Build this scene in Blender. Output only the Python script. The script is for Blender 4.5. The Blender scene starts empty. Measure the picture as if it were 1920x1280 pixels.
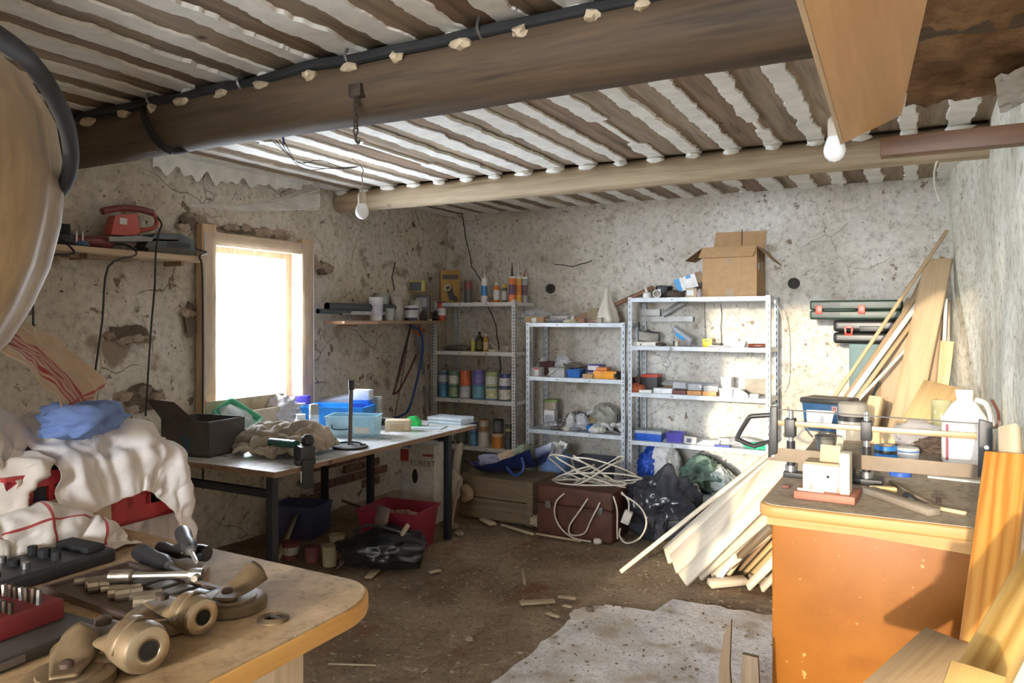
import bpy, bmesh, math, random
import numpy as np
from mathutils import Vector, Matrix, Euler, noise
RND = random.Random(11)
SC = bpy.context.scene
COL = SC.collection
# ---------------------------------------------------------------- camera, sky, sun, exposure
YAW = math.radians(28.5); F = 1400.0; CH = 1.55           # room axes: X along the back wall, Y into the room
cam = bpy.data.cameras.new('camera'); camo = bpy.data.objects.new('camera', cam); COL.objects.link(camo)
cam.sensor_width = 36; cam.lens = F / 1920 * 36; cam.shift_y = -40 / 1920; cam.clip_start = 0.02
camo.location = (0, 0, CH); camo.rotation_euler = (math.radians(90), 0, YAW)
SC.camera = camo
world = bpy.data.worlds.new('world'); SC.world = world; world.use_nodes = True
bg = world.node_tree.nodes['Background']
bg.inputs[0].default_value = (0.86, 0.93, 1.0, 1); bg.inputs[1].default_value = 48.0
sl = bpy.data.lights.new('sun', 'SUN'); sl.energy = 3.7; sl.angle = math.radians(0.9); sl.color = (1.0, 0.84, 0.62)
so = bpy.data.objects.new('sun', sl); COL.objects.link(so)
SUN_AZ, SUN_EL = math.radians(2), math.radians(7.5)
so.rotation_euler = Vector((math.sin(SUN_AZ), math.cos(SUN_AZ), -math.tan(SUN_EL))).to_track_quat('-Z', 'Y').to_euler()
so.location = (-1, -4, 3)
for nm, loc, rot, sx, sy in (('window_portal', (-4.36, 3.93, 1.49), (0, math.radians(-90), 0), 1.3, 1.15),
                             ('door_portal', (-0.8, -0.62, 1.3), (math.radians(90), 0, 0), 2.3, 2.6)):
    pl = bpy.data.lights.new(nm, 'AREA'); pl.shape = 'RECTANGLE'; pl.size = sx; pl.size_y = sy
    pl.cycles.is_portal = True
    po = bpy.data.objects.new(nm, pl); COL.objects.link(po); po.location = loc; po.rotation_euler = rot
SC.view_settings.view_transform = 'Standard'; SC.view_settings.look = 'None'
SC.view_settings.exposure = 0.38; SC.view_settings.gamma = 1.0; SC.view_settings.use_curve_mapping = False
SC.cycles.max_bounces = 8; SC.cycles.diffuse_bounces = 5; SC.cycles.glossy_bounces = 3; SC.cycles.transparent_max_bounces = 12
SC.cycles.sample_clamp_indirect = 6.0; SC.cycles.use_denoising = True
SC.cycles.caustics_reflective = False; SC.cycles.caustics_refractive = False

# ---------------------------------------------------------------- measuring: photograph pixel -> point on a plane of the room
FW = Vector((-math.sin(YAW), math.cos(YAW), 0)); RT = Vector((math.cos(YAW), math.sin(YAW), 0))
def at(u, v, X=None, Y=None, Z=None):
    d = FW + RT * ((u - 960) / F) + Vector((0, 0, (600 - v) / F))
    t = X / d.x if X is not None else Y / d.y if Y is not None else (Z - CH) / d.z
    return Vector((0, 0, CH)) + d * t
def xu(u, Y): return at(u, 600, Y=Y).x
def mpp(u, Y):                                             # metres per pixel at that column and depth
    p = at(u, 600, Y=Y); return (p.x * FW.x + p.y * FW.y) / F

# ---------------------------------------------------------------- materials
MATS = {}
def newmat(name):
    m = bpy.data.materials.new(name); m.use_nodes = True
    nt = m.node_tree; b = nt.nodes['Principled BSDF']
    return m, nt, b
def nd(nt, t, **kw):
    n = nt.nodes.new(t)
    for k, v in kw.items():
        if k in n.inputs: n.inputs[k].default_value = v
        else: setattr(n, k, v)
    return n
def c4(c): return (c[0], c[1], c[2], 1)
def ramp(nt, stops):
    r = nt.nodes.new('ShaderNodeValToRGB'); e = r.color_ramp.elements
    while len(e) < len(stops): e.new(0.5)
    for i, (p, c) in enumerate(stops): e[i].position = p; e[i].color = c4(c)
    return r
def texco(nt, scale=(1, 1, 1), src='Object'):
    tc = nt.nodes.new('ShaderNodeTexCoord'); mp = nt.nodes.new('ShaderNodeMapping')
    mp.inputs['Scale'].default_value = scale
    nt.links.new(tc.outputs[src], mp.inputs['Vector']); return mp
def bump(nt, b, src, strength, dist=0.01):
    n = nd(nt, 'ShaderNodeBump', Strength=strength, Distance=dist)
    nt.links.new(src, n.inputs['Height']); nt.links.new(n.outputs[0], b.inputs['Normal'])
def P(col, rough=0.55, metal=0.0, var=0.18, scale=14, bmp=0.15, col2=None, alpha=1.0, sheen=0, coat=0, key=None):
    """plain painted / moulded surface with procedural mottling"""
    k = key or ('P', tuple(col), rough, metal, var, scale, bmp, col2, alpha, sheen, coat)
    if k in MATS: return MATS[k]
    m, nt, b = newmat('paint_%03d' % len(MATS))
    mp = texco(nt); n = nd(nt, 'ShaderNodeTexNoise', Scale=scale, Detail=5.0, Roughness=0.6)
    nt.links.new(mp.outputs[0], n.inputs['Vector'])
    lo = tuple(x * (1 - var) for x in col); hi = col2 or tuple(min(1, x * (1 + var)) for x in col)
    r = ramp(nt, ((0.32, lo), (0.68, hi))); nt.links.new(n.outputs[0], r.inputs[0])
    nt.links.new(r.outputs[0], b.inputs['Base Color'])
    b.inputs['Roughness'].default_value = rough; b.inputs['Metallic'].default_value = metal
    if coat: b.inputs['Coat Weight'].default_value = coat
    if sheen: b.inputs['Sheen Weight'].default_value = sheen
    if bmp: bump(nt, b, n.outputs[0], bmp, 0.004)
    if alpha < 1:
        b.inputs['Alpha'].default_value = alpha
    MATS[k] = m; return m
def W(c1, c2, axis=0, scale=1.0, rough=0.6, knots=True, bmp=0.25):
    """wood with grain running along a local axis"""
    k = ('W', c1, c2, axis, scale, rough, knots, bmp)
    if k in MATS: return MATS[k]
    m, nt, b = newmat('wood_%03d' % len(MATS))
    s = [16 * scale] * 3; s[axis] = 1.1 * scale
    mp = texco(nt, tuple(s)); n = nd(nt, 'ShaderNodeTexNoise', Scale=1.6, Detail=6.0, Roughness=0.62, Distortion=0.6)
    nt.links.new(mp.outputs[0], n.inputs['Vector'])
    s2 = [60 * scale] * 3; s2[axis] = 2.5 * scale
    mp2 = texco(nt, tuple(s2)); n2 = nd(nt, 'ShaderNodeTexNoise', Scale=2.0, Detail=3.0)
    nt.links.new(mp2.outputs[0], n2.inputs['Vector'])
    add = nd(nt, 'ShaderNodeMath', operation='MULTIPLY_ADD'); add.inputs[1].default_value = 0.3
    nt.links.new(n2.outputs[0], add.inputs[0]); nt.links.new(n.outputs[0], add.inputs[2])
    mid = tuple((a + d) / 2 for a, d in zip(c1, c2))
    r = ramp(nt, ((0.42, c1), (0.58, mid), (0.80, c2))); nt.links.new(add.outputs[0], r.inputs[0])
    last = r.outputs[0]
    if knots:
        mk = texco(nt, (3 * scale,) * 3); vo = nd(nt, 'ShaderNodeTexVoronoi', Scale=1.3, Randomness=1.0)
        nt.links.new(mk.outputs[0], vo.inputs['Vector'])
        kr = ramp(nt, ((0.02, (1, 1, 1)), (0.09, (0, 0, 0)))); nt.links.new(vo.outputs['Distance'], kr.inputs[0])
        mx = nd(nt, 'ShaderNodeMix', data_type='RGBA'); nt.links.new(kr.outputs[0], mx.inputs[0])
        nt.links.new(last, mx.inputs[6]); mx.inputs[7].default_value = c4(tuple(x * 0.35 for x in c1)); last = mx.outputs[2]
    nt.links.new(last, b.inputs['Base Color']); b.inputs['Roughness'].default_value = rough
    bump(nt, b, add.outputs[0], bmp, 0.004)
    MATS[k] = m; return m
def grained(c1, c2, lines=70.0, axis=0):
    """sawn softwood with clear growth lines running along local Z"""
    m, nt, b = newmat('grained_%03d' % len(MATS)); MATS[('grain', len(MATS))] = m
    s = [1.0, 1.0, 0.10]; mp = texco(nt, tuple(s)); wv = nd(nt, 'ShaderNodeTexWave', Scale=lines / 6.28, Distortion=3.2, Detail=3.0, bands_direction='XYZ'[axis]); wv.inputs['Detail Scale'].default_value = 3.0
    nt.links.new(mp.outputs[0], wv.inputs[0]); r = ramp(nt, ((0.05, c2), (0.62, tuple((a + d) / 2 for a, d in zip(c1, c2))), (0.95, c1))); nt.links.new(wv.outputs[0], r.inputs[0])
    mq = texco(nt, (40, 40, 1.5)); n = nd(nt, 'ShaderNodeTexNoise', Scale=2.0, Detail=4.0); nt.links.new(mq.outputs[0], n.inputs[0]); q = ramp(nt, ((.3, (.82, .82, .82)), (.7, (1.1, 1.1, 1.1)))); nt.links.new(n.outputs[0], q.inputs[0])
    mu = nd(nt, 'ShaderNodeMix', data_type='RGBA', blend_type='MULTIPLY'); mu.inputs[0].default_value = 1.0; nt.links.new(r.outputs[0], mu.inputs[6]); nt.links.new(q.outputs[0], mu.inputs[7])
    nt.links.new(mu.outputs[2], b.inputs['Base Color']); b.inputs['Roughness'].default_value = .5; bump(nt, b, wv.outputs[0], .15, .002); return m
def layered(name, stops, big=1.2, fine=26, rough=0.95, spots=None, bmp=0.6, spot_scale=5.0, crack=None, bdist=0.02):
    """plaster, dirt, concrete: large stains, fine grain, optional spots"""
    m, nt, b = newmat(name)
    mp = texco(nt); n = nd(nt, 'ShaderNodeTexNoise', Scale=big, Detail=9.0, Roughness=0.62, Distortion=0.3)
    nt.links.new(mp.outputs[0], n.inputs['Vector'])
    r = ramp(nt, stops); nt.links.new(n.outputs[0], r.inputs[0]); last = r.outputs[0]
    f = nd(nt, 'ShaderNodeTexNoise', Scale=fine, Detail=6.0, Roughness=0.7); nt.links.new(mp.outputs[0], f.inputs['Vector'])
    fr = ramp(nt, ((0.30, (0.55, 0.53, 0.50)), (0.46, (0.95, 0.95, 0.95)), (0.65, (1.12, 1.12, 1.12)))); nt.links.new(f.outputs[0], fr.inputs[0])
    mu = nd(nt, 'ShaderNodeMix', data_type='RGBA', blend_type='MULTIPLY'); mu.inputs[0].default_value = 1.0
    nt.links.new(last, mu.inputs[6]); nt.links.new(fr.outputs[0], mu.inputs[7]); last = mu.outputs[2]
    if spots:
        for (sc_, lo, hi, colr) in spots:
            s = nd(nt, 'ShaderNodeTexNoise', Scale=sc_, Detail=4.0, Roughness=0.55); nt.links.new(mp.outputs[0], s.inputs['Vector'])
            sr = ramp(nt, ((lo, (0, 0, 0)), (hi, (1, 1, 1)))); nt.links.new(s.outputs[0], sr.inputs[0])
            mx = nd(nt, 'ShaderNodeMix', data_type='RGBA'); nt.links.new(sr.outputs[0], mx.inputs[0])
            nt.links.new(last, mx.inputs[6]); mx.inputs[7].default_value = c4(colr); last = mx.outputs[2]
    if crack:
        wn = nd(nt, 'ShaderNodeTexNoise', Scale=3.0, Detail=4.0); nt.links.new(mp.outputs[0], wn.inputs['Vector'])
        wm = nd(nt, 'ShaderNodeMix', data_type='VECTOR'); wm.inputs[0].default_value = 0.16; nt.links.new(mp.outputs[0], wm.inputs[4]); nt.links.new(wn.outputs['Color'], wm.inputs[5])
        vo = nd(nt, 'ShaderNodeTexVoronoi', feature='DISTANCE_TO_EDGE', Scale=crack[0]); nt.links.new(wm.outputs[1], vo.inputs['Vector'])
        vr = ramp(nt, ((0.0, (1, 1, 1)), (crack[1], (0, 0, 0)))); nt.links.new(vo.outputs['Distance'], vr.inputs[0])
        ms = nd(nt, 'ShaderNodeTexNoise', Scale=1.7, Detail=3.0); nt.links.new(mp.outputs[0], ms.inputs['Vector'])
        mr = ramp(nt, ((0.50, (0, 0, 0)), (0.60, (1, 1, 1)))); nt.links.new(ms.outputs[0], mr.inputs[0])
        pm = nd(nt, 'ShaderNodeMix', data_type='RGBA', blend_type='MULTIPLY'); pm.inputs[0].default_value = 1.0; nt.links.new(vr.outputs[0], pm.inputs[6]); nt.links.new(mr.outputs[0], pm.inputs[7])
        mx = nd(nt, 'ShaderNodeMix', data_type='RGBA'); nt.links.new(pm.outputs[2], mx.inputs[0]); nt.links.new(last, mx.inputs[6]); mx.inputs[7].default_value = c4(crack[2]); last = mx.outputs[2]
    nt.links.new(last, b.inputs['Base Color']); b.inputs['Roughness'].default_value = rough
    b.inputs['Specular IOR Level'].default_value = 0.2
    ad = nd(nt, 'ShaderNodeMath', operation='MULTIPLY_ADD'); ad.inputs[1].default_value = 0.35
    nt.links.new(f.outputs[0], ad.inputs[0]); nt.links.new(n.outputs[0], ad.inputs[2])
    bump(nt, b, ad.outputs[0], bmp, bdist)
    return m
def perforated(col, pitch, lo, hi, axis=2, rough=0.4, metal=0.7, hole=(0.03, 0.03, 0.03)):
    """slotted angle: punched slots repeat along an axis"""
    m, nt, b = newmat('slotted_%03d' % len(MATS)); MATS[('slot', len(MATS))] = m
    tc = nt.nodes.new('ShaderNodeTexCoord'); sp = nt.nodes.new('ShaderNodeSeparateXYZ'); nt.links.new(tc.outputs['Object'], sp.inputs[0])
    dv = nd(nt, 'ShaderNodeMath', operation='DIVIDE'); dv.inputs[1].default_value = pitch; nt.links.new(sp.outputs[axis], dv.inputs[0])
    fr = nd(nt, 'ShaderNodeMath', operation='FRACT'); nt.links.new(dv.outputs[0], fr.inputs[0])
    cp = nd(nt, 'ShaderNodeMath', operation='LESS_THAN'); cp.inputs[1].default_value = 0.5; nt.links.new(fr.outputs[0], cp.inputs[0])
    prod = cp.outputs[0]
    for ax in (0, 1):                                       # keep the slots off the edges of the angle
        ab = nd(nt, 'ShaderNodeMath', operation='ABSOLUTE'); nt.links.new(sp.outputs[ax], ab.inputs[0])
        l = nd(nt, 'ShaderNodeMath', operation='COMPARE'); l.inputs[1].default_value = (lo + hi) / 2; l.inputs[2].default_value = (hi - lo) / 2
        nt.links.new(ab.outputs[0], l.inputs[0])
        if ax == 0: first = l.outputs[0]
        else:
            mxm = nd(nt, 'ShaderNodeMath', operation='MAXIMUM'); nt.links.new(first, mxm.inputs[0]); nt.links.new(l.outputs[0], mxm.inputs[1])
            pr = nd(nt, 'ShaderNodeMath', operation='MULTIPLY'); nt.links.new(prod, pr.inputs[0]); nt.links.new(mxm.outputs[0], pr.inputs[1]); prod = pr.outputs[0]
    n = nd(nt, 'ShaderNodeTexNoise', Scale=9.0, Detail=5.0); nt.links.new(tc.outputs['Object'], n.inputs['Vector'])
    r = ramp(nt, ((0.3, tuple(x * 0.75 for x in col)), (0.7, col))); nt.links.new(n.outputs[0], r.inputs[0])
    mx = nd(nt, 'ShaderNodeMix', data_type='RGBA'); nt.links.new(prod, mx.inputs[0]); nt.links.new(r.outputs[0], mx.inputs[6]); mx.inputs[7].default_value = c4(hole)
    nt.links.new(mx.outputs[2], b.inputs['Base Color'])
    b.inputs['Roughness'].default_value = rough; b.inputs['Metallic'].default_value = metal
    return m
def clear(tint=(0.9, 0.95, 0.97), amount=0.75, rough=0.15, haze=(0.9, 0.93, 0.95)):
    """thin clear or frosted plastic / glass: lets light straight through, with gloss and haze"""
    k = ('clear', tint, amount, rough, haze)
    if k in MATS: return MATS[k]
    m, nt, b = newmat('clear_%03d' % len(MATS)); out = nt.nodes['Material Output']
    tr = nd(nt, 'ShaderNodeBsdfTransparent'); tr.inputs[0].default_value = c4(tint)
    b.inputs['Base Color'].default_value = c4(haze); b.inputs['Roughness'].default_value = rough
    mp = texco(nt); n = nd(nt, 'ShaderNodeTexNoise', Scale=12.0, Detail=4.0); nt.links.new(mp.outputs[0], n.inputs['Vector'])
    r = ramp(nt, ((0.3, (amount - 0.08,) * 3), (0.7, (min(1, amount + 0.08),) * 3))); nt.links.new(n.outputs[0], r.inputs[0])
    bump(nt, b, n.outputs[0], 0.3, 0.004)
    mx = nd(nt, 'ShaderNodeMixShader'); nt.links.new(r.outputs[0], mx.inputs[0]); nt.links.new(b.outputs[0], mx.inputs[1]); nt.links.new(tr.outputs[0], mx.inputs[2])
    nt.links.new(mx.outputs[0], out.inputs['Surface']); MATS[k] = m; return m

# ---------------------------------------------------------------- mesh builder
class MB:
    def __init__(s): s.v = []; s.f = []; s.s = []; s.uv = None
    def add(s, vs, fs, M=None, smooth=False):
        o = len(s.v)
        s.v += [tuple(M @ Vector(p)) for p in vs] if M is not None else [tuple(p) for p in vs]
        s.f += [tuple(i + o for i in f) for f in fs]; s.s += [smooth] * len(fs); return s
    def bx(s, x0, x1, y0, y1, z0, z1, M=None):
        vs = [(x, y, z) for z in (z0, z1) for y in (y0, y1) for x in (x0, x1)]
        return s.add(vs, [(0, 2, 3, 1), (4, 5, 7, 6), (0, 1, 5, 4), (2, 6, 7, 3), (0, 4, 6, 2), (1, 3, 7, 5)], M)
    def box(s, c, d, rot=(0, 0, 0)):
        M = Matrix.Translation(c) @ Euler(rot).to_matrix().to_4x4()
        return s.bx(-d[0] / 2, d[0] / 2, -d[1] / 2, d[1] / 2, -d[2] / 2, d[2] / 2, M)
    def lathe(s, prof, n=20, M=None, sx=1, sy=1):
        vs = []; fs = []
        for r, z in prof:
            for i in range(n):
                a = 2 * math.pi * i / n; vs.append((r * math.cos(a) * sx, r * math.sin(a) * sy, z))
        for k in range(len(prof) - 1):
            for i in range(n):
                j = (i + 1) % n; fs.append((k * n + i, k * n + j, (k + 1) * n + j, (k + 1) * n + i))
        s.add(vs, fs, M, True)
        o = len(s.v) - len(vs)
        if prof[0][0] > 1e-5: s.f.append(tuple(o + i for i in reversed(range(n)))); s.s.append(False)
        if prof[-1][0] > 1e-5: s.f.append(tuple(o + (len(prof) - 1) * n + i for i in range(n))); s.s.append(False)
        return s
    def cyl(s, p0, p1, r0, r1=None, n=14):
        p0 = Vector(p0); p1 = Vector(p1); d = p1 - p0; L = d.length
        M = Matrix.Translation(p0) @ d.to_track_quat('Z', 'Y').to_matrix().to_4x4()
        return s.lathe([(r0, 0), (r0 if r1 is None else r1, L)], n, M)
    def tube(s, pts, r, n=8, closed=False, sub=4):
        P_ = [Vector(p) for p in pts]
        if sub > 1 and len(P_) > 2:                          # Catmull-Rom through the points
            Q = []; m = len(P_); rng = m if closed else m - 1
            for i in range(rng):
                a, b_, c, d = (P_[(i - 1) % m], P_[i], P_[(i + 1) % m], P_[(i + 2) % m]) if closed else (P_[max(i - 1, 0)], P_[i], P_[i + 1], P_[min(i + 2, m - 1)])
                for k in range(sub):
                    t = k / sub
                    Q.append(0.5 * ((2 * b_) + (c - a) * t + (2 * a - 5 * b_ + 4 * c - d) * t * t + (3 * b_ - a - 3 * c + d) * t ** 3))
            if not closed: Q.append(P_[-1])
            P_ = Q
        m = len(P_); vs = []; fs = []; up = None
        for i, p in enumerate(P_):
            t = (P_[(i + 1) % m] - P_[i - 1]) if closed else (P_[min(i + 1, m - 1)] - P_[max(i - 1, 0)])
            t.normalize()
            if up is None: up = t.orthogonal().normalized()
            up = (up - t * up.dot(t))
            up = up.normalized() if up.length > 1e-6 else t.orthogonal().normalized()
            w = t.cross(up); rr = r[min(int(i * len(r) / m), len(r) - 1)] if isinstance(r, (list, tuple)) else r
            for k in range(n):
                a = 2 * math.pi * k / n; vs.append(p + (up * math.cos(a) + w * math.sin(a)) * rr)
        for i in range(m if closed else m - 1):
            for k in range(n):
                j = (k + 1) % n; i2 = (i + 1) % m
                fs.append((i * n + k, i * n + j, i2 * n + j, i2 * n + k))
        if not closed: fs += [tuple(reversed(range(n))), tuple((m - 1) * n + k for k in range(n))]
        return s.add(vs, fs, None, True)
    def prism(s, poly, h, M=None, smooth=False):
        n = len(poly); vs = [(x, y, 0) for x, y in poly] + [(x, y, h) for x, y in poly]
        s.add(vs, [tuple(reversed(range(n))), tuple(range(n, 2 * n))], M)
        o = len(s.v) - 2 * n
        for i in range(n):
            j = (i + 1) % n; s.f.append((o + i, o + j, o + n + j, o + n + i)); s.s.append(smooth)
        return s
    def grid(s, nu, nv, fn, smooth=True, skip=None, uv=False):
        vs = [fn(i / nu, j / nv) for j in range(nv + 1) for i in range(nu + 1)]
        fs = [(j * (nu + 1) + i, j * (nu + 1) + i + 1, (j + 1) * (nu + 1) + i + 1, (j + 1) * (nu + 1) + i)
              for j in range(nv) for i in range(nu) if not (skip and skip((i + .5) / nu, (j + .5) / nv))]
        if uv: s.uv = [(i / nu, j / nv) for j in range(nv + 1) for i in range(nu + 1)]
        return s.add(vs, fs, None, smooth)
    def blob(s, c, rad, amp=0.12, freq=3.0, seed=0, sub=4, ridged=False, floor=None, sharp=1.0):
        bm = bmesh.new(); bmesh.ops.create_icosphere(bm, subdivisions=sub, radius=1)
        so_ = Vector((seed * 7.3, seed * 3.1, seed * 5.7)); vs = []
        for v in bm.verts:
            d = v.co.normalized(); q = d * freq + so_
            h = noise.fractal(q, 1.0, 2.0, 4) if not ridged else (0.5 - abs(noise.noise(q))) * 1.4 + 0.6 * (0.35 - abs(noise.noise(q * 2.3))) + 0.25 * noise.noise(q * 5)
            k = 1 + amp * h * sharp
            p = Vector((c[0] + d.x * rad[0] * k, c[1] + d.y * rad[1] * k, c[2] + d.z * rad[2] * k))
            if floor is not None and p.z < floor: p.z = floor + (p.z - floor) * 0.02
            vs.append(p)
        fs = [tuple(v.index for v in f.verts) for f in bm.faces]; bm.free()
        return s.add(vs, fs, None, True)
    def crumple(s, c, rad, seed=0, planes=26, sub=5, crease=.10, freq=2.0, floor=None, spread=(.72, 1.05)):
        rn = random.Random(seed); ns = []
        for k in range(planes):
            n = Vector((rn.gauss(0, 1), rn.gauss(0, 1), rn.gauss(0, 1))).normalized(); ns.append((n, rn.uniform(*spread)))
        bm = bmesh.new(); bmesh.ops.create_icosphere(bm, subdivisions=sub, radius=1); vs = []
        for v in bm.verts:
            d = v.co.normalized(); r = 1.15
            for n, h in ns:
                k = d.dot(n)
                if k > .05: r = min(r, h / k)
            q = d * freq + Vector((seed * 3.7, seed, 1.3)); w = Vector((noise.noise(q * 1.3), noise.noise(q * 1.3 + Vector((9, 2, 4))), noise.noise(q * 1.3 + Vector((3, 8, 1))))) * .5
            r *= 1 + crease * (1.2 * (.30 - abs(noise.noise(q + w))) + .55 * (.3 - abs(noise.noise((q + w) * 2.4))) + .2 * noise.noise(q * 6))
            p = Vector((c[0] + d.x * rad[0] * r, c[1] + d.y * rad[1] * r, c[2] + d.z * rad[2] * r))
            if floor is not None and p.z < floor: p.z = floor + (p.z - floor) * .02
            vs.append(p)
        fs = [tuple(v.index for v in f.verts) for f in bm.faces]; bm.free()
        return s.add(vs, fs, None, True)
    def mesh(s, name, bevel=0, seg=2, sharp=35):
        me = bpy.data.meshes.new(name); me.from_pydata(s.v, [], s.f)
        if bevel:
            bm = bmesh.new(); bm.from_mesh(me)
            bmesh.ops.remove_doubles(bm, verts=bm.verts, dist=1e-6)
            ed = [e for e in bm.edges if len(e.link_faces) == 2 and e.calc_face_angle(0) > 0.6]
            bmesh.ops.bevel(bm, geom=ed, offset=bevel, segments=seg, profile=0.6, affect='EDGES', clamp_overlap=True)
            for f in bm.faces: f.smooth = True
            bm.to_mesh(me); bm.free(); me.set_sharp_from_angle(angle=math.radians(50))
        else:
            me.polygons.foreach_set('use_smooth', s.s)
            if any(s.s): me.set_sharp_from_angle(angle=math.radians(sharp))
        if s.uv and not bevel:
            l = me.uv_layers.new(name='UVMap'); idx = np.empty(len(me.loops), int); me.loops.foreach_get('vertex_index', idx)
            l.data.foreach_set('uv', np.array(s.uv)[idx].ravel())
        me.update(); return me
    def build(s, name, mat, parent=None, bevel=0, seg=2, loc=None, rot=None, sharp=35, label=None):
        o = bpy.data.objects.new(name, s.mesh(name, bevel, seg, sharp)); COL.objects.link(o)
        if mat: o.data.materials.append(mat)
        if parent: o.parent = parent
        if loc is not None: o.location = loc
        if rot is not None: o.rotation_euler = rot
        if label: o['label'] = label
        return o
def tag(o, label, cat=None, group=None, kind=None):
    o['label'] = label
    if cat: o['category'] = cat
    if group: o['group'] = group
    if kind: o['kind'] = kind
    return o
def thing(name, label, cat, loc=(0, 0, 0), rot=(0, 0, 0), group=None):
    o = bpy.data.objects.new(name, None); COL.objects.link(o); o.empty_display_size = 0.05
    o.location = loc; o.rotation_euler = rot if not isinstance(rot, (int, float)) else (0, 0, rot)
    return tag(o, label, cat, group)
def struct(name, mb, mat, label, parent=None, **kw):
    o = mb.build(name, mat, parent, **kw)
    if parent is None: tag(o, label, None, None, 'structure')
    return o
def nz(x, y=0, z=0): return noise.noise(Vector((x, y, z)))
def fr(x, y=0, z=0, o=5): return noise.fractal(Vector((x, y, z)), 1.0, 2.0, o)
# ================================================================ the room shell
XL, XR, YB, YF, ZC = -4.23, 0.34, 6.40, -0.60, 2.62        # left wall, right wall, back wall, door wall, ceiling
WY0, WY1, WZ0, WZ1 = 3.46, 4.29, 0.90, 2.07                # window opening in the left wall
DX0 = -1.85                                                 # left jamb of the wide doorway behind the camera
plaster_l = layered('old_plaster_tan', ((0.30, (0.44, 0.375, 0.29)), (0.48, (0.66, 0.59, 0.49)), (0.66, (0.76, 0.70, 0.62))), big=1.3, fine=22,
                    spots=((2.6, 0.60, 0.66, (0.36, 0.28, 0.21)), (8.0, 0.64, 0.68, (0.22, 0.16, 0.11)), (26.0, 0.66, 0.70, (0.12, 0.085, 0.06))), bmp=1.0, bdist=0.04, crack=(2.6, .010, (0.14, 0.10, 0.07)))
plaster_b = layered('old_plaster_white', ((0.28, (0.42, 0.37, 0.29)), (0.46, (0.68, 0.63, 0.55)), (0.64, (0.80, 0.77, 0.71))), big=0.9, fine=24,
                    spots=((4.0, 0.62, 0.70, (0.46, 0.39, 0.30)), (16.0, 0.66, 0.70, (0.30, 0.23, 0.17)), (36.0, 0.67, 0.71, (0.22, 0.17, 0.12))), bmp=1.0, bdist=0.035, crack=(2.2, .006, (0.30, 0.24, 0.18)))
plaster_r = layered('old_plaster_pale_green', ((0.30, (0.62, 0.58, 0.46)), (0.5, (0.84, 0.82, 0.70)), (0.66, (0.90, 0.89, 0.80))), big=1.6, fine=20,
                    spots=((6.0, 0.62, 0.70, (0.52, 0.46, 0.35)), (22.0, 0.66, 0.70, (0.16, 0.14, 0.10))), bmp=1.0, bdist=0.03, crack=(2.0, .006, (0.4, 0.36, 0.28)))
dirt = layered('trodden_earth_floor', ((0.30, (0.15, 0.105, 0.066)), (0.47, (0.25, 0.185, 0.122)), (0.62, (0.37, 0.285, 0.20)), (0.75, (0.44, 0.355, 0.27))), big=1.5, fine=34,
               spots=((2.2, 0.60, 0.70, (0.20, 0.10, 0.055)), (26.0, 0.62, 0.68, (0.46, 0.38, 0.28)), (60.0, 0.62, 0.68, (0.08, 0.055, 0.04))), bmp=1.0, bdist=0.02)
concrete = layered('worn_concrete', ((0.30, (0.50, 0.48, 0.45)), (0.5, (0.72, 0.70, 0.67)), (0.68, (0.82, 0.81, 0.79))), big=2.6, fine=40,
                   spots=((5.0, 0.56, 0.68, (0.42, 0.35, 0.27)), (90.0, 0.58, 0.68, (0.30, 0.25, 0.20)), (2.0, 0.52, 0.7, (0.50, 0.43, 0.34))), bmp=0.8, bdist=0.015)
def wall(name, label, mat, p0, du, dv, nrm, nu, nv, amp, skip=None, extra=None):
    p0 = Vector(p0); du = Vector(du); dv = Vector(dv); nrm = Vector(nrm)
    def fn(a, b):
        p = p0 + du * a + dv * b
        h = amp * (fr(p.x * 1.1 + 3, p.y * 1.1, p.z * 1.1) * 0.8 + fr(p.x * 6, p.y * 6, p.z * 6, 3) * 0.16)
        return p + nrm * (h + (extra(a, b, p) if extra else 0))
    return struct(name, MB().grid(nu, nv, fn, skip=skip), mat, label)
floor = struct('floor', MB().grid(110, 160, lambda a, b: (XL - .15 + 4.9 * a, -2.2 + 8.8 * b, -0.014 + 0.011 * min(1, max(-1, fr(a * 14, b * 24, 2) * 1.2)))), dirt,
               'brown trodden earth floor of the workshop')
# worn concrete slab along the right-hand side, in front of the plank pile
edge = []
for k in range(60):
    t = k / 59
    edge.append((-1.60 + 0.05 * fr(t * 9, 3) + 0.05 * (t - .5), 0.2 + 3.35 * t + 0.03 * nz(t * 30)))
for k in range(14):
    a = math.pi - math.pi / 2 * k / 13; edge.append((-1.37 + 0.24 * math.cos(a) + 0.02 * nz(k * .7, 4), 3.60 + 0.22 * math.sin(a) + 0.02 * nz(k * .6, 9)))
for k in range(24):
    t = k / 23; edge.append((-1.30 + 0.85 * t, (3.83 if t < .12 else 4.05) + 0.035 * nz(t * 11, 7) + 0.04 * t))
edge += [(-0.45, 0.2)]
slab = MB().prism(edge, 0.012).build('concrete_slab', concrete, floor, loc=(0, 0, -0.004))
wl = wall('wall_left', 'tan plastered left wall with a small bright window', plaster_l, (XL, YF - .1, -.15), (0, YB - YF + .25, 0), (0, 0, ZC + .18), (1, 0, 0), 140, 60, 0.035,
          skip=lambda a, b: WY0 - .04 < YF - .1 + a * (YB - YF + .25) < WY1 + .04 and WZ0 - .03 < -.15 + b * (ZC + .18) < WZ1 + .03)
wb = wall('wall_back', 'whitish stained plaster back wall behind the shelf units', plaster_b, (XL - .1, YB, -.15), (XR - XL + .4, 0, 0), (0, 0, ZC + .18), (0, -1, 0), 120, 60, 0.025)
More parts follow.
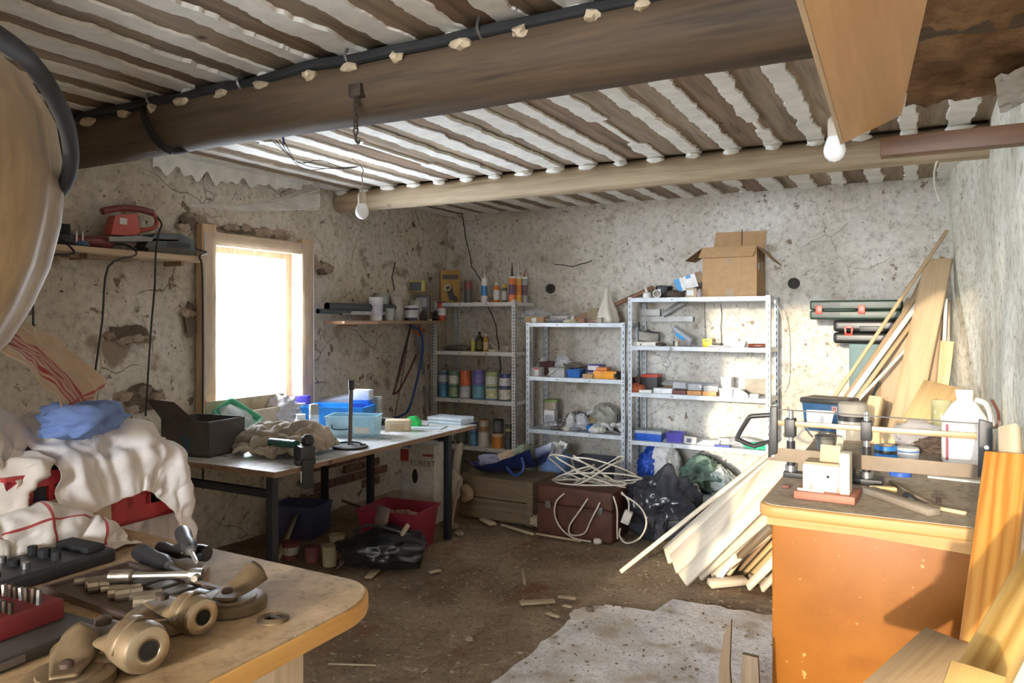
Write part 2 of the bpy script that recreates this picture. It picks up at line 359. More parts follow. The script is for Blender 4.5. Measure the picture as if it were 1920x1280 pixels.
wr = wall('wall_right', 'pale plastered right wall catching low sunlight', plaster_r, (XR, YB + .1, -.15), (0, YF - YB - .3, 0), (0, 0, ZC + .18), (-1, 0, 0), 140, 50, 0.02,
          extra=lambda a, b, p: 0.13 / (1 + math.exp(-(p.y - 5.75) * 9)))
wf = struct('wall_front', MB().bx(XL - .3, DX0, YF - .25, YF, -.1, ZC + .1).bx(DX0, XR + .3, YF - .25, YF, 2.60, ZC + .1), plaster_l, 'plastered wall with a wide doorway behind the camera')
struct('trim_1', MB().bx(DX0 - .05, DX0 + .03, YF - .27, YF + .02, 0, 2.60), W((0.16, 0.10, 0.06), (0.30, 0.20, 0.12), 2), 'wooden jamb of the wide doorway')
struct('roof_blocker', MB().prism([(-.85, 2.60), (-6.0, 3.28), (-6.0, 3.36), (-.85, 2.70)], 6.0, Matrix(((0, 0, 1, -4.2), (1, 0, 0, 0), (0, 1, 0, 0), (0, 0, 0, 1)))), W((0.16, 0.10, 0.06), (0.30, 0.20, 0.12), 1), 'added unseen board roof outside the wide doorway, holding back sky light')  # added roof out of view, shades the doorway from the higher sky
struct('passage_blocker', MB().bx(-4.3, -4.2, -6.0, -.85, -.1, 3.4).bx(1.8, 1.9, -6.0, -.85, -.1, 3.4).bx(-4.2, -2.15, -6.1, -6.0, -.1, 3.4).bx(.55, 1.8, -6.1, -6.0, -.1, 3.4).bx(-2.15, .55, -6.1, -6.0, -.1, 1.3), plaster_l, 'added unseen side and end walls outside the doorway, narrowing the light let in')  # added walls out of view, half-height end wall included, to cut doorway fill light
struct('ground_blocker', MB().bx(-7, 5, -14, -2.19, -.12, -.03), layered('blocker_gravel', ((0.3, (0.16, 0.14, 0.11)), (0.7, (0.28, 0.25, 0.20))), big=2, fine=30), 'added unseen gravel ground outside the wide doorway, stopping light from below')  # added ground out of view, blocks sky light from below the horizon
# window: reveal, rough sawn frame boards, glazing, loose plastic film stapled over it
pine = W((0.42, 0.27, 0.14), (0.66, 0.48, 0.30), 2); pineY = W((0.42, 0.27, 0.14), (0.66, 0.48, 0.30), 1)
win = thing('window_1', 'small wooden window glowing white in the tan wall', None); del_cat = win; win['kind'] = 'structure'
rv = MB(); t_ = .02
rv.bx(XL - .35, XL + .01, WY0 - .06, WY0, WZ0, WZ1).bx(XL - .35, XL + .01, WY1, WY1 + .06, WZ0, WZ1).bx(XL - .35, XL + .01, WY0 - .06, WY1 + .06, WZ0 - .06, WZ0).bx(XL - .35, XL + .01, WY0 - .06, WY1 + .06, WZ1, WZ1 + .06)
rv.build('window_reveal', plaster_l, win)
fx0, fx1 = XL + .015, XL + .075
MB().bx(fx0, fx1, WY0 - .10, WY0 + .015, WZ0 - .02, WZ1 + .12).build('frame_post', pine, win, bevel=.004)
MB().bx(fx0, fx1, WY1 - .015, WY1 + .11, WZ0 - .02, WZ1 + .10).build('frame_post', pine, win, bevel=.004)
MB().bx(fx0 + .004, fx1 - .006, WY0 + .0152, WY1 - .0152, WZ1 - .015, WZ1 + .075).build('frame_head', pineY, win, bevel=.004)
MB().bx(fx0, fx1 + .02, WY0 + .0152, WY1 - .0152, WZ0 - .04, WZ0 + .02).build('frame_sill', pineY, win, bevel=.004)
sash = MB(); sx = XL - .10
sash.bx(sx, sx + .04, WY0, WY0 + .05, WZ0, WZ1).bx(sx, sx + .04, WY1 - .05, WY1, WZ0, WZ1).bx(sx, sx + .04, WY0 + .05, WY1 - .05, WZ0, WZ0 + .05).bx(sx, sx + .04, WY0 + .05, WY1 - .05, WZ1 - .05, WZ1)
sash.build('sash', pine, win)
MB().bx(sx + .015, sx + .02, WY0 + .05, WY1 - .05, WZ0 + .05, WZ1 - .05).build('pane', clear((0.97, 0.98, 1.0), 0.93, 0.05), win)
film = MB().grid(30, 36, lambda a, b: (XL + .085 + 0.012 * fr(a * 5, b * 4, 8) + .01 * (1 - b) * abs(nz(a * 7, 3)), WY0 - .085 + (WY1 - WY0 + .18) * a, WZ0 - .02 + (WZ1 - WZ0 + .09) * b))
film.build('plastic_film', clear((0.96, 0.97, 0.98), 0.86, 0.12), win)
fe = MB()
for yy in (WY0 - .085, WY1 + .095): fe.tube([(XL + .092, yy, WZ0 - .02), (XL + .088, yy, 1.5), (XL + .088, yy, WZ1 + .07)], .004, 6)
fe.build('film_edge', clear((0.9, 0.92, 0.95), 0.35, 0.1), win)
# exposed rubble where the plaster has fallen, cracks, peeling lime and round holes
stone_m = layered('rubble_stone', ((0.3, (0.20, 0.14, 0.10)), (0.5, (0.36, 0.28, 0.21)), (0.7, (0.52, 0.44, 0.35))), big=5, fine=40, bmp=.6)
mortar_m = layered('dark_mortar', ((0.3, (0.08, 0.06, 0.045)), (0.7, (0.20, 0.15, 0.11))), big=7, fine=40)
def wall_patch(u0, v0, u1, v1, n, seed, r=(.03, .07)):
    a = at(u0, v0, X=XL); b = at(u1, v1, X=XL); rn = random.Random(seed)
    c = (a + b) / 2; poly = []
    for k in range(26):
        an = 2 * math.pi * k / 26; q = .8 + .35 * nz(k * .55, seed)
        poly.append((abs(b.y - a.y) / 2 * q * math.cos(an), abs(b.z - a.z) / 2 * q * math.sin(an)))
    MB().prism(poly, 0.012, Matrix(((0, 0, 1, XL + .008), (1, 0, 0, c.y), (0, 1, 0, c.z), (0, 0, 0, 1)))).build('mortar_patch', mortar_m, wl)
    for k in range(n):
        y = a.y + (b.y - a.y) * (k + .5 + rn.uniform(-.3, .3)) / n; z = c.z + (a.z - b.z) * rn.uniform(-.28, .28)
        z += (a.z - b.z) * 0
        rr = rn.uniform(*r)
        MB().blob((XL + .012, y, z), (.02, rr * 1.25, rr * .7), .5, 1.6, seed + k, 2).build('stone', stone_m, wl)
wall_patch(390, 415, 545, 452, 8, 3, (.03, .06)); wall_patch(588, 486, 622, 520, 3, 5, (.03, .05)); wall_patch(190, 605, 285, 645, 4, 9, (.03, .06))
wall_patch(220, 715, 300, 775, 4, 12, (.03, .06)); wall_patch(330, 390, 378, 440, 3, 15, (.03, .05)); wall_patch(340, 560, 372, 640, 3, 17, (.02, .04))
brick_m = P((0.19, 0.105, 0.072), .95, var=.4, scale=18, bmp=.6)
bp = at(535, 925, X=XL)
for r_ in range(6):
    for c_ in range(5):
        if (r_ * 5 + c_ * 3) % 7 in (6, 3) or c_ > 3: continue
        MB().bx(XL, XL + .03, 4.35 + c_ * .235 + (r_ % 2) * .11, 4.57 + c_ * .235 + (r_ % 2) * .11, .10 + r_ * .082, .167 + r_ * .082).build('brick', brick_m, wl, bevel=.008)
dark = P((0.02, 0.016, 0.012), .95, var=.3)
def crack(pts, parent, nm='crack', r=.0045, **kw):
    q = [at(u, v, **kw) for u, v in pts]; out = []
    for i in range(len(q) - 1):
        for k in range(4):
            p = q[i].lerp(q[i + 1], k / 4); j = Vector((nz(p.x * 40, p.z * 40), nz(p.y * 40, p.z * 40), nz(p.z * 40, 5))) * .012
            if 'Y' in kw: j.y = 0
            else: j.x = 0
            out.append(p + j)
    out.append(q[-1]); MB().tube(out, r, 5, sub=1).build(nm, dark, parent)
crack([(866, 400), (872, 440), (885, 500), (905, 532)], wb, Y=YB - .015); crack([(915, 575), (931, 610), (934, 645), (939, 690), (936, 715)], wb, Y=YB - .018)
crack([(1040, 495), (1075, 500), (1110, 488)], wb, r=.004, Y=YB - .018); crack([(742, 490), (735, 520), (740, 545)], wl, X=XL + .02)

crack([(1392, 430), (1392, 520)], wb, r=.003, Y=YB - .02); crack([(1352, 570), (1352, 655)], wb, r=.003, Y=YB - .02); crack([(1322, 560), (1322, 640)], wb, r=.002, Y=YB - .02)
for u, v in ((1031, 541), (1488, 531)):
    p = at(u, v, Y=YB - .03); MB().lathe([(.045, 0), (.045, .025), (.034, .025), (.034, .004), (0, .004)], 20, Matrix.Translation((p.x, YB - .005, p.z)) @ Matrix.Rotation(math.radians(90), 4, 'X')).build('round_hole', P((0.05, 0.045, 0.04), .95), wb)
limew = P((0.80, 0.78, 0.72), .9, var=.12, scale=9, bmp=.5)
pe = []
for k in range(80):
    y = 3.02 + 1.28 * k / 79; pe.append((y, ZC - .06 - .11 * max(0.08, .55 + .75 * nz(y * 13, 2)) * min(1, (4.35 - y) * 1.2)))
vs = [(XL + .05, y, ZC) for y, z in pe] + [(XL + .045, y, z) for y, z in pe]
MB().add(vs, [(i, i + 1, 80 + i + 1, 80 + i) for i in range(79)]).build('peeling_lime', limew, wl)
# ceiling: rough boards with ragged lime plaster strips between them
ceil = struct('ceiling', MB().bx(XL - .2, XR + .3, YF - .2, YB + .2, ZC + .03, ZC + .08), P((0.12, 0.09, 0.06), .95), 'brown board ceiling with ragged white plaster stripes')
boards = [W((0.13, 0.095, 0.062), (0.34, 0.26, 0.18), 1, .9, .9, True, .5), W((0.16, 0.12, 0.08), (0.40, 0.31, 0.22), 1, .8, .9, True, .5), W((0.10, 0.065, 0.042), (0.29, 0.20, 0.13), 1, 1.0, .9, True, .5)]
xs = [-4.14 + .241 * k for k in range(19)]
B1Y, B2Y = 2.38, 4.78
bays = ((YF, B1Y - .06), (B1Y + .06, B2Y - .05), (B2Y + .05, YB))
for k, xc in enumerate(xs):
    x0 = xc + .048; x1 = xs[k + 1] - .048 if k + 1 < len(xs) else XR + .2
    if xc > XR: break
    for b_, (y0, y1) in enumerate(bays):
        MB().bx(xc + .012, xc + .229, y0, y1, ZC - .004 + RND.uniform(-.004, .006), ZC + .029).build('board', boards[(k + b_) % 3], ceil, bevel=.004)
    for b_, (y0, y1) in enumerate(bays):
        n = int((y1 - y0) / .014); w0 = RND.uniform(.036, .064); L = []; Rr = []
        for i in range(n + 1):
            y = y0 + (y1 - y0) * i / n; sd = k * 9.7 + b_ * 31
            wl_ = w0 + .018 * fr(y * 5, sd) + .022 * max(0, nz(y * 3.1, sd + 4) - .25) + .009 * fr(y * 22, sd + 3, 0, 4)
            wr_ = w0 + .018 * fr(y * 5, sd + 50) + .030 * max(0, nz(y * 2.7, sd + 7) - .25) + .010 * fr(y * 22, sd + 9, 0, 4)
            if nz(y * 1.1, sd + 13) > .47: wl_ *= .25; wr_ *= .35
            L.append((xc - max(.006, wl_), y)); Rr.append((xc + max(.006, wr_), y))
        m = MB(); top = ZC + .001; bot = ZC - .016
        vs = [(x, y, bot) for x, y in L] + [(x, y, bot) for x, y in Rr] + [(x - .004, y, top) for x, y in L] + [(x + .004, y, top) for x, y in Rr]; N = n + 1
        fs = []
        for i in range(n):
            fs += [(i, i + 1, N + i + 1, N + i), (2 * N + i, 2 * N + i + 1, i + 1, i), (N + i, N + i + 1, 3 * N + i + 1, 3 * N + i)]
        m.add(vs, fs)
        if b_ == 1: m.blob((xc, y1 - .035, ZC - .030), (w0 * 1.15, .035, .02), .3, 2, k, 2)
        if b_ == 0 and k % 2: m.blob((xc, y1 - .02, ZC - .04), (w0 * .9, .03, .028), .5, 2, k, 2)
        m.build('plaster_strip', limew, ceil)
# two round timber beams
def beam(label, yc, r0, r1, seed, m):
    def fn(a, b):
        x = XL - .05 + (XR - XL + .15) * a; an = 2 * math.pi * b; r = (r0 + (r1 - r0) * a) * (1 + .035 * fr(x * 1.3, math.cos(an) * 1.2 + seed, math.sin(an) * 1.2) + .012 * nz(x * .8, math.cos(an) * 9 + seed, math.sin(an) * 9))
        return (x, yc + r * math.cos(an) + .02 * nz(x * .9, seed), ZC - (r0 + (r1 - r0) * a) - .004 + r * math.sin(an))
    return tag(MB().grid(90, 36, fn).build('ceiling_beam', m), label, 'beam', 'round timber ceiling beams')
beam('thick dark brown log beam crossing the ceiling nearest the camera', B1Y, .128, .142, 3, W((0.032, 0.019, 0.010), (0.098, 0.062, 0.033), 0, .7, .75, True, .6))
beam('thinner pale grey-brown log beam nearer the back wall', B2Y, .088, .096, 8, W((0.24, 0.17, 0.10), (0.50, 0.40, 0.27), 0, .7, .8, True, .5))
# ================================================================ shared builders for the many small things
WHITE = (0.82, 0.82, 0.80); steel = P((0.62, 0.63, 0.64), .32, .9, .12); dsteel = P((0.22, 0.21, 0.20), .42, .8, .2); black = P((0.022, 0.022, 0.024), .45, 0, .3)
blackr = P((0.013, 0.013, 0.014), .8, 0, .3); white = P(WHITE, .5); wireblk = P((0.018, 0.018, 0.02), .5, 0, .2, bmp=0)
card = P((0.46, 0.31, 0.17), .85, 0, .12, 20, .2); cardd = P((0.33, 0.22, 0.13), .9, 0, .15, 20, .2); tape_m = P((0.40, 0.27, 0.15), .3, 0, .1)
def carton(name, label, cat, u0, u1, z0, z1, Y, depth, mat, rotz=0.0, patch=None, patch_m=None, tape=False, group=None, lid=None, seam=True):
    """closed box: body, top flaps seam, optional printed patch (fractions of the front face)"""
    x0, x1 = xu(u0, Y), xu(u1, Y); w = x1 - x0; h = z1 - z0
    t = thing(name, label, cat, ((x0 + x1) / 2, Y + depth / 2, z0), (0, 0, rotz), group)
    MB().bx(-w / 2, w / 2, -depth / 2, depth / 2, 0, h).build('body', mat, t, bevel=min(.004, h * .08, w * .08))
    if patch:
        a, b, c, d = patch; e = .0012
        MB().bx(-w / 2 + a * w, -w / 2 + b * w, -depth / 2 - e, -depth / 2 + .001, c * h, d * h).build('printed_panel', patch_m or white, t)
    if tape: MB().bx(-.022, .022, -depth / 2 - .001, depth / 2 + .001, h - .05, h + .001).build('tape', tape_m, t)
    if lid is not None: MB().bx(-w / 2 - .003, w / 2 + .003, -depth / 2 - .003, depth / 2 + .003, h - min(.02, h * .25), h + .003).build('lid', lid, t, bevel=.002)
    elif seam: MB().bx(-w / 2 + .002, w / 2 - .002, -.0015, .0015, h - .0005, h + .0008).build('flap_seam', cardd, t)
    return t
def can(label, u, z0, Y, wpx, hpx, body, band=None, lid_m=None, group=None, cat='paint can', name='paint_can', bl=(.12, .88)):
    k = mpp(u, Y); r = wpx * k / 2; h = hpx * k
    t = thing(name, label, cat, (xu(u, Y), Y, z0), RND.uniform(0, 6), group)
    MB().lathe([(r * .97, 0), (r, .003), (r, h * .02 + .003), (r * .975, h * .03 + .004), (r * .975, h * .96), (r, h * .97), (r, h - .002), (r * .96, h), (r * .93, h), (r * .91, h - .005), (0, h - .005)], 22).build('body', body, t)
    if band: MB().lathe([(r * .985, h * bl[0]), (r * .985, h * bl[1])], 22).build('paper_band', band, t)
    MB().lathe([(r * .84, h - .0048), (r * .84, h + .001), (r * .70, h + .001), (r * .68, h - .003), (0, h - .003)], 22).build('lid', lid_m or steel, t)
    return t
def cartridge(label, u, z0, Y, wpx, hpx, body, tip, tiplen=.10, band=None, group='sealant cartridges on the white shelf'):
    k = mpp(u, Y); r = wpx * k / 2; h = hpx * k; t = thing('sealant_cartridge', label, 'cartridge', (xu(u, Y), Y, z0), RND.uniform(0, 6), group)
    MB().lathe([(r, 0), (r, h * .96), (r * .9, h), (r * .4, h * 1.0)], 18).build('tube', body, t)
    if band: MB().lathe([(r * 1.015, h * .28), (r * 1.015, h * .68)], 18).build('printed_band', band, t)
    MB().lathe([(r * 1.03, h * .93), (r * 1.03, h * .985), (r * .9, h + .001)], 18).build('collar', white, t)
    MB().lathe([(r * .42, h), (r * .42, h + .012), (r * .30, h + .014), (r * .09, h + tiplen), (0, h + tiplen)], 12).build('nozzle', tip, t)
    return t
def bottle(label, u, z0, Y, wpx, hpx, body, cap, band=None, cat='bottle', name='bottle', neck=.35, capl=.16, group=None, sh=.68):
    k = mpp(u, Y); r = wpx * k / 2; h = hpx * k; t = thing(name, label, cat, (xu(u, Y), Y, z0), RND.uniform(0, 6), group)
    MB().lathe([(r * .9, 0), (r, .006), (r, h * sh), (r * .92, h * (sh + .06)), (r * neck, h * (1 - capl)), (r * neck, h * (1 - capl) + .004)], 18).build('body', body, t)
    if band: MB().lathe([(r * 1.015, h * .12), (r * 1.015, h * (sh - .08))], 18).build('label_band', band, t)
    MB().lathe([(r * neck * 1.15, h * (1 - capl)), (r * neck * 1.1, h * .97), (r * neck * .8, h), (0, h)], 14).build('cap', cap, t)
    return t
def tub(label, u, z0, Y, wpx, hpx, body, rim, band=None, lid=None, group=None, X=None, taper=.84):
    k = mpp(u, Y); r = wpx * k / 2; h = hpx * k
    t = thing('plastic_tub', label, 'tub', ((xu(u, Y) if X is None else X), Y, z0), RND.uniform(0, 6), group)
    MB().lathe([(r * taper, 0), (r * .97, h * .97), (r * .95, h * .97), (r * (taper - .03), .004), (0, .004)], 22).build('wall', body, t)
    MB().lathe([(r * .97, h * .84), (r * 1.02, h * .845), (r * 1.02, h * .875), (r * .98, h * .88), (r * .98, h * .95), (r * 1.03, h * .955), (r * 1.03, h), (r * .96, h)], 22).build('rim', rim, t)
    if band: MB().lathe([(r * (taper + .02) + (1 - taper) * r * .15 + .001, h * .2), (r * (taper + .02) + (1 - taper) * r * .65 + .001, h * .7)], 22).build('label_band', band, t)
    if lid: MB().lathe([(r * 1.02, h), (r * 1.02, h + .006), (r * .9, h + .008), (0, h + .007)], 22).build('lid', lid, t)
    return t
def bag(name, label, cat, c, rad, mat, amp=.3, freq=2.2, seed=1, sub=5, extra=None, floor=0.0, rot=0):
    t = thing(name, label, cat, c, rot)
    MB().crumple((0, 0, rad[2] * .85), rad, seed, 30, sub, amp, freq, floor).build('body', mat, t, sharp=180)
    if extra: extra(t)
    return t
def lean(name, label, cat, a, b, w, th, mat, N=(-.3, -1, .35), group=None, chamfer=.003, two=None):
    """straight timber from point a to point b; w = face width, th = thickness, N = way its wide face looks"""
    a = Vector(a); b = Vector(b); d = b - a; L = d.length; d.normalize(); wv = d.cross(Vector(N)).normalized(); nv = d.cross(wv).normalized()
    o = MB().bx(-w / 2, w / 2, -th / 2, th / 2, 0, L).build(name, mat, None, bevel=chamfer, seg=1)
    M = Matrix((wv, nv, d)).transposed().to_4x4(); M.translation = a; o.matrix_world = M
    o.location = M.translation; o.rotation_euler = M.to_euler()
    return tag(o, label, cat, group)
def text(body, size, parent, mat, loc, rot, name='lettering', extrude=.0006):
    cu = bpy.data.curves.new('t', 'FONT'); cu.body = body; cu.size = size; cu.extrude = extrude; cu.align_x = 'CENTER'; cu.align_y = 'CENTER'; cu.resolution_u = 2
    o = bpy.data.objects.new('t', cu); COL.objects.link(o); dg = bpy.context.evaluated_depsgraph_get(); dg.update()
    me = bpy.data.meshes.new_from_object(o.evaluated_get(dg)); bpy.data.objects.remove(o)
    me.materials.clear(); me.materials.append(mat); q = bpy.data.objects.new(name, me); COL.objects.link(q); q.parent = parent; q.location = loc; q.rotation_euler = rot
    return q
def sim(n, size, c, cols, steps=110, seed=0, squeeze=.86, h0=.1, iters=7, wob=.05, zfloor=None, aspect=1.0, rot=0.0):
    """drape a square of cloth over ellipsoids ('e',c,r) and boxes ('b',c,half); returns (n,n,3)"""
    rs = np.random.RandomState(seed); g = np.linspace(-.5, .5, n)
    U, V = np.meshgrid(g, g * aspect); ph = rs.rand(6) * 6
    Z = wob * (np.sin(U * 17 + ph[0] + V * 6) + np.sin(V * 15 + ph[1] - U * 7) + .6 * np.sin(U * 31 + V * 23 + ph[2]))
    cr_, sr_ = math.cos(rot), math.sin(rot); p = np.stack([c[0] + (U * cr_ - V * sr_) * size * squeeze, c[1] + (U * sr_ + V * cr_) * size * squeeze, c[2] + h0 + Z], -1); q = p.copy()
    L = size / (n - 1); Ly = L * aspect; Ld = math.hypot(L, Ly)
    def con(a, b, l, k=.5):
        d = b - a; dist = np.sqrt((d * d).sum(-1, keepdims=True)) + 1e-9; cr = d * ((dist - l) / dist * k); a += cr; b -= cr
    for s in range(steps):
        v = (p - q) * .965; q = p.copy(); p = p + v; p[..., 2] -= .0011
        for it in range(iters):
            for o in (0, 1):
                e = (n - o) // 2 * 2
                con(p[:, o:o + e:2], p[:, o + 1:o + e:2], L); con(p[o:o + e:2], p[o + 1:o + e:2], Ly)
                con(p[o:o + e:2, :-1], p[o + 1:o + e:2, 1:], Ld, .35); con(p[o:o + e:2, 1:], p[o + 1:o + e:2, :-1], Ld, .35)
            con(p[:, :-3], p[:, 3:], np.maximum(np.minimum(np.sqrt(((p[:, 3:] - p[:, :-3]) ** 2).sum(-1, keepdims=True)), 3 * L), 1.7 * L), .25)
            con(p[:-3], p[3:], np.maximum(np.minimum(np.sqrt(((p[3:] - p[:-3]) ** 2).sum(-1, keepdims=True)), 3 * Ly), 1.7 * Ly), .25)
        for k_, cc, r in cols:
            cc = np.array(cc); r = np.array(r) + .006; d = p - cc
            if k_ == 'e':
                m = np.sqrt(((d / r) ** 2).sum(-1)); ins = m < 1
                if ins.any(): p[ins] = cc + d[ins] / np.maximum(m[ins], .05)[:, None]; q[ins] = q[ins] * .3 + p[ins] * .7
            else:
                pen = r - np.abs(d); ins = (pen > 0).all(-1)
                if ins.any():
                    pi = pen[ins]; ax = pi.argmin(-1); pp = p[ins]; dd = d[ins]; i = np.arange(len(pp)); sg = np.where(dd[i, ax] >= 0, 1, -1)
                    pp[i, ax] = cc[ax] + sg * r[ax]; p[ins] = pp; q[ins] = q[ins] * .3 + pp * .7
        if zfloor is not None:
            lo = p[..., 2] < zfloor; p[..., 2][lo] = zfloor; q[lo] = q[lo] * .2 + p[lo] * .8
    return p
def cloth(name, label, cat, P_, mat, parent=None, thick=.004, fold=.016, ff=7.0):
    n = P_.shape[0]; P_ = P_.copy(); du = np.gradient(P_, axis=1); dv = np.gradient(P_, axis=0); N_ = np.cross(du, dv); N_ /= np.linalg.norm(N_, axis=-1, keepdims=True) + 1e-9
    for j in range(n):
        for i in range(n):
            q = Vector(P_[j, i]) * ff; w = Vector((noise.noise(q * .7), noise.noise(q * .7 + Vector((5, 1, 3))), noise.noise(q * .7 + Vector((2, 7, 9))))) * .9
            P_[j, i] += N_[j, i] * (1 if N_[j, i][2] >= -.2 else -1) * fold * (1.5 * (.32 - abs(noise.noise(q + w))) + .7 * (.3 - abs(noise.noise((q + w) * 2.1))) + .25)
    P_[..., 2] = np.maximum(P_[..., 2], P_[..., 2].min() * 0 + P_[..., 2].min()); m = MB().grid(n - 1, n - 1, lambda a, b: tuple(P_[int(round(b * (n - 1))), int(round(a * (n - 1)))]), uv=True)
    o = m.build(name, mat, parent, sharp=180)
    sd = o.modifiers.new('solid', 'SOLIDIFY'); sd.thickness = thick; sd.offset = 1
    ss = o.modifiers.new('smooth', 'SUBSURF'); ss.levels = 1; ss.render_levels = 1
    if cat: tag(o, label, cat)
    return o

# ================================================================ ceiling fittings and overhead things
# black conduit clipped along the near beam
def beam_pt(x, up=.10, out=.10): return (x, B1Y - out - .02, ZC - up)
cd = thing('cable_conduit', 'thick black conduit clipped along the top of the near log beam', 'conduit')
cp = [(XL + .1 + (XR - XL - .2) * k / 22, B1Y - .118 - .012 * nz(k * .8), ZC - .045 - .025 * nz(k * .55, 3) - .01) for k in range(23)]
MB().tube(cp, .022, 10).build('pipe', blackr, cd)
for k in range(2, 21, 3): MB().tube([(cp[k][0], cp[k][1] - .015, cp[k][2] + .05), (cp[k][0], cp[k][1] - .030, cp[k][2]), (cp[k][0], cp[k][1] + .02, cp[k][2] - .032)], .006, 6).build('clip', dsteel, cd)
lp = [at(268, 205, Y=2.26), at(275, 235, Y=2.23), at(292, 262, Y=2.22), at(318, 282, Y=2.24), at(350, 280, Y=2.40), at(372, 270, Y=2.52)]
MB().tube(lp, .016, 10).build('drop_loop', blackr, cd)
for k in range(16):
    x = -3.6 + k * .24 + RND.uniform(-.04, .04); w = RND.uniform(.02, .05)
    MB().blob((x, B1Y - .125, ZC - .085), (w, .03, .022), .5, 2, k + 40, 2).build('plaster_dab', P((0.50, 0.40, 0.27), .9, var=.3, bmp=.6), cd)
# hook and chain under the near beam
hk = at(667, 172, Y=2.25); t = thing('beam_hook', 'rusty iron hook and short chain hanging below the near beam', 'hook', hk)
rust = P((0.06, 0.04, 0.03), .7, .5, .4, 30, .4)
MB().bx(-.03, .03, -.01, .03, -.02, .03).build('plate', rust, t, bevel=.004)
for k in range(6):
    m = MB().tube([(.010 * math.cos(a) * (k % 2), .010 * math.cos(a) * (1 - k % 2), -.03 - .024 * k + .017 * math.sin(a)) for a in [i * math.pi / 4 for i in range(8)]], .0035, 6, True)
    m.build('chain_link', rust, t)
MB().tube([(0, 0, -.165), (0, 0, -.185), (.012, 0, -.2), (.02, 0, -.188)], .005, 6).build('hook_end', rust, t)
# pendant bulbs
def bulb(label, p, r, topz, cordcol, sway=0):
    t = thing('pendant_bulb', label, 'light bulb', p, 0, 'bare bulbs on cords')
    MB().tube([(0, 0, .105), (.004, 0, .16), (-.01 + sway, .01, .22), (sway * 2 - .02, .03, .27), (-.10 + sway, .02, topz)], .0035, 6).build('cord', cordcol, t)
    MB().lathe([(r * .55, .03), (r * .62, .035), (r * .62, .10), (r * .45, .112), (.006, .118)], 18).build('socket', P((0.55, 0.47, 0.37), .5), t)
    MB().lathe([(0, -r * 1.45), (r * .5, -r * 1.3), (r * .86, -r * .92), (r, -r * .4), (r * .95, 0), (r * .72, .03), (r * .5, .045)], 20).build('globe', P((0.92, 0.92, 0.9), .25, 0, .03), t)
    return t
p = at(679, 393, Y=3.75); bulb('bare white bulb hanging in front of the far beam near the window', p, .043, ZC - p.z - .02, P((0.30, 0.24, 0.17), .6), 0)
p = at(1565, 275, Y=3.05); bulb('bare white bulb beside the orange panel at top right', p, .040, ZC - p.z - .02, white, .02)
t = thing('loose_wiring', 'thin loose wires drooping below the ceiling near the window', 'wires')
for k in range(4):
    MB().tube([at(508 + k * 8, 262, Y=3.0 + .1 * k), at(540 + k * 6, 290 + 5 * k, Y=3.2), at(570 + 10 * k, 318 - 6 * k, Y=3.4), at(610 + 12 * k, 316, Y=3.6), at(672, 312, Y=3.74)], .0022, 5).build('wire', wireblk, t)
MB().tube([at(532, 240, Y=3.0), at(531, 258, Y=3.0), at(533, 272, Y=3.0)], .006, 6).build('blue_sleeve', P((0.03, 0.08, 0.25), .5), t)
# cobweb slung between the left wall and the far beam
t = thing('cobweb', 'dusty cobweb sheet slung from the far beam to the left wall', 'cobweb')
web = clear((1, 1, 1), .62, .9, (0.75, 0.72, 0.68))
MB().grid(16, 6, lambda a, b: at(365 + 235 * a, 384 + 14 * math.sin(a * 3.1) * .6 - b * (8 + 45 * a ** 2.5) + 4, X=XL + .06 + .25 * a * (1 - b) + .1 * a)).build('veil', web, t)
for k in range(5): MB().tube([at(358, 383 + k, X=XL + .04), at(450 + 10 * k, 393 - 2 * k, X=XL + .12), at(600, 392 - 9 * k, X=XL + .3)], .0018, 4).build('strand', P((0.8, 0.78, 0.74), .9, bmp=0), t)
# overhead store at the right: sloping orange board, brown batten, rough platform
orange_ply = W((0.50, 0.245, 0.075), (0.68, 0.38, 0.145), 1, .35, .45, False, .1)
a0, a1 = at(1512, 0, Z=2.19), at(1583, 268, Z=2.19); b1 = at(1690, 216, Z=2.31); b0 = at(1738, 0, Z=2.31); b0.x += (b0.x - b1.x) * .2; b0.y -= .2; a0.y -= .2
t = thing('hanging_board', 'sloping orange-brown board hanging under the ceiling at top right', 'board')
nrm = (a1 - a0).cross(b1 - a1).normalized() * .018
if nrm.z < 0: nrm = -nrm
q = [a0, a1, b1, b0]; MB().add([tuple(v) for v in q] + [tuple(v + nrm) for v in q], [(0, 1, 2, 3), (7, 6, 5, 4), (0, 4, 5, 1), (1, 5, 6, 2), (2, 6, 7, 3), (3, 7, 4, 0)]).build('board', orange_ply, t)
pale = W((0.50, 0.36, 0.20), (0.72, 0.56, 0.36), 1, .6, .7, False)
MB().add([tuple(v) for v in (a0 + Vector((-.013, 0, -.004)), a1 + Vector((-.013, 0, -.004)), a1 + Vector((-.001, 0, -.004)), a0 + Vector((-.001, 0, -.004)))] + [tuple(v) for v in (a0 + Vector((-.013, 0, .05)), a1 + Vector((-.013, 0, .05)), a1 + Vector((-.001, 0, .05)), a0 + Vector((-.001, 0, .05)))],
         [(3, 2, 1, 0), (4, 5, 6, 7), (0, 1, 5, 4), (1, 2, 6, 5), (2, 3, 7, 6), (3, 0, 4, 7)]).build('edge_strip', pale, t)
bz0, bz1 = 2.165, 2.235
tag(MB().bx(xu(1650, 3.12), XR + .02, 3.12, 3.19, bz0, bz1).build('overhead_batten', W((0.075, 0.030, 0.011), (0.16, 0.070, 0.027), 0, .8, .5), bevel=.004), 'reddish brown batten carrying the overhead platform at the right wall', 'batten')
rough_m = layered('rough_brown_underside', ((0.3, (0.10, 0.05, 0.025)), (0.5, (0.22, 0.125, 0.06)), (0.7, (0.34, 0.21, 0.11))), big=4, fine=26, bmp=1.0)
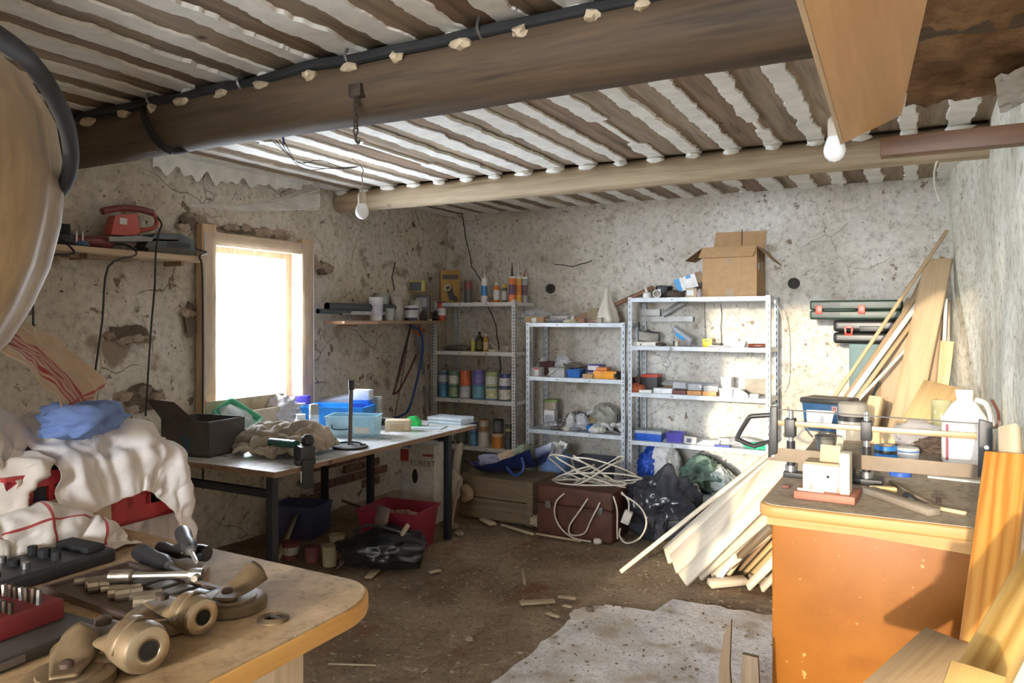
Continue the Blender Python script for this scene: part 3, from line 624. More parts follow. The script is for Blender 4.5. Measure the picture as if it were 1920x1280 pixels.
t = thing('overhead_platform', 'rough brown underside of the platform above the right wall', 'platform')
x0 = b1.x + .012
MB().grid(30, 40, lambda a, b: ((b0.x + .012) + (x0 - b0.x - .012) * b + (XR + .02 - x0) * a, 1.0 + 2.11 * b, 2.335 + .025 * fr(a * 4, b * 9) - .05 * max(0, a - .55))).build('underside', rough_m, t)
MB().bx(x0, XR + .02, 1.0, 3.11, 2.385, 2.42).build('deck', W((0.12, 0.07, 0.04), (0.24, 0.15, 0.09), 1), t)
MB().grid(10, 10, lambda a, b: (XR - .14 + .15 * a + .05 * b, 2.62 + .45 * b - .2 * a, 2.285 + .02 * fr(a * 6, b * 6) - .02)).build('plaster_flap', P((0.45, 0.42, 0.37), .9, bmp=.5), t)
for k in range(3): MB().bx(x0, XR + .02, 1.2 + .8 * k, 1.26 + .8 * k, 2.42, ZC - .01).build('hanger', boards[0], t)
tag(MB().tube([at(1758, 298, Y=4.75), at(1752, 320, Y=4.74), at(1752, 345, Y=4.72), at(1757, 365, Y=4.7), at(1761, 377, Y=4.7)], .005, 6).build('dangling_cord', P((0.7, 0.66, 0.55), .6)), 'short cream cord dangling from the far beam at right', 'cord')

# ================================================================ big fabric bag with black hoop, upper left
t = thing('dust_bag', 'bulging golden-brown ribbed fabric bag hanging at upper left', 'bag', (-2.045, .725, 0))
prof = [(.02, 1.36), (.16, 1.38), (.235, 1.43), (.300, 1.50), (.344, 1.584), (.380, 1.676), (.403, 1.78), (.414, 1.89), (.398, 2.02), (.352, 2.11), (.285, 2.165), (.18, 2.19), (.03, 2.20)]
def fabric():
    m, nt, b = newmat('golden_ribbed_fabric'); mp = texco(nt, (9, 9, .5)); n = nd(nt, 'ShaderNodeTexNoise', Scale=1.6, Detail=6.0, Roughness=.6); nt.links.new(mp.outputs[0], n.inputs[0])
    r = ramp(nt, ((.3, (0.10, 0.058, 0.02)), (.5, (0.22, 0.135, 0.055)), (.72, (0.36, 0.25, 0.12)))); nt.links.new(n.outputs[0], r.inputs[0]); nt.links.new(r.outputs[0], b.inputs['Base Color'])
    wv = nd(nt, 'ShaderNodeTexWave', Scale=55.0, Distortion=1.0, bands_direction='Z'); mp2 = texco(nt, (.4, .4, 1)); nt.links.new(mp2.outputs[0], wv.inputs[0]); bump(nt, b, wv.outputs[0], .08, .003)
    b.inputs['Roughness'].default_value = .6; b.inputs['Sheen Weight'].default_value = .3; return m
m = MB().lathe(prof, 72)
m.v = [(x * (1 + .02 * math.sin(14 * math.atan2(y, x)) * min(1, max(0, (2.1 - z) * 3)) + .02 * nz(x * 5, y * 5, z * 3)), y * (1 + .02 * math.sin(14 * math.atan2(y, x)) * min(1, max(0, (2.1 - z) * 3))), z) for x, y, z in m.v]
m.build('bag_body', fabric(), t, sharp=180)
MB().tube([(.02, 0, 2.19), (.0, 0, 2.4), (0, 0, ZC - .005)], .012, 8).build('hanging_strap', blackr, t)
hp = [at(-150, 20, Y=.50), at(-60, 40, Y=.54), at(10, 78, Y=.64), at(60, 120, Y=.74), at(98, 175, Y=.82), at(126, 240, Y=.92), at(133, 300, Y=1.0), at(122, 345, Y=1.06), at(95, 372, Y=1.12), at(40, 390, Y=1.16), at(-60, 380, Y=1.16), at(-170, 330, Y=1.1), at(-260, 220, Y=.9), at(-260, 100, Y=.66)]
MB().tube([p - Vector((-2.045, .725, 0)) for p in hp], .0165, 12, True).build('hoop', blackr, t)
bd = hp[5] - Vector((-2.045, .725, 0))
MB().tube([Vector((.336, .0 - .10, 1.60)), Vector((.372, -.12, 1.70)), Vector((.395, -.10, 1.80))], .004, 6).build('piping', P((0.75, 0.68, 0.55), .8), t)

# ================================================================ steel shelf units along the back wall
galv = P((0.66, 0.70, 0.74), .45, .35, .14, 10, .1); whitesteel = P((0.74, 0.75, 0.74), .5, .1, .1)
perf_w = perforated((0.74, 0.75, 0.73), .030, .013, .022, rough=.5, metal=.1); perf_g = perforated((0.66, 0.70, 0.74), .055, .014, .020, rough=.45, metal=.35)
perf_side = perf_g
YS = 5.97
def shelf_unit(label, u0, u1, levels, H, m_up, m_sh, depth=.38, yf=YS, split=()):
    x0, x1 = xu(u0, yf), xu(u1, yf); t = thing('shelf_unit', label, 'shelf unit', (x0, yf, 0), 0, 'steel shelf units on the back wall'); w = x1 - x0
    for x, y, sx, sy in ((0, 0, 1, 1), (w, 0, -1, 1), (0, depth, 1, -1), (w, depth, -1, -1)):
        f = .036; th = .0022; m = MB()
        m.bx(min(0, sx * f), max(0, sx * f), min(0, sy * th), max(0, sy * th), 0, H).bx(min(0, sx * th), max(0, sx * th), min(0, sy * f), max(0, sy * f), 0, H)
        m.build('upright', m_up, t, loc=(x, y, 0))
    for z in levels:
        m = MB().bx(.003, w - .003, .003, depth - .003, z - .003, z)
        m.bx(.003, w - .003, -.001, .003, z - .034, z).bx(.003, w - .003, depth - .003, depth, z - .034, z).bx(.0025, .005, 0, depth, z - .034, z).bx(w - .005, w - .0025, 0, depth, z - .034, z)
        m.bx(.003, w - .003, .003, .018, z - .034, z - .032)
        s_ = m.build('shelf', m_sh, t)
        for xb in (.016, w - .016, w * .33, w * .66): MB().cyl((xb, -.0012, z - .017), (xb, -.006, z - .017), .006, n=8).build('bolt', dsteel, s_)
    return t
ZL = (1.715, 1.255, .805, .365); ZM = (1.525, 1.045, .575, .06); ZR = (1.735, 1.335, .945, .545, .14)
shelf_unit('white slotted-angle shelf unit in the corner holding paint cans', 813, 966, ZL, 1.735, perf_w, whitesteel, .40)
shelf_unit('galvanised middle shelf unit with the lowest top, holding orange and blue boxes', 986, 1172, ZM, 1.53, perf_g, galv)
shelf_unit('galvanised right-hand shelf unit with the open carton on top', 1177, 1445, ZR, 1.742, perf_g, galv)
# ================================================================ things on the white corner shelf
G = 'sealant cartridges on the white shelf'; z = ZL[0] + .0005
navy = (0.03, 0.05, 0.16); C_ = lambda *c: P(c, .4)
can('dark red and grey spray can behind the white nozzle cartridge', 878, z, 6.10, 16, 42, C_(0.10, 0.10, 0.11), C_(0.20, 0.05, 0.045), C_(0.16, 0.04, 0.04), None, 'spray can', 'spray_can', (.58, .97))
cartridge('white cartridge with blue and black band and thin clear nozzle', 908, z, 6.05, 12, 46, white, P((0.7, 0.7, 0.68), .4), .13, P((0.05, 0.22, 0.5), .4))
t = thing('tape_roll', 'small brown tape roll on the white shelf top', 'tape roll', (xu(920, 6.04), 6.04, z + .028), (math.radians(90), 0, .3))
MB().lathe([(.018, -.012), (.028, -.012), (.028, .012), (.018, .012), (.018, -.012)], 20).build('roll', P((0.25, 0.15, 0.08), .5), t)
MB().lathe([(.0165, -.0125), (.0179, -.0125), (.0179, .0125), (.0165, .0125), (.0165, -.0125)], 20).build('core', card, t)
bottle('orange bottle with white cap and white band on the white shelf', 931, z, 6.05, 12, 38, P((0.62, 0.20, 0.03), .35), white, P((0.75, 0.74, 0.72), .5), neck=.4)
bottle('dark bottle with bright yellow cap on the white shelf', 946, z, 6.06, 11, 34, P((0.10, 0.13, 0.07), .35), P((0.75, 0.55, 0.06), .4), P((0.6, 0.6, 0.55), .5), neck=.75, capl=.2, sh=.7)
cartridge('orange and purple cartridge with black nozzle at the shelf corner', 960, z, 6.02, 13, 48, P((0.75, 0.22, 0.06), .4), black, .13, P((0.16, 0.07, 0.14), .4))
cartridge('yellow-orange cartridge with white nozzle beside the purple one', 972, z, 6.12, 12, 47, P((0.78, 0.42, 0.08), .4), white, .135, P((0.70, 0.25, 0.05), .4))
cartridge('grey-blue cartridge with dark red band at the right shelf end', 983, z, 6.24, 12, 48, P((0.42, 0.44, 0.48), .4), P((0.35, 0.08, 0.06), .4), .05, P((0.16, 0.10, 0.12), .4))
z = ZL[1] + .0005
tag(MB().blob((0, 0, .02), (.13, .10, .028), .4, 2.2, 4, 4, True, 0.0).build('sandpaper_pad', P((0.20, 0.15, 0.13), .9), loc=(xu(855, 6.1), 6.14, z)), 'crumpled brown sandpaper sheets on the second white shelf', 'sandpaper')
tub('small yellow beaker beside the black bottle', 887, z, 6.05, 10, 24, P((0.55, 0.50, 0.12), .5), white)
bottle('black bottle with pointed cap and gold lettering band', 899, z, 6.05, 15, 37, P((0.03, 0.035, 0.02), .3), black, P((0.10, 0.09, 0.03), .4), neck=.3, sh=.62)
bottle('slim golden glue bottle with white tip', 911, z, 6.04, 10, 34, P((0.45, 0.28, 0.07), .4), white, P((0.6, 0.5, 0.3), .4), neck=.25, sh=.6)
t = thing('tape_rolls', 'white masking tape roll lying on the second white shelf', 'tape roll', (xu(924, 6.05), 6.05, z))
MB().lathe([(.02, 0), (.045, 0), (.045, .02), (.02, .02), (.02, 0)], 20).build('roll', P((0.72, 0.68, 0.58), .6), t)
MB().lathe([(.0185, 0), (.0199, 0), (.0199, .021), (.0185, .021), (.0185, 0)], 18).build('core', card, t)
t = thing('paint_brush', 'paint brush with pinkish bristles leaning on the tape roll', 'brush', (xu(933, 6.1), 6.12, z), (0.2, -.75, 0))
MB().lathe([(.008, 0), (.011, .02), (.008, .10), (.013, .12)], 10).build('handle', P((0.7, 0.66, 0.6), .5), t); MB().bx(-.018, .018, -.007, .007, .12, .15).build('ferrule', steel, t); MB().bx(-.02, .02, -.008, .008, .15, .20).build('bristles', P((0.30, 0.16, 0.14), .9), t, bevel=.004)
tag(MB().blob((0, 0, .03), (.055, .05, .035), .6, 3, 9, 4, True, 0).build('crumpled_wrap', P((0.55, 0.45, 0.40), .5), loc=(xu(950, 6.08), 6.1, z)), 'crumpled pale wrapper at the right end of the second white shelf', 'wrapper')
# two tiers of paint cans
z = ZL[2] + .0005; gp = 'paint cans on the third white shelf'
row = ((831, 19, 25, 23, (0.10, 0.14, 0.24), (0.52, 0.56, 0.62), 'grey-blue banded', (0.05, 0.20, 0.36), (0.08, 0.26, 0.42), 'teal blue'),
       (851, 20, 23, 26, (0.16, 0.30, 0.18), (0.72, 0.74, 0.70), 'white banded green', (0.06, 0.16, 0.10), (0.30, 0.40, 0.28), 'dark green landscape'),
       (873, 21, 24, 28, (0.60, 0.12, 0.05), (0.66, 0.16, 0.06), 'orange-red', (0.45, 0.48, 0.52), (0.70, 0.72, 0.74), 'pale grey'),
       (897, 23, 27, 27, (0.14, 0.12, 0.40), (0.22, 0.18, 0.48), 'violet-blue', (0.07, 0.22, 0.38), (0.18, 0.40, 0.52), 'turquoise'),
       (922, 24, 25, 27, (0.42, 0.48, 0.20), (0.74, 0.76, 0.70), 'white and olive', (0.14, 0.24, 0.44), (0.62, 0.64, 0.40), 'olive and blue'),
       (947, 23, 24, 26, (0.05, 0.07, 0.20), (0.70, 0.72, 0.76), 'white and navy', (0.10, 0.10, 0.14), (0.70, 0.66, 0.58), 'cream and dark grey'))
for i, (u, wp, hl, hu, b1, l1, n1, b0, l0, n0) in enumerate(row):
    where = ('leftmost', 'second from left', 'third from left', 'fourth from left', 'fifth from left', 'rightmost')[i]
    can(n0 + ' paint can, ' + where + ' in the lower tier', u, z, 6.05, wp, hl, P(b0, .35), P(l0, .45, 0, .35, 30), None, gp)
    can(n1 + ' paint can, ' + where + ' in the upper tier', u, z + hl * mpp(u, 6.05) + .002, 6.05, wp, hu, P(b1, .35), P(l1, .45, 0, .25, 30), None, gp, bl=(.15, .7))
z = ZL[3] + .0005; gp = 'tins and jars on the lowest white shelf'
bottle('brown bottle with cream label at the far left of the lowest white shelf', 846, z, 6.06, 11, 36, P((0.12, 0.06, 0.03), .3), black, P((0.6, 0.55, 0.45), .5))
can('dark lidded jar behind the bench end on the lowest white shelf', 866, z, 6.08, 22, 40, P((0.05, 0.05, 0.045), .4), P((0.14, 0.13, 0.12), .5), black, gp, 'jar', 'storage_jar')
can('light blue paint tin at the bottom beside the white tin', 888, z, 6.04, 15, 25, P((0.05, 0.20, 0.42), .4), P((0.18, 0.42, 0.62), .4), None, gp)
can('darker blue paint tin stacked on the light blue one', 888, z + 25 * mpp(888, 6.04) + .002, 6.04, 15, 18, P((0.08, 0.15, 0.30), .4), None, None, gp)
can('white label tin under the brown tin on the lowest white shelf', 907, z, 6.03, 20, 29, P((0.6, 0.6, 0.6), .4), P((0.76, 0.75, 0.72), .5), None, gp)
can('brown tin with white patch stacked on the white tin', 907, z + 29 * mpp(907, 6.03) + .002, 6.03, 18, 22, P((0.40, 0.20, 0.09), .4), P((0.55, 0.50, 0.44), .5), C_(0.25, 0.16, 0.1), gp, bl=(.4, .9))
can('orange tin with pale top band on the lowest white shelf', 933, z, 6.03, 22, 28, P((0.60, 0.22, 0.04), .4), P((0.72, 0.66, 0.55), .5), None, gp, bl=(.78, .95))
can('grey-black tin stacked on the orange tin', 934, z + 28 * mpp(934, 6.03) + .002, 6.03, 21, 25, P((0.06, 0.065, 0.07), .4), P((0.12, 0.13, 0.15), .4), black, gp)
can('dark tin at the right end of the lowest white shelf', 954, z, 6.03, 16, 24, P((0.06, 0.07, 0.06), .4), None, None, gp)
can('gold banded tin stacked at the right end of the lowest white shelf', 954, z + 24 * mpp(954, 6.03) + .002, 6.03, 15, 23, P((0.08, 0.075, 0.06), .4), P((0.45, 0.36, 0.16), .4), None, gp, bl=(.4, .6))

# ================================================================ things on the middle unit
z = ZM[0] + .0005
carton('carton', 'flat brown carton with white label at the left end of the middle top', 'box', 983, 1019, z, z + .055, 6.03, .16, card, 0, (.38, .62, .05, .8), white)
tag(MB().blob((0, 0, .045), (.13, .09, .06), .55, 2.0, 21, 4, True, 0).build('clear_plastic_bag', clear((0.95, 0.96, 0.97), .55, .2), loc=(xu(1003, 6.2), 6.24, z)), 'crumpled clear plastic bag behind the flat carton', 'bag')
carton('nail_tray', 'dark tray of small screws on the middle top', 'tray', 1024, 1056, z, z + .03, 6.04, .14, P((0.12, 0.11, 0.11), .6), 0, None, None, lid=P((0.26, 0.25, 0.24), .5, .4, .5, 60))
carton('paper_pad', 'pale lilac paper pad lying on the middle top', 'paper pad', 1031, 1066, z + .034, z + .062, 6.14, .15, P((0.62, 0.56, 0.60), .7), -.1)
tag(MB().blob((0, 0, .014), (.075, .05, .018), .3, 2, 31, 3).build('sponge', P((0.72, 0.66, 0.45), .9), loc=(xu(1068, 6.04), 6.05, z)), 'flat cream sponge at the front of the middle top', 'sponge')
lean('wood_offcut', 'reddish wooden stick propped on the middle top', 'wood', (xu(1075, 6.1), 6.1, z + .02), (xu(1098, 6.12), 6.16, z + .085), .03, .012, W((0.3, 0.13, 0.07), (0.5, 0.28, 0.17), 2))
tag(MB().lathe([(.006, 0), (.016, .01), (.018, .03), (.01, .045), (.004, .06)], 10).build('plastic_nozzle', white, loc=(xu(1071, 6.08), 6.09, z + .012), rot=(0, .3, .5)), 'small white plastic nozzle beside the reddish stick', 'nozzle')
carton('cardboard_box', 'small upright brown box beside the white cone bag', 'box', 1099, 1117, z + .03, z + .13, 6.16, .13, P((0.33, 0.27, 0.17), .9), .25)
carton('parts_box', 'pinkish opened carton under the small brown box', 'box', 1096, 1126, z, z + .029, 6.10, .20, P((0.52, 0.36, 0.30), .8))
def cone(t):
    MB().lathe([(.028, .14), (.02, .2), (.022, .26), (.008, .30)], 14).build('twisted_top', P((0.66, 0.62, 0.52), .5), t)
cb = MB().lathe([(.085, 0), (.09, .03), (.075, .10), (.05, .17), (.032, .23), (.026, .28), (.006, .315)], 30)
cb.v = [(x * (1 + .22 * math.sin(5 * math.atan2(y, x) + z_ * 9) * max(.2, 1 - z_ * 2)), y * (1 + .22 * math.sin(5 * math.atan2(y, x) + z_ * 9)), z_) for x, y, z_ in cb.v]
tag(cb.build('bag_cone', P((0.68, 0.64, 0.54), .45, 0, .1, 6), loc=(xu(1137, 6.08), 6.11, z), sharp=180), 'tall white cone-shaped plastic bag standing on the middle top', 'bag')
lean('red_batten', 'long reddish batten sloping up between the two galvanised units', 'batten', (xu(1105, 6.27), 6.27, z + .06), (xu(1225, 6.27), 6.27, ZR[0] + .10), .035, .02, W((0.22, 0.10, 0.055), (0.38, 0.20, 0.12), 2))
z = ZM[1] + .0005
carton('screw_box', 'white screw box with red corner at the left of the middle unit', 'box', 992, 1010, z, z + .078, 6.02, .12, P((0.72, 0.68, 0.68), .6), 0, (.55, .98, .75, .95), P((0.55, 0.08, 0.08), .5))
carton('rusty_tin_box', 'dark maroon box behind the white screw box', 'box', 1010, 1036, z, z + .125, 6.16, .12, P((0.09, 0.03, 0.025), .7), .1)
tag(MB().grid(6, 6, lambda a, b: (.07 * a + .02 * b, .05 * b, .03 + .09 * a * (1 - .4 * b) + .02 * nz(a * 4, b * 4)), False).build('paper_scraps', P((0.78, 0.78, 0.76), .7), loc=(xu(1000, 6.1), 6.15, z + .05)), 'white folded papers sticking up behind the screw box', 'paper')
t = carton('grey_tray', 'grey plastic parts tray with a stick lying across it', 'tray', 1029, 1058, z, z + .08, 6.02, .13, P((0.46, 0.46, 0.45), .6), 0, None, None, lid=P((0.36, 0.36, 0.35), .6))
lean('white_stick', 'short pale stick leaning on the grey parts tray', 'stick', (xu(1026, 6.0), 6.003, z + .012), (xu(1046, 6.01), 6.008, z + .085), .014, .008, P((0.62, 0.6, 0.55), .6))
tag(MB().blob((0, 0, .075), (.075, .06, .09), .45, 2.4, 23, 4, True, 0).build('screw_bag', clear((0.94, 0.95, 0.96), .5, .15), loc=(xu(1050, 6.2), 6.25, z)), 'clear bag of shiny screws standing behind the grey tray', 'bag')
tag(MB().blob((0, 0, .02), (.11, .07, .03), .4, 2, 41, 3, False, 0).build('sanding_discs', P((0.22, 0.18, 0.14), .9), loc=(xu(1075, 6.22), 6.24, z + .07)), 'brown heap of sanding sheets behind the blue tray', 'sandpaper')
def tray(name, label, u0, u1, z0, h, Y, d, m, cat='tray', inner=None):
    x0, x1 = xu(u0, Y), xu(u1, Y); w = x1 - x0; t = thing(name, label, cat, ((x0 + x1) / 2, Y + d / 2, z0)); k = .9
    vs = [(sx * w / 2 * f, sy * d / 2 * f, zz) for f, zz in ((k, 0), (1, h), (.93, h), (k * .94, .005)) for sx, sy in ((-1, -1), (1, -1), (1, 1), (-1, 1))]
    fs = [(3, 2, 1, 0), (12, 13, 14, 15)] + [(r * 4 + i, r * 4 + (i + 1) % 4, r * 4 + 4 + (i + 1) % 4, r * 4 + 4 + i) for r in range(3) for i in range(4)]
    MB().add(vs, fs).build('body', m, t)
    r_ = MB()
    for sx, sy, lx, ly in ((0, -1, w, .006), (0, 1, w, .006), (-1, 0, .006, d), (1, 0, .006, d)): r_.box((sx * w / 2, sy * d / 2, h), (lx + .004, ly + .004, .006))
    r_.build('rim', m, t)
    if inner: MB().blob((0, 0, h * .45), (w * .38, d * .38, h * .4), .5, 3, u0 % 17, 3).build('contents', inner, t)
    return t
blue_p = P((0.015, 0.12, 0.42), .35)
tray('blue_tray', 'small bright blue storage tray in the middle unit, second shelf', 1063, 1087, z, .068, 6.02, .13, blue_p, inner=dsteel)
pur = P((0.11, 0.07, 0.32), .4)
for k, (nm, hh) in enumerate((('lower', 0), ('upper', .057))):
    carton('purple_screw_box', nm + ' purple screw box with white label in the middle unit', 'box', 1101, 1125, z + hh, z + hh + .055, 6.13, .14, pur, 0, (.06, .88, .12, .8), white, group='purple screw boxes')
carton('orange_drill_case', 'bright orange case with black latch on the second middle shelf', 'case', 1113, 1155, z, z + .062, 6.02, .15, P((0.85, 0.36, 0.03), .35), 0, (.9, 1.0, .1, .9), black, lid=P((0.82, 0.33, 0.03), .35))
carton('orange_small_case', 'darker orange small case lying on the bright orange case', 'case', 1117, 1138, z + .0655, z + .095, 6.04, .10, P((0.62, 0.20, 0.04), .4))
carton('tan_box', 'flat tan box left of the orange case', 'box', 1092, 1111, z, z + .036, 6.01, .1, P((0.50, 0.30, 0.15), .7))
tag(MB().blob((0, 0, .035), (.05, .05, .038), .4, 2, 45, 3, False, 0).build('black_knob_tool', black, loc=(xu(1162, 6.05), 6.06, z)), 'black tool beside the orange case at the right of the middle unit', 'tool')
z = ZM[2] + .0005
carton('green_top_box', 'upright box with green top edge at the left of the third middle shelf', 'box', 1020, 1043, z, z + .245, 6.16, .09, P((0.24, 0.23, 0.20), .7), .05, (.05, .9, .55, .92), P((0.42, 0.36, 0.28), .7), lid=P((0.20, 0.30, 0.08), .6))
carton('white_wall_box', 'pale upright box with grey print in front of the green-topped box', 'box', 1020, 1039, z, z + .165, 6.06, .08, P((0.66, 0.66, 0.66), .5), 0, (.1, .9, .3, .75), P((0.35, 0.37, 0.40), .5))
shiny = clear((0.9, 0.92, 0.95), .45, .12, (0.75, 0.77, 0.8)); grey_sh = P((0.42, 0.43, 0.45), .35, .3, .4, 16)
for k, (u, s_, m_, nm) in enumerate(((1036, (.09, .06, .035), grey_sh, 'grey'), (1056, (.06, .05, .055), dsteel, 'dark'), (1069, (.045, .05, .07), P((0.62, 0.62, 0.62), .4), 'white'), (1090, (.06, .05, .085), shiny, 'clear'), (1118, (.07, .06, .04), P((0.60, 0.60, 0.55), .5), 'cream'))):
    Y = 6.05 if k < 4 else 6.02
    tag(MB().crumple((0, 0, s_[2] * .9), s_, 50 + k, 16, 4, .25, 2.0, 0).build('fittings_bag', m_, loc=(xu(u, Y), Y + .01, z)), nm + ' packet of small fittings on the third middle shelf', 'packet', 'packets of fittings on the third middle shelf')
lean('wrapped_rod', 'long pale wrapped rod lying across the packets', 'rod', (xu(1053, 6.05), 6.14, z + .07), (xu(1102, 6.1), 6.22, z + .16), .04, .012, P((0.66, 0.66, 0.68), .35, .2))
tag(MB().blob((0, 0, .1), (.12, .10, .12), .3, 1.6, 61, 4, True, 0).build('grey_plastic_sack', clear((0.82, 0.82, 0.76), .35, .3, (0.45, 0.44, 0.38)), loc=(xu(1133, 6.2), 6.22, z)), 'round greyish plastic sack at the back of the third middle shelf', 'bag')
tray('blue_tray', 'small blue tray at the front of the third middle shelf', 1100, 1125, z, .062, 6.005, .12, blue_p)
t = thing('bit_holder', 'dark tub of upright black drill bits on the third middle shelf', 'drill bits', (xu(1159, 6.15), 6.2, z))
MB().lathe([(.04, 0), (.045, .10), (.042, .10), (.038, .004), (0, .004)], 18).build('tub', P((0.07, 0.07, 0.07), .5), t)
for k in range(9): MB().cyl((.022 * math.cos(k * .7), .022 * math.sin(k * .7), .01), (.03 * math.cos(k * .7), .03 * math.sin(k * .7), .14 + .03 * ((k * 37) % 5) / 5), .005, n=6).build('bit', black, t)
for k, (u0, a) in enumerate(((1136, .5), (1152, .62), (1162, .68))):
    t = thing('pipe_bend', ('leftmost', 'middle', 'rightmost')[k] + ' white curved pipe piece at the right of the third middle shelf', 'pipe', (xu(u0, 6.05), 6.06 + .02 * k, z + .03), (0, 0, a), 'white pipe pieces')
    MB().tube([(-.05, 0, .03), (-.02, 0, .045), (.02, 0, .03), (.05, 0, -.005)], .019, 12).build('pipe', P((0.68, 0.67, 0.65), .4), t)
    MB().cyl((-.056, 0, .027), (-.046, 0, .033), .022, n=12).build('collar', P((0.3, 0.3, 0.32), .4), t)
tag(MB().grid(10, 4, lambda a, b: (.16 * a, .07 * b, .006 + .02 * math.sin(a * 3) + .01 * nz(a * 5, b * 4))).build('plastic_strip', P((0.6, 0.6, 0.6), .4), loc=(xu(1125, 5.99), 5.985, z)), 'curled white plastic strip at the front edge of the third middle shelf', 'plastic strip')
for k, (u, Y, s_, m_, nm, cat_) in enumerate(((1040, 6.0, (.045, .035, .018), P((0.12, 0.11, 0.10), .5), 'black flat packet at the front left of the third middle shelf', 'packet'), (1061, 6.0, (.03, .03, .022), P((0.55, 0.5, 0.4), .6), 'small beige lump beside the black flat packet', 'fitting'), (1078, 6.0, (.05, .04, .020), P((0.30, 0.31, 0.33), .35, .4), 'dull metal fitting in the front middle of the third middle shelf', 'fitting'), (1092, 6.18, (.06, .05, .08), P((0.10, 0.10, 0.11), .5), 'dark lump behind the clear packet on the third middle shelf', 'fitting'), (1072, 6.17, (.06, .05, .075), P((0.22, 0.20, 0.18), .6), 'brown-grey lump at the back of the third middle shelf', 'fitting'), (1112, 6.16, (.05, .05, .075), P((0.40, 0.30, 0.14), .6), 'golden brown roll behind the blue tray on the third shelf', 'roll'))): tag(MB().crumple((0, 0, s_[2] * .9), s_, 200 + k, 14, 3, .2, 2.0, 0).build('loose_fitting', m_, loc=(xu(u, Y), Y + .02, z), sharp=60), nm, cat_)
for k, (u0, u1, m_, nm) in enumerate(((1046, 1056, P((0.45, 0.30, 0.2), .7), 'small brown box right of the dark nail tray'), (1084, 1095, P((0.30, 0.13, 0.08), .7), 'rust coloured little box beside the pinkish carton'), (1118, 1128, P((0.42, 0.36, 0.3), .7), 'grey-brown little box at the foot of the cone bag'))): carton('little_box', nm, 'box', u0, u1, ZM[0] + .0005, ZM[0] + .03 + .008 * k, 6.0 if k else 6.2, .06, m_)
# bin and bucket on the bottom of the middle unit
z = ZM[3] + .0005
t = thing('blue_bucket', 'light blue bucket of metal scraps under the middle unit', 'bucket', (xu(1042, 5.75), 5.75, 0))
bb = P((0.16, 0.26, 0.48), .45)
MB().lathe([(.105, 0), (.135, .40), (.128, .40), (.100, .006), (0, .006)], 26).build('wall', bb, t); MB().lathe([(.133, .385), (.143, .39), (.143, .402), (.13, .402)], 26).build('rim', bb, t)
for k in range(6): MB().box((.05 * math.cos(k * 1.1), .05 * math.sin(k * 1.3), .40 + .02 * (k % 3)), (.012 + .02 * (k % 2), .07, .16), (.4 * math.sin(k), .5 * math.cos(k * 2), k)).build('metal_scrap', (steel, grey_sh, white)[k % 3], t)
MB().tube([(-.13, 0, .39), (-.10, -.12, .30), (0, -.15, .25), (.10, -.12, .30), (.13, 0, .39)], .004, 6).build('handle', steel, t)
tray('dark_bin', 'dark rectangular bin beside the light blue bucket', 1068, 1132, .21, .20, 5.62, .28, P((0.045, 0.05, 0.062), .4), 'bin')
carton('store_box', 'brown box under the dark bin behind the cable tangle', 'box', 1070, 1128, 0, .205, 5.63, .26, cardd)

# ================================================================ things on the right-hand unit
z = ZR[0] + .0005
t = thing('open_carton', 'large open cardboard box with spread flaps on the right shelf unit', 'box', ((xu(1316, 6.0) + xu(1418, 6.0)) / 2, 6.02, z))
w = xu(1418, 6.0) - xu(1316, 6.0); h = .395; d = .36
m = MB(); 
for x0_, x1_, y0_, y1_ in ((-w / 2, w / 2, 0, .005), (-w / 2, w / 2, d - .005, d), (-w / 2, -w / 2 + .005, .005, d - .005), (w / 2 - .005, w / 2, .005, d - .005)): m.bx(x0_, x1_, y0_, y1_, .004, h)
m.bx(-w / 2, w / 2, 0, d, 0, .004); cbm = P((0.50, 0.31, 0.155), .85, 0, .10, 18, .15); m.build('walls', cbm, t)
def flap(pts, m_=cbm):
    a, b, c_, d_ = [Vector(p) for p in pts]; n = (b - a).cross(d_ - a).normalized() * .004
    MB().add([tuple(p) for p in (a, b, c_, d_)] + [tuple(p + n) for p in (a, b, c_, d_)], [(3, 2, 1, 0), (4, 5, 6, 7), (0, 1, 5, 4), (1, 2, 6, 5), (2, 3, 7, 6), (3, 0, 4, 7)]).build('flap', m_, t)
flap([(-w / 2, -.002, h), (w / 2, -.002, h), (w / 2 - .02, -.05, h - .085), (-w / 2 - .02, -.05, h - .085)][::-1])
flap([(-w / 2, d, h), (w / 2, d, h), (w / 2 + .01, d + .012, h + .155), (-w / 2 + .02, d + .012, h + .16)])
flap([(-w / 2, 0, h), (-w / 2, d, h), (-w / 2 - .145, d - .02, h - .09), (-w / 2 - .145, .01, h - .10)], cardd)
flap([(w / 2, 0, h), (w / 2, d, h), (w / 2 + .135, d - .02, h - .14), (w / 2 + .12, .02, h - .12)], cardd)
MB().bx(-.03, .03, -.0015, .001, 0, .06).build('tape', tape_m, t); MB().bx(-.02, .022, -.0015, .001, h - .13, h - .09).build('tape', tape_m, t)
for k, (y, zz, s_) in enumerate(((.06, h - .18, .05), (.19, h - .20, .08), (.10, h - .09, .05))): MB().bx(w / 2 - .001, w / 2 + .0015, y, y + s_, zz, zz + s_ * 1.1).build('printed_mark', (white, P((0.4, 0.36, 0.3), .7), P((0.25, 0.16, 0.1), .7))[k], t)
ac = at(1288, 531, Y=6.12)
t = thing('blue_white_box', 'white box with blue ends tilted against the big carton', 'box', (ac.x, 6.14, ac.z), (0, -.30, .1))
MB().bx(-.088, .088, -.07, .07, -.055, .055).build('body', P((0.86, 0.86, 0.85), .5), t, bevel=.003)
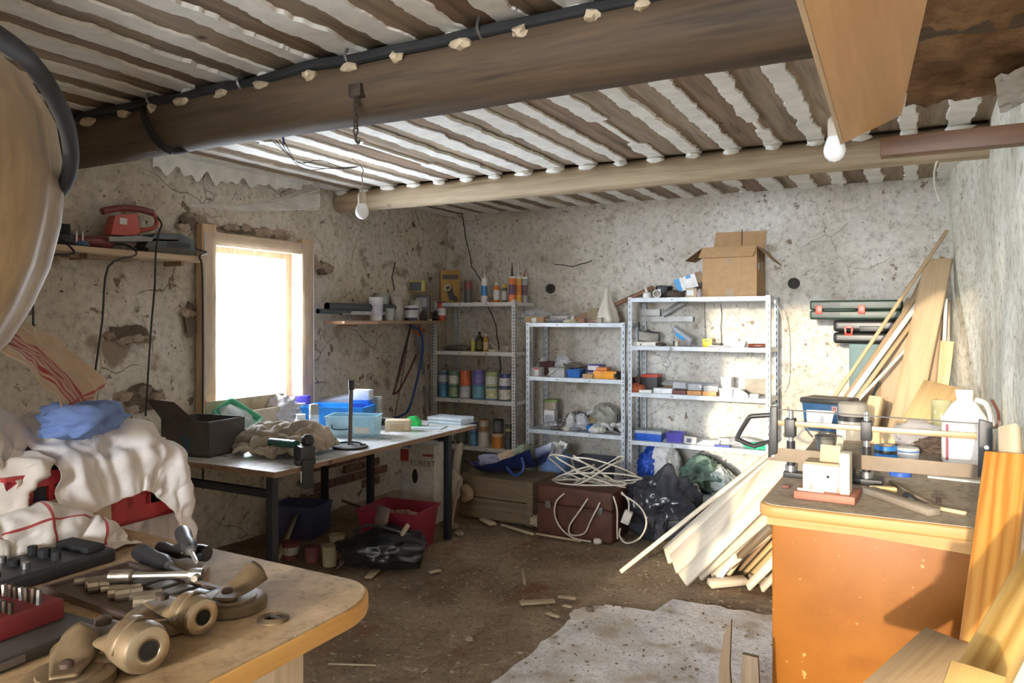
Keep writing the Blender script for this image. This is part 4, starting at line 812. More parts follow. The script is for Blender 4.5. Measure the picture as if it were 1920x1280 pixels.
bl = P((0.03, 0.27, 0.62), .4); MB().bx(-.09, -.045, -.0715, .0715, -.0565, .0565).build('end_print', bl, t); MB().bx(.01, .05, -.0712, .0712, .03, .0568).build('end_print', bl, t)
MB().bx(.084, .14, -.06, -.056, -.03, .06).build('open_flap', cardd, t); MB().bx(.084, .15, .056, .06, -.03, .06).build('open_flap', white, t)
carton('small_kraft_box', 'small kraft box with white print beneath the tilted white box', 'box', 1286, 1306, z, z + .075, 6.02, .10, P((0.52, 0.40, 0.26), .7), 0, (.1, .7, .2, .8), white)
t = thing('charger', 'black battery charger with white sticker on the right unit top', 'charger', (xu(1241, 6.1), 6.16, z + .045), (.1, .1, -.2))
MB().bx(-.055, .055, -.05, .05, -.04, .06).build('housing', black, t, bevel=.008); MB().bx(-.03, -.005, -.052, -.049, .0, .035).build('sticker', white, t); MB().bx(-.03, .07, -.055, .045, -.045, -.02).build('foot', blackr, t, bevel=.006)
t = thing('tape_ring', 'silver tape ring standing on the right unit top', 'tape roll', (xu(1231, 6.02), 6.03, z + .033), (math.radians(90), 0, .35))
MB().lathe([(.025, -.02), (.034, -.02), (.034, .02), (.025, .02), (.025, -.02)], 22).build('roll', P((0.6, 0.58, 0.54), .4, .2), t); MB().lathe([(.0235, -.0205), (.0249, -.0205), (.0249, .0205), (.0235, .0205), (.0235, -.0205)], 22).build('core', card, t)
t = thing('glue_pot', 'white glue bottle with spout lying by the tape ring', 'bottle', (xu(1211, 6.02), 6.05, z)); MB().lathe([(.032, 0), (.036, .01), (.034, .04), (.02, .05)], 16).build('body', white, t); MB().cyl((0, 0, .045), (-.02, 0, .105), .012, .005, 10).build('spout', P((0.8, 0.78, 0.7), .5), t)
tag(MB().blob((0, 0, .025), (.06, .05, .03), .5, 2.5, 71, 3, True, 0).build('dark_scrap', P((0.10, 0.07, 0.05), .7), loc=(xu(1265, 6.03), 6.05, z)), 'dark brown scrap heap between charger and kraft box', 'scrap')
tag(MB().blob((0, 0, .03), (.022, .03, .035), .3, 2, 73, 3, False, 0).build('striped_ball', P((0.5, 0.42, 0.45), .5), loc=(xu(1311, 5.99), 6.0, z)), 'small pale ball wedged at the big carton corner', 'ball')
# aluminium profiles fixed behind the first gap
alu = P((0.60, 0.60, 0.58), .35, .7, .15)
for (u0, u1, v0, v1, nm) in ((1198, 1237, 580, 592, 'short'), (1199, 1299, 593, 603, 'long')):
    a, b = at(u0, v1, Y=6.32), at(u1, v0, Y=6.32)
    t = thing('metal_profile', nm + ' horizontal aluminium profile on the wall behind the right unit', 'profile')
    MB().bx(a.x, b.x, 6.32, 6.336, a.z, b.z).build('web', alu, t); MB().bx(a.x, b.x, 6.322, 6.375, a.z, a.z + .003).build('flange', alu, t); MB().bx(a.x, b.x, 6.322, 6.375, b.z - .003, b.z).build('flange', alu, t)
lean('metal_tube', 'thick grey tube sloping behind the top of the right unit', 'tube', at(1243, 590, Y=6.28), at(1282, 566, Y=6.28), .05, .03, P((0.40, 0.40, 0.39), .5, .3))
z = ZR[1] + .0005
t = thing('work_lamp', 'flat grey lamp head with dark frame at the left of the second right shelf', 'lamp', (xu(1214, 6.12), 6.16, z + .075), (.35, .12, 0))
MB().bx(-.10, .10, -.012, .012, -.05, .05).build('frame', P((0.10, 0.10, 0.095), .5), t, bevel=.006); MB().bx(-.085, .085, -.016, -.011, -.038, .038).build('panel', P((0.45, 0.42, 0.36), .5), t); MB().cyl((-.05, 0, .05), (-.05, 0, .085), .012, n=10).build('stem', steel, t)
carton('white_flat_box', 'long flat white box under the grey lamp head', 'box', 1183, 1231, z, z + .033, 6.0, .13, P((0.80, 0.77, 0.68), .5), 0, (.36, .40, .1, .5), black)
t = thing('blister_pack', 'blister pack with blue stripe leaning on the second right shelf', 'packet', at(1279, 629, Y=6.08), (.3, .62, 0)); t.location.z += .002
MB().bx(-.095, .095, -.006, .006, -.035, .035).build('card_back', P((0.30, 0.30, 0.32), .4), t); MB().bx(-.05, .03, -.009, -.005, -.03, .0).build('blue_stripe', P((0.05, 0.35, 0.7), .4), t); MB().bx(-.085, .085, -.02, -.006, .002, .03).build('clear_shell', shiny, t, bevel=.006)
t = thing('yellow_card_box', 'bright yellow box standing on the second right shelf', 'box', (xu(1326, 6.03), 6.05, z), (0, -.08, .1))
MB().bx(-.037, .037, -.015, .015, 0, .066).build('body', P((0.88, 0.72, 0.02), .4), t, bevel=.002); MB().bx(-.02, .02, -.0162, -.0148, .045, .053).build('printed_line', P((0.25, 0.2, 0.02), .5), t)
tray('clear_box', 'clear lidded box in front of another at the right of the second shelf', 1369, 1397, z, .045, 6.0, .08, shiny, 'plastic box', P((0.7, 0.68, 0.62), .6)); tray('clear_box', 'clear box behind on the second right shelf beside the yellow box', 1358, 1384, z, .06, 6.10, .08, shiny, 'plastic box')
tag(MB().bx(-.075, .075, -.03, .03, 0, .012).build('metal_rule', grey_sh, loc=(xu(1345, 6.04), 6.06, z), rot=(0, .05, .25), bevel=.002), 'grey flat metal piece right of the yellow box', 'metal plate')
lean('brown_tool', 'dark red-brown tool handle lying at the right end of the second shelf', 'tool', (xu(1402, 6.04), 6.06, z + .014), (xu(1434, 6.04), 6.06, z + .018), .025, .022, P((0.16, 0.04, 0.02), .4)); tag(MB().bx(-.03, .03, -.015, .015, 0, .012).build('cork_piece', P((0.70, 0.48, 0.22), .7), loc=(xu(1412, 6.02), 6.1, z), bevel=.003), 'small tan block behind the red-brown tool handle', 'block')
t = thing('hanging_cable', 'thin grey cable looping down from the second right shelf', 'cable'); MB().tube([at(1249, 640, Y=5.955), at(1258, 655, Y=5.945), at(1250, 675, Y=5.95), at(1243, 683, Y=5.95), at(1250, 688, Y=5.95), at(1258, 682, Y=5.95), at(1251, 668, Y=5.95), at(1257, 650, Y=5.945), at(1252, 641, Y=5.955)], .0025, 6).build('wire', P((0.25, 0.23, 0.2), .5), t); MB().blob((at(1238, 640, Y=5.99).x, 6.0, z + .015), (.045, .03, .016), .4, 3, 3, 3).build('plug_tangle', P((0.10, 0.07, 0.05), .6), t)
carton('small_black_box', 'small black and cream box left of the blister pack', 'box', 1262, 1271, z, z + .045, 6.03, .06, P((0.62, 0.55, 0.42), .6), 0, (.0, .35, .0, 1), black)
z = ZR[2] + .0005
carton('black_case', 'black case with red top tray at the left of the third right shelf', 'case', 1203, 1232, z, z + .145, 6.06, .14, P((0.04, 0.035, 0.035), .5), 0, None, None, lid=P((0.60, 0.06, 0.035), .4)); carton('maroon_box', 'dark maroon box behind the black case', 'box', 1184, 1200, z, z + .11, 6.16, .12, P((0.10, 0.03, 0.025), .6))
tag(MB().blob((0, 0, .03), (.06, .05, .035), .5, 2.2, 81, 3, True, 0).build('red_wrapper', P((0.45, 0.12, 0.05), .6), loc=(xu(1190, 6.02), 6.04, z)), 'rust-red crumpled wrapper at the left end of the third right shelf', 'wrapper')
gl = (((1198, 1221), .022, (0.80, 0.79, 0.76), 'flat white box by the red wrapper'), ((1225, 1261), .042, (0.78, 0.80, 0.82), 'white box with lid ajar left of the maroon tray'))
for (u0, u1), hh, c_, nm in gl: carton('white_box', nm + ', third right shelf', 'box', u0, u1, z, z + hh, 6.0, .11, P(c_, .5))
for k, (u0, u1, c_, nm) in enumerate(((1259, 1286, (0.16, 0.05, 0.05), 'maroon'), (1288, 1315, (0.62, 0.30, 0.10), 'left orange'), (1317, 1343, (0.60, 0.28, 0.10), 'right orange'))):
    t = carton('parts_case', nm + ' parts case with clear lid on the third right shelf', 'case', u0, u1, z, z + .032, 6.0, .12, P(c_, .5), 0, group='parts cases with clear lids', seam=False)
    MB().bx(-.055, .055, -.05, .05, 0, .05).build('clear_lid', shiny, t, loc=(0, .01, .034), rot=(-.25 + .2 * k, 0, .12 * (k - 1)), bevel=.005)
tray('milky_tub', 'milky open plastic tub on the third right shelf', 1348, 1374, z, .062, 6.0, .12, clear((0.95, 0.95, 0.96), .3, .3, (0.85, 0.86, 0.86)), 'plastic box'); tray('milky_tub', 'taller milky plastic tub behind on the third right shelf', 1352, 1371, z, .14, 6.17, .10, clear((0.95, 0.95, 0.96), .45, .3, (0.85, 0.86, 0.86)), 'plastic box')
t = thing('wedge_packet', 'silvery wedge-shaped packet leaning on the third right shelf', 'packet', (xu(1386, 6.0), 6.04, z), (0, 0, .3)); MB().prism([(-.06, 0), (.06, 0), (.05, .03), (-.02, .075), (-.05, .07)], .06, Matrix.Rotation(math.radians(90), 4, 'X')).build('body', P((0.66, 0.68, 0.72), .35, .2), t, bevel=.004); MB().bx(-.04, .02, -.0615, -.06, .02, .05).build('printed_panel', white, t)
carton('grey_small_box', 'small grey metal box right of the silvery packet', 'box', 1405, 1422, z, z + .03, 6.0, .08, P((0.50, 0.51, 0.50), .4, .3)); carton('grey_card_panel', 'grey-brown upright card panel at the right back of the third shelf', 'panel box', 1397, 1437, z, z + .125, 6.24, .03, P((0.38, 0.34, 0.28), .8))
tag(MB().bx(-.22, .22, -.05, .05, 0, .02).build('long_packet', shiny, loc=(xu(1290, 6.2), 6.22, z + .06), rot=(.2, .02, .0), bevel=.006), 'long clear packet lying at the back of the third right shelf', 'packet'); carton('back_support_box', 'low brown box under the long clear packet', 'box', 1245, 1325, z, z + .058, 6.2, .1, cardd)
z = ZR[3] + .0005
carton('blue_case', 'wide cobalt blue case with grey lid on the fourth right shelf', 'case', 1190, 1240, z, z + .08, 6.0, .17, P((0.02, 0.10, 0.50), .35), 0, None, None, lid=P((0.40, 0.45, 0.52), .45))
tray('violet_tub', 'clear tub with violet base beside the cobalt case', 1249, 1279, z, .075, 6.02, .13, P((0.10, 0.08, 0.42), .35), 'tub', shiny)
t = thing('folded_leaflet', 'white printed box standing at an angle on the fourth right shelf', 'box', (xu(1291, 6.0), 6.03, z), (0, .12, .5)); MB().bx(-.045, .045, -.03, .03, 0, .06).build('body', white, t, bevel=.003); MB().bx(-.035, .005, -.0312, -.03, .012, .045).build('printed_panel', P((0.2, 0.22, 0.3), .5), t)
for k in range(3): tag(MB().bx(-.085 + .01 * k, .085 - .005 * k, -.05, .05, 0, .013).build('glass_plate', P((0.70, 0.73, 0.74), .3), loc=(xu(1327 + 2 * k, 6.04), 6.07, z + .0135 * k), rot=(0, 0, .1 * k), bevel=.003), ('bottom', 'middle', 'top')[k] + ' pale plate of the stack on the fourth right shelf', 'plate', 'stack of pale plates')
carton('navy_folder', 'thin blue strip of packaging at the front of the fourth right shelf', 'packet', 1339, 1368, z, z + .014, 5.985, .05, P((0.07, 0.10, 0.42), .5)); carton('cream_box', 'cream little box behind the blue strip', 'box', 1346, 1366, z, z + .055, 6.08, .08, P((0.66, 0.66, 0.60), .5))
tag(MB().blob((0, 0, .028), (.12, .07, .03), .5, 2.4, 91, 4, True, 0).build('white_bag_heap', shiny, loc=(xu(1385, 6.1), 6.14, z)), 'clear crumpled packaging at the back of the fourth right shelf', 'packaging'); tag(MB().blob((0, 0, .022), (.085, .05, .022), .45, 2.6, 93, 4, True, 0).build('green_packet', P((0.05, 0.55, 0.32), .4), loc=(xu(1419, 6.03), 6.05, z)), 'bright green soft packet seen through the saw handle', 'packet')
# bags on the bottom of the right unit
z = ZR[4] + .0005
def whitehalf(t): MB().crumple((.12, -.03, .18), (.14, .13, .20), 13, 24, 5, .3, 1.8, 0.0).build('white_side', P((0.74, 0.72, 0.70), .4, 0, .08), t, sharp=180)
bag('carrier_bag', 'blue and white carrier bag on the bottom of the right unit', 'bag', (xu(1217, 6.05), 6.14, z), (.12, .14, .19), P((0.03, 0.09, 0.48), .3, 0, .35, 9), .35, 2.4, 7, 5, whitehalf)
def pale(t): MB().crumple((.17, -.02, .09), (.13, .11, .13), 33, 22, 5, .35, 2.0, 0.0).build('pale_fold', P((0.55, 0.60, 0.58), .6), t, sharp=180)
bag('green_sack', 'crumpled grey-green cloth sack on the bottom of the right unit', 'sack', (xu(1312, 6.05), 6.13, z), (.19, .15, .15), P((0.16, 0.24, 0.19), .7, 0, .5, 7), .5, 2.3, 19, 5, pale)
for k in range(4): tag(MB().bx(-.06, .06, -.05, .05, 0, .012).build('paper_stack', P((0.66, 0.63, 0.66), .6), loc=(xu(1267, 6.0), 6.03, z + .0125 * k), rot=(0, 0, .06 * k)), ('lowest', 'second', 'third', 'topmost')[k] + ' booklet of the little stack beside the green sack', 'booklet', 'booklets beside the green sack')
carton('low_dark_box', 'dark box on the floor under the right unit', 'box', 1225, 1300, 0.0, .085, 6.03, .25, P((0.05, 0.05, 0.05), .7))
t = thing('side_cable', 'thin pale cable hanging down the side of the right unit', 'cable'); MB().tube([at(1452, 566, Y=6.1), at(1462, 580, Y=6.14), at(1470, 620, Y=6.16), at(1471, 680, Y=6.16), at(1468, 715, Y=6.15), at(1460, 728, Y=6.1), at(1455, 732, Y=6.05)], .0035, 6).build('wire', P((0.55, 0.5, 0.42), .5), t); MB().blob(at(1453, 565, Y=6.1), (.012, .012, .02), .2, 2, 1, 2).build('plug', white, t)
# ================================================================ plank shelf with power tools on the left wall
sy0, sy1 = at(60, 450, X=XL + .2).y, at(383, 490, X=XL + .2).y; sz = 1.955
t = thing('wall_plank', 'long pale plank shelf on the left wall holding power tools', 'shelf', (XL + .02, sy0, sz))
MB().bx(0, .20, 0, sy1 - sy0, -.035, 0).build('plank', W((0.36, 0.24, 0.14), (0.58, 0.43, 0.28), 1), t, bevel=.003)
MB().bx(0, .10, .25, .62, -.055, -.0355).build('under_batten', W((0.20, 0.13, 0.08), (0.34, 0.24, 0.15), 1), t)
for yb in (.3, .9): MB().bx(.0, .17, yb, yb + .025, -.065, -.036).build('cleat', W((0.20, 0.13, 0.08), (0.34, 0.24, 0.15), 0), t)
TX = XL + .13
def cordp(pts, nm='cord', par=None, r=.0055, base=Vector((0, 0, 0))):
    return MB().tube([Vector(p) - base for p in pts], r, 8).build(nm, wireblk, par)
red_t = P((0.40, 0.07, 0.05), .4, 0, .15); redd = P((0.16, 0.03, 0.03), .45)
yb = at(248, 440, X=TX).y; t = thing('jigsaw', 'red and black electric jigsaw on the plank shelf with hanging cord', 'power tool', (TX, yb, sz + .0005)); k = mpp(248, 2.95)
MYZ = Matrix(((0, 0, 1, -.035), (1, 0, 0, 0), (0, 1, 0, 0), (0, 0, 0, 1)))
def jp(u, v, dx=0.0): p_ = at(u, v, X=TX + .03); return Vector((dx, p_.y - yb, p_.z - sz + .012))
def jprism(pts, th, mat, nm, bv=.006, dx=0.0):
    vs = [jp(u, v) for u, v in pts]; MB().prism([(p_.y, p_.z) for p_ in vs], th, Matrix.Translation((dx, 0, 0)) @ MYZ).build(nm, mat, t, bevel=bv)
jprism([(214, 408), (256, 404), (262, 440), (250, 447), (206, 444), (210, 425)], .075, red_t, 'housing')
MB().tube([jp(198, 400), jp(212, 396), jp(240, 393), (jp(270, 396)), jp(292, 402)], .020, 12).build('top_grip', redd, t)
MB().tube([jp(292, 402), jp(299, 412), jp(299, 424), jp(292, 431), jp(272, 435), jp(254, 441)], .013, 10).build('rear_loop', red_t, t)
MB().bx(.041, .0425, jp(222, 420).y, jp(236, 420).y, jp(222, 424).z, jp(222, 412).z).build('name_plate', P((0.6, 0.6, 0.58), .4), t); jprism([(256, 408), (268, 408), (266, 415), (257, 416)], .03, black, 'trigger', .003)
jprism([(200, 448), (258, 446), (300, 452), (330, 452), (330, 457), (200, 457)], .10, dsteel, 'sole', .003, -.01)
b0 = Vector((TX, yb, sz)); cordp([jp(299, 408) + b0, at(303, 420, X=TX + .06), at(297, 440, X=TX + .14), at(292, 480, X=TX + .16), at(290, 540, X=TX + .16), at(283, 620, X=TX + .17), at(273, 780, X=TX + .15)], 'power_cord', t, .0055, b0)
yb2 = at(300, 455, X=TX).y + .05; t = thing('sander', 'dark grey-green belt sander at the right end of the plank shelf', 'power tool', (TX, yb2, sz + .0005))
MB().prism([(-.16, .03), (-.10, .10), (.05, .115), (.13, .085), (.14, .02), (.10, .0), (-.12, .0)], .11, Matrix.Translation((-.02, 0, 0)) @ MYZ).build('housing', P((0.075, 0.09, 0.095), .45, 0, .25), t, bevel=.010)
MB().prism([(-.15, 0), (.12, 0), (.10, .035), (-.13, .035)], .12, Matrix.Translation((-.025, 0, -.0)) @ MYZ).build('belt', P((0.12, 0.10, 0.09), .9), t, bevel=.006); MB().bx(.086, .09, -.05, .08, .04, .06).build('side_vent', black, t)
b0 = Vector((TX, yb2, sz)); cordp([(TX, yb2 + .13, sz + .05), (TX + .03, yb2 + .22, sz + .03), at(368, 480, X=TX + .10), at(372, 500, X=TX + .11), at(373, 600, X=TX + .11), at(373, 760, X=TX + .11), at(374, 845, X=TX + .13)], 'power_cord', t, .006, b0)
yb3 = at(170, 440, X=TX).y; t.scale = (1, 1.2, 1.2); t = thing('angle_grinder', 'dark red angle grinder lying at the left of the plank shelf', 'power tool', (TX, yb3, sz + .0005))
MB().lathe([(.02, 0), (.034, .02), (.036, .10), (.028, .16), (.03, .26), (.02, .30)], 16, Matrix.Translation((0, .13, .037)) @ Matrix.Rotation(math.radians(90), 4, 'X')).build('body', redd, t)
MB().lathe([(.03, 0), (.04, .02), (.04, .055), (.02, .065)], 16, Matrix.Translation((0, -.15, 0))).build('gear_head', dsteel, t); MB().cyl((0, -.15, .065), (0, -.15, .12), .012, n=10).build('spindle', steel, t)
b0 = Vector((TX, yb3, sz)); cordp([(TX, yb3 + .13, sz + .035), (TX + .07, yb3 + .17, sz + .03), (TX + .165, yb3 + .165, sz - .03), at(203, 500, X=TX + .17), at(192, 600, X=TX + .17), at(178, 700, X=TX + .16)], 'power_cord', t, .0055, b0)
yb4 = at(120, 435, X=TX).y; t = thing('plunge_router', 'black router with steel posts beside the dust bag', 'power tool', (TX, yb4, sz + .0005))
MB().lathe([(.06, 0), (.065, .012), (.05, .02), (.045, .06), (.03, .075)], 18).build('base', black, t); MB().bx(-.02, .02, -.025, .025, .07, .12).build('head', blackr, t, bevel=.006)
for s_ in (.05, .085): MB().cyl((.03, s_, .005), (.03, s_, .085), .006, n=8).build('guide_post', steel, t)
MB().lathe([(.03, 0), (.04, .01), (.03, .03), (.01, .035)], 14, Matrix.Translation((.03, .08, 0))).build('depth_dial', P((0.10, 0.18, 0.28), .4), t)
b0 = Vector((TX, yb4, sz)); cordp([(TX, yb4 - .02, sz + .03), (TX + .10, yb4 - .06, sz + .015), (TX + .16, yb4 - .04, sz - .05), at(96, 478, X=TX + .16), at(80, 488, X=TX + .16), at(66, 520, X=TX + .14), at(62, 560, X=TX + .13), at(63, 640, X=TX + .13)], 'power_cord', t, .0055, b0)

# ================================================================ plank shelf in the corner: pipes, tubs, boxes
t = thing('corner_plank', 'brown plank shelf on the left wall near the corner holding tubs', 'shelf', (XL + .02, 4.55, 1.545))
MB().bx(0, .23, .42, 1.42, -.026, 0).build('plank', W((0.20, 0.12, 0.07), (0.36, 0.24, 0.15), 1), t, bevel=.003); MB().bx(.01, .235, .0, .4195, -.028, -.001).build('front_plank', W((0.42, 0.24, 0.15), (0.62, 0.40, 0.27), 1), t, bevel=.003)
for yb in (.2, 1.1): MB().bx(0, .18, yb, yb + .025, -.05, -.029).build('cleat', W((0.20, 0.12, 0.07), (0.36, 0.24, 0.15), 0), t)
SZ = 1.5455
def pipe(label, u, v, r, L, m, hollow=True):
    p = at(u, v, X=XL + .17); t = thing('pipe', label, 'pipe', (p.x, p.y, p.z), (math.radians(-90), 0, 0), 'pipes on the corner shelf')
    MB().lathe([(r * .78, .02), (r * .78, 0), (r, 0), (r, L), (r * .78, L)], 16).build('tube', m, t); MB().lathe([(r * .80, .03), (0, .03)], 16).build('inside', dark, t)
    MB().lathe([(r * .66, -.001), (r * 1.02, -.001)], 16).build('cut_end', P((0.86, 0.88, 0.9), .4), t)
gp_ = P((0.07, 0.08, 0.09), .5); lg = P((0.32, 0.33, 0.34), .45)
pipe('thick dark grey pipe with white cut end on the corner shelf', 613, 574, .030, .85, gp_); pipe('thin tube under the thick pipe on the corner shelf', 639, 587, .015, .6, lg); pipe('thin tube right of the white bracket profile', 668, 586, .014, .5, lg)
pipe('pipe with star-shaped end nearest the window', 596, 583, .020, .9, gp_)
p = at(655, 586, X=XL + .17); tag(MB().bx(-.018, .02, 0, .5, -.015, -.012).bx(.017, .02, 0, .5, -.012, .012).bx(.02, .04, 0, .5, .009, .012).build('angle_profile', P((0.62, 0.63, 0.64), .4, .4), loc=(p.x, p.y, p.z)), 'pale stepped metal profile between the thin tubes', 'profile')
def tubl(label, u, v0, v1, wpx, body, rim, band=None, off=.12, **kw):
    p = at(u, v1, X=XL + off); kk = mpp(u, p.y)
    return tub(label, u, SZ, p.y, wpx, (v1 - v0), body, rim, band, None, 'white tubs on the corner shelf', X=p.x, **kw)
tw = P((0.70, 0.71, 0.76), .4); tg = clear((0.86, 0.9, 0.88), .25, .3, (0.5, 0.54, 0.5)); tp = clear((0.9, 0.86, 0.84), .2, .3, (0.56, 0.52, 0.49))
tubl('bright white ribbed tub at the front of the corner shelf', 705, 545, 589, 27, tw, P((0.80, 0.81, 0.86), .4), P((0.60, 0.60, 0.70), .5), .19); tubl('greenish clear stacked tub behind the bright white tub', 716, 535, 586, 28, tg, tg, None, .07)
tubl('pinkish clear stacked tub on the corner shelf', 744, 541, 586, 26, tp, tp, None, .13); tubl('small clear tub in front of the pinkish tub', 730, 565, 588, 20, tg, tg, None, .20)
tubl('dark-bodied tub with striped white label on the corner shelf', 771, 560, 588, 28, P((0.05, 0.05, 0.10), .4), P((0.66, 0.66, 0.66), .4), P((0.62, 0.62, 0.66), .5), .19); tubl('pale tub standing behind the dark-bodied tub', 779, 548, 586, 26, P((0.48, 0.50, 0.48), .5), P((0.5, 0.52, 0.5), .5), None, .07)
def lbox(name, label, u, v0, v1, wpx, off, m, dep=.1, z0=None, patch=None, pm=None, cat='box', rz=0):
    p = at(u, v1, X=XL + off); kk = mpp(u, p.y); w = wpx * kk; h = (v1 - v0) * kk
    t = thing(name, label, cat, (p.x, p.y, z0 if z0 else SZ), (0, 0, math.radians(28) + rz)); MB().bx(-w / 2, w / 2, -dep / 2, dep / 2, 0, h).build('body', m, t, bevel=.003)
    if patch: a, b, c, d = patch; MB().bx(-w / 2 + a * w, -w / 2 + b * w, -dep / 2 - .0015, -dep / 2, c * h, d * h).build('printed_panel', pm, t)
    MB().bx(-w / 2 + .004, w / 2 - .004, -.002, .002, h - .001, h + .0008).build('flap_seam', cardd, t); return t, p, w, h
yel = P((0.40, 0.28, 0.06), .5)
_, _, _, h1 = lbox('tool_box_carton', 'lower yellow and black tool carton on the corner shelf', 793, 537, 584, 27, .10, P((0.10, 0.09, 0.07), .5), .11, None, (.05, .8, .55, .9), P((0.30, 0.34, 0.42), .4))
lbox('tool_box_carton', 'upper yellow and black tool carton stacked beside the corner', 783, 515, 536, 30, .09, P((0.50, 0.42, 0.12), .5), .10, SZ + h1 + .03, (.04, .78, .1, .88), P((0.03, 0.03, 0.035), .4))
def _tc(sc_):
    r_ = next(o for o in sc_.objects if o.name.startswith('tool_carton')); MB().lathe([(.035, 0), (.035, .001), (.022, .001), (.022, 0)], 20, Matrix.Translation((-.03, -.0512, .15)) @ Matrix.Rotation(math.radians(90), 4, 'X')).build('printed_panel', P((0.45, 0.36, 0.22), .5), r_)
    MB().bx(.0, .06, -.0515, -.05, .02, .16).build('printed_panel', P((0.04, 0.035, 0.04), .5), r_, rot=(0, -.3, 0)); MB().lathe([(.028, 0), (.028, .001), (0, .001)], 18, Matrix.Translation((.045, -.0512, .04)) @ Matrix.Rotation(math.radians(90), 4, 'X')).build('printed_panel', black, r_)
    return r_
lbox('tool_carton', 'tall yellow-orange power tool carton in the corner', 843, 511, 572, 36, .24, P((0.34, 0.19, 0.035), .5), .10, 1.7155, (.08, .9, .72, .86), P((0.07, 0.05, 0.04), .4), rz=.25); t = bpy.context.scene.objects[-1] if False else _tc(SC)
p = at(828, 580, X=XL + .2); t = thing('filler_tin', 'red and white striped cylinder tin at the end of the corner shelf', 'tin', (p.x, p.y, SZ)); rr = .042
MB().lathe([(rr, 0), (rr, .17), (rr * .9, .175), (0, .175)], 20).build('body', P((0.40, 0.06, 0.04), .4), t); MB().lathe([(rr * 1.02, .05), (rr * 1.02, .12)], 20).build('white_band', white, t); MB().lathe([(rr * 1.03, .165), (rr * 1.03, .182), (0, .183)], 20).build('lid', redd, t)
tag(MB().bx(-.012, .012, -.07, .07, 0, .014).build('white_bar', white, loc=(at(803, 586, X=XL + .2).x, at(803, 586, X=XL + .2).y, SZ), rot=(0, 0, .9), bevel=.003), 'short white bar lying in front of the tool cartons', 'bar')
for k in range(3):
    p = at(800 + 9 * k, 578, X=XL + .16); tag(MB().blob((0, 0, .045), (.026, .026, .05), .5, 2.5, 160 + k, 3, False, 0).build('dark_bundle', (P((0.08, 0.06, 0.05), .6), P((0.14, 0.05, 0.04), .6), black)[k], loc=(p.x, p.y - .05 + .02 * k, SZ)), ('leftmost', 'middle', 'rightmost')[k] + ' dark bundle of tool parts in front of the tool cartons', 'tool parts', 'dark bundles on the corner shelf')

# ================================================================ saws hanging under the corner shelf
XS = XL + .05
t = thing('hand_saw', 'hand saw with orange handle hanging under the corner shelf', 'saw'); q = lambda u, v, x=XS: at(u, v, X=x)
def ribbon(pts, th, mat, nm, par, x=XS):
    m = MB(); vs = [q(u, v, x) for u, v in pts]; n = len(vs); off = Vector((th, 0, 0))
    m.add([tuple(v) for v in vs] + [tuple(v + off) for v in vs], [tuple(range(n)), tuple(reversed(range(n, 2 * n)))] + [(i, n + i, n + (i + 1) % n, (i + 1) % n) for i in range(n)]); return m.build(nm, mat, par)
ribbon([(778, 628), (789, 632), (797, 700), (792, 704)], .002, P((0.32, 0.33, 0.34), .4, .6), 'blade', t)
MB().tube([q(770, 606), q(776, 602), q(775, 614), q(781, 624), q(790, 628), q(791, 618), q(788, 608)], .012, 8).build('handle', P((0.60, 0.16, 0.05), .45), t)
t = thing('bow_saw', 'bow saw with red lower bar and black frame on the left wall', 'saw')
MB().tube([q(768, 618, XS + .03), q(752, 690, XS + .03), q(739, 733, XS + .03), q(738, 738, XS + .03), q(748, 732, XS + .03), q(765, 700, XS + .03), q(781, 665, XS + .03)], .010, 8, sub=3).build('frame', P((0.14, 0.03, 0.03), .5), t); MB().tube([q(769, 614, XS + .03), q(755, 665, XS + .03), q(739, 735, XS + .03)], .007, 6).build('back_bar', black, t)
t = thing('bow_saw', 'blue framed bow saw hanging lowest on the left wall', 'saw')
MB().tube([q(768, 610, XS + .06), q(788, 622, XS + .06), q(793, 650, XS + .06), q(787, 690, XS + .06), q(775, 740, XS + .06), q(765, 770, XS + .06), q(750, 780, XS + .06), q(739, 783, XS + .06)], .012, 8).build('frame', P((0.025, 0.06, 0.20), .45), t); MB().tube([q(769, 612, XS + .06), q(755, 700, XS + .06), q(740, 782, XS + .06)], .004, 5).build('blade', rust, t)
tag(lean('leaning_strip', 'pale wooden strip leaning on the wall behind the bench end', 'strip', at(797, 830, X=XL + .35), at(786, 732, X=XL + .04), .022, .012, W((0.40, 0.36, 0.30), (0.56, 0.52, 0.46), 2)), 'pale wooden strip leaning on the wall behind the bench end', 'strip')
tag(lean('leaning_strip', 'grey wooden lath behind the pale strip near the corner', 'strip', at(808, 830, X=XL + .35), at(795, 724, X=XL + .04), .04, .012, W((0.22, 0.20, 0.17), (0.34, 0.31, 0.27), 2)), 'grey wooden lath behind the pale strip near the corner', 'strip')
tag(MB().bx(0, .03, 0, .03, 0, 1.6).build('wall_angle', perf_w, loc=(XL + .05, at(808, 700, X=XL + .05).y, 0)), 'slotted white angle standing against the left wall by the corner', 'angle bar')

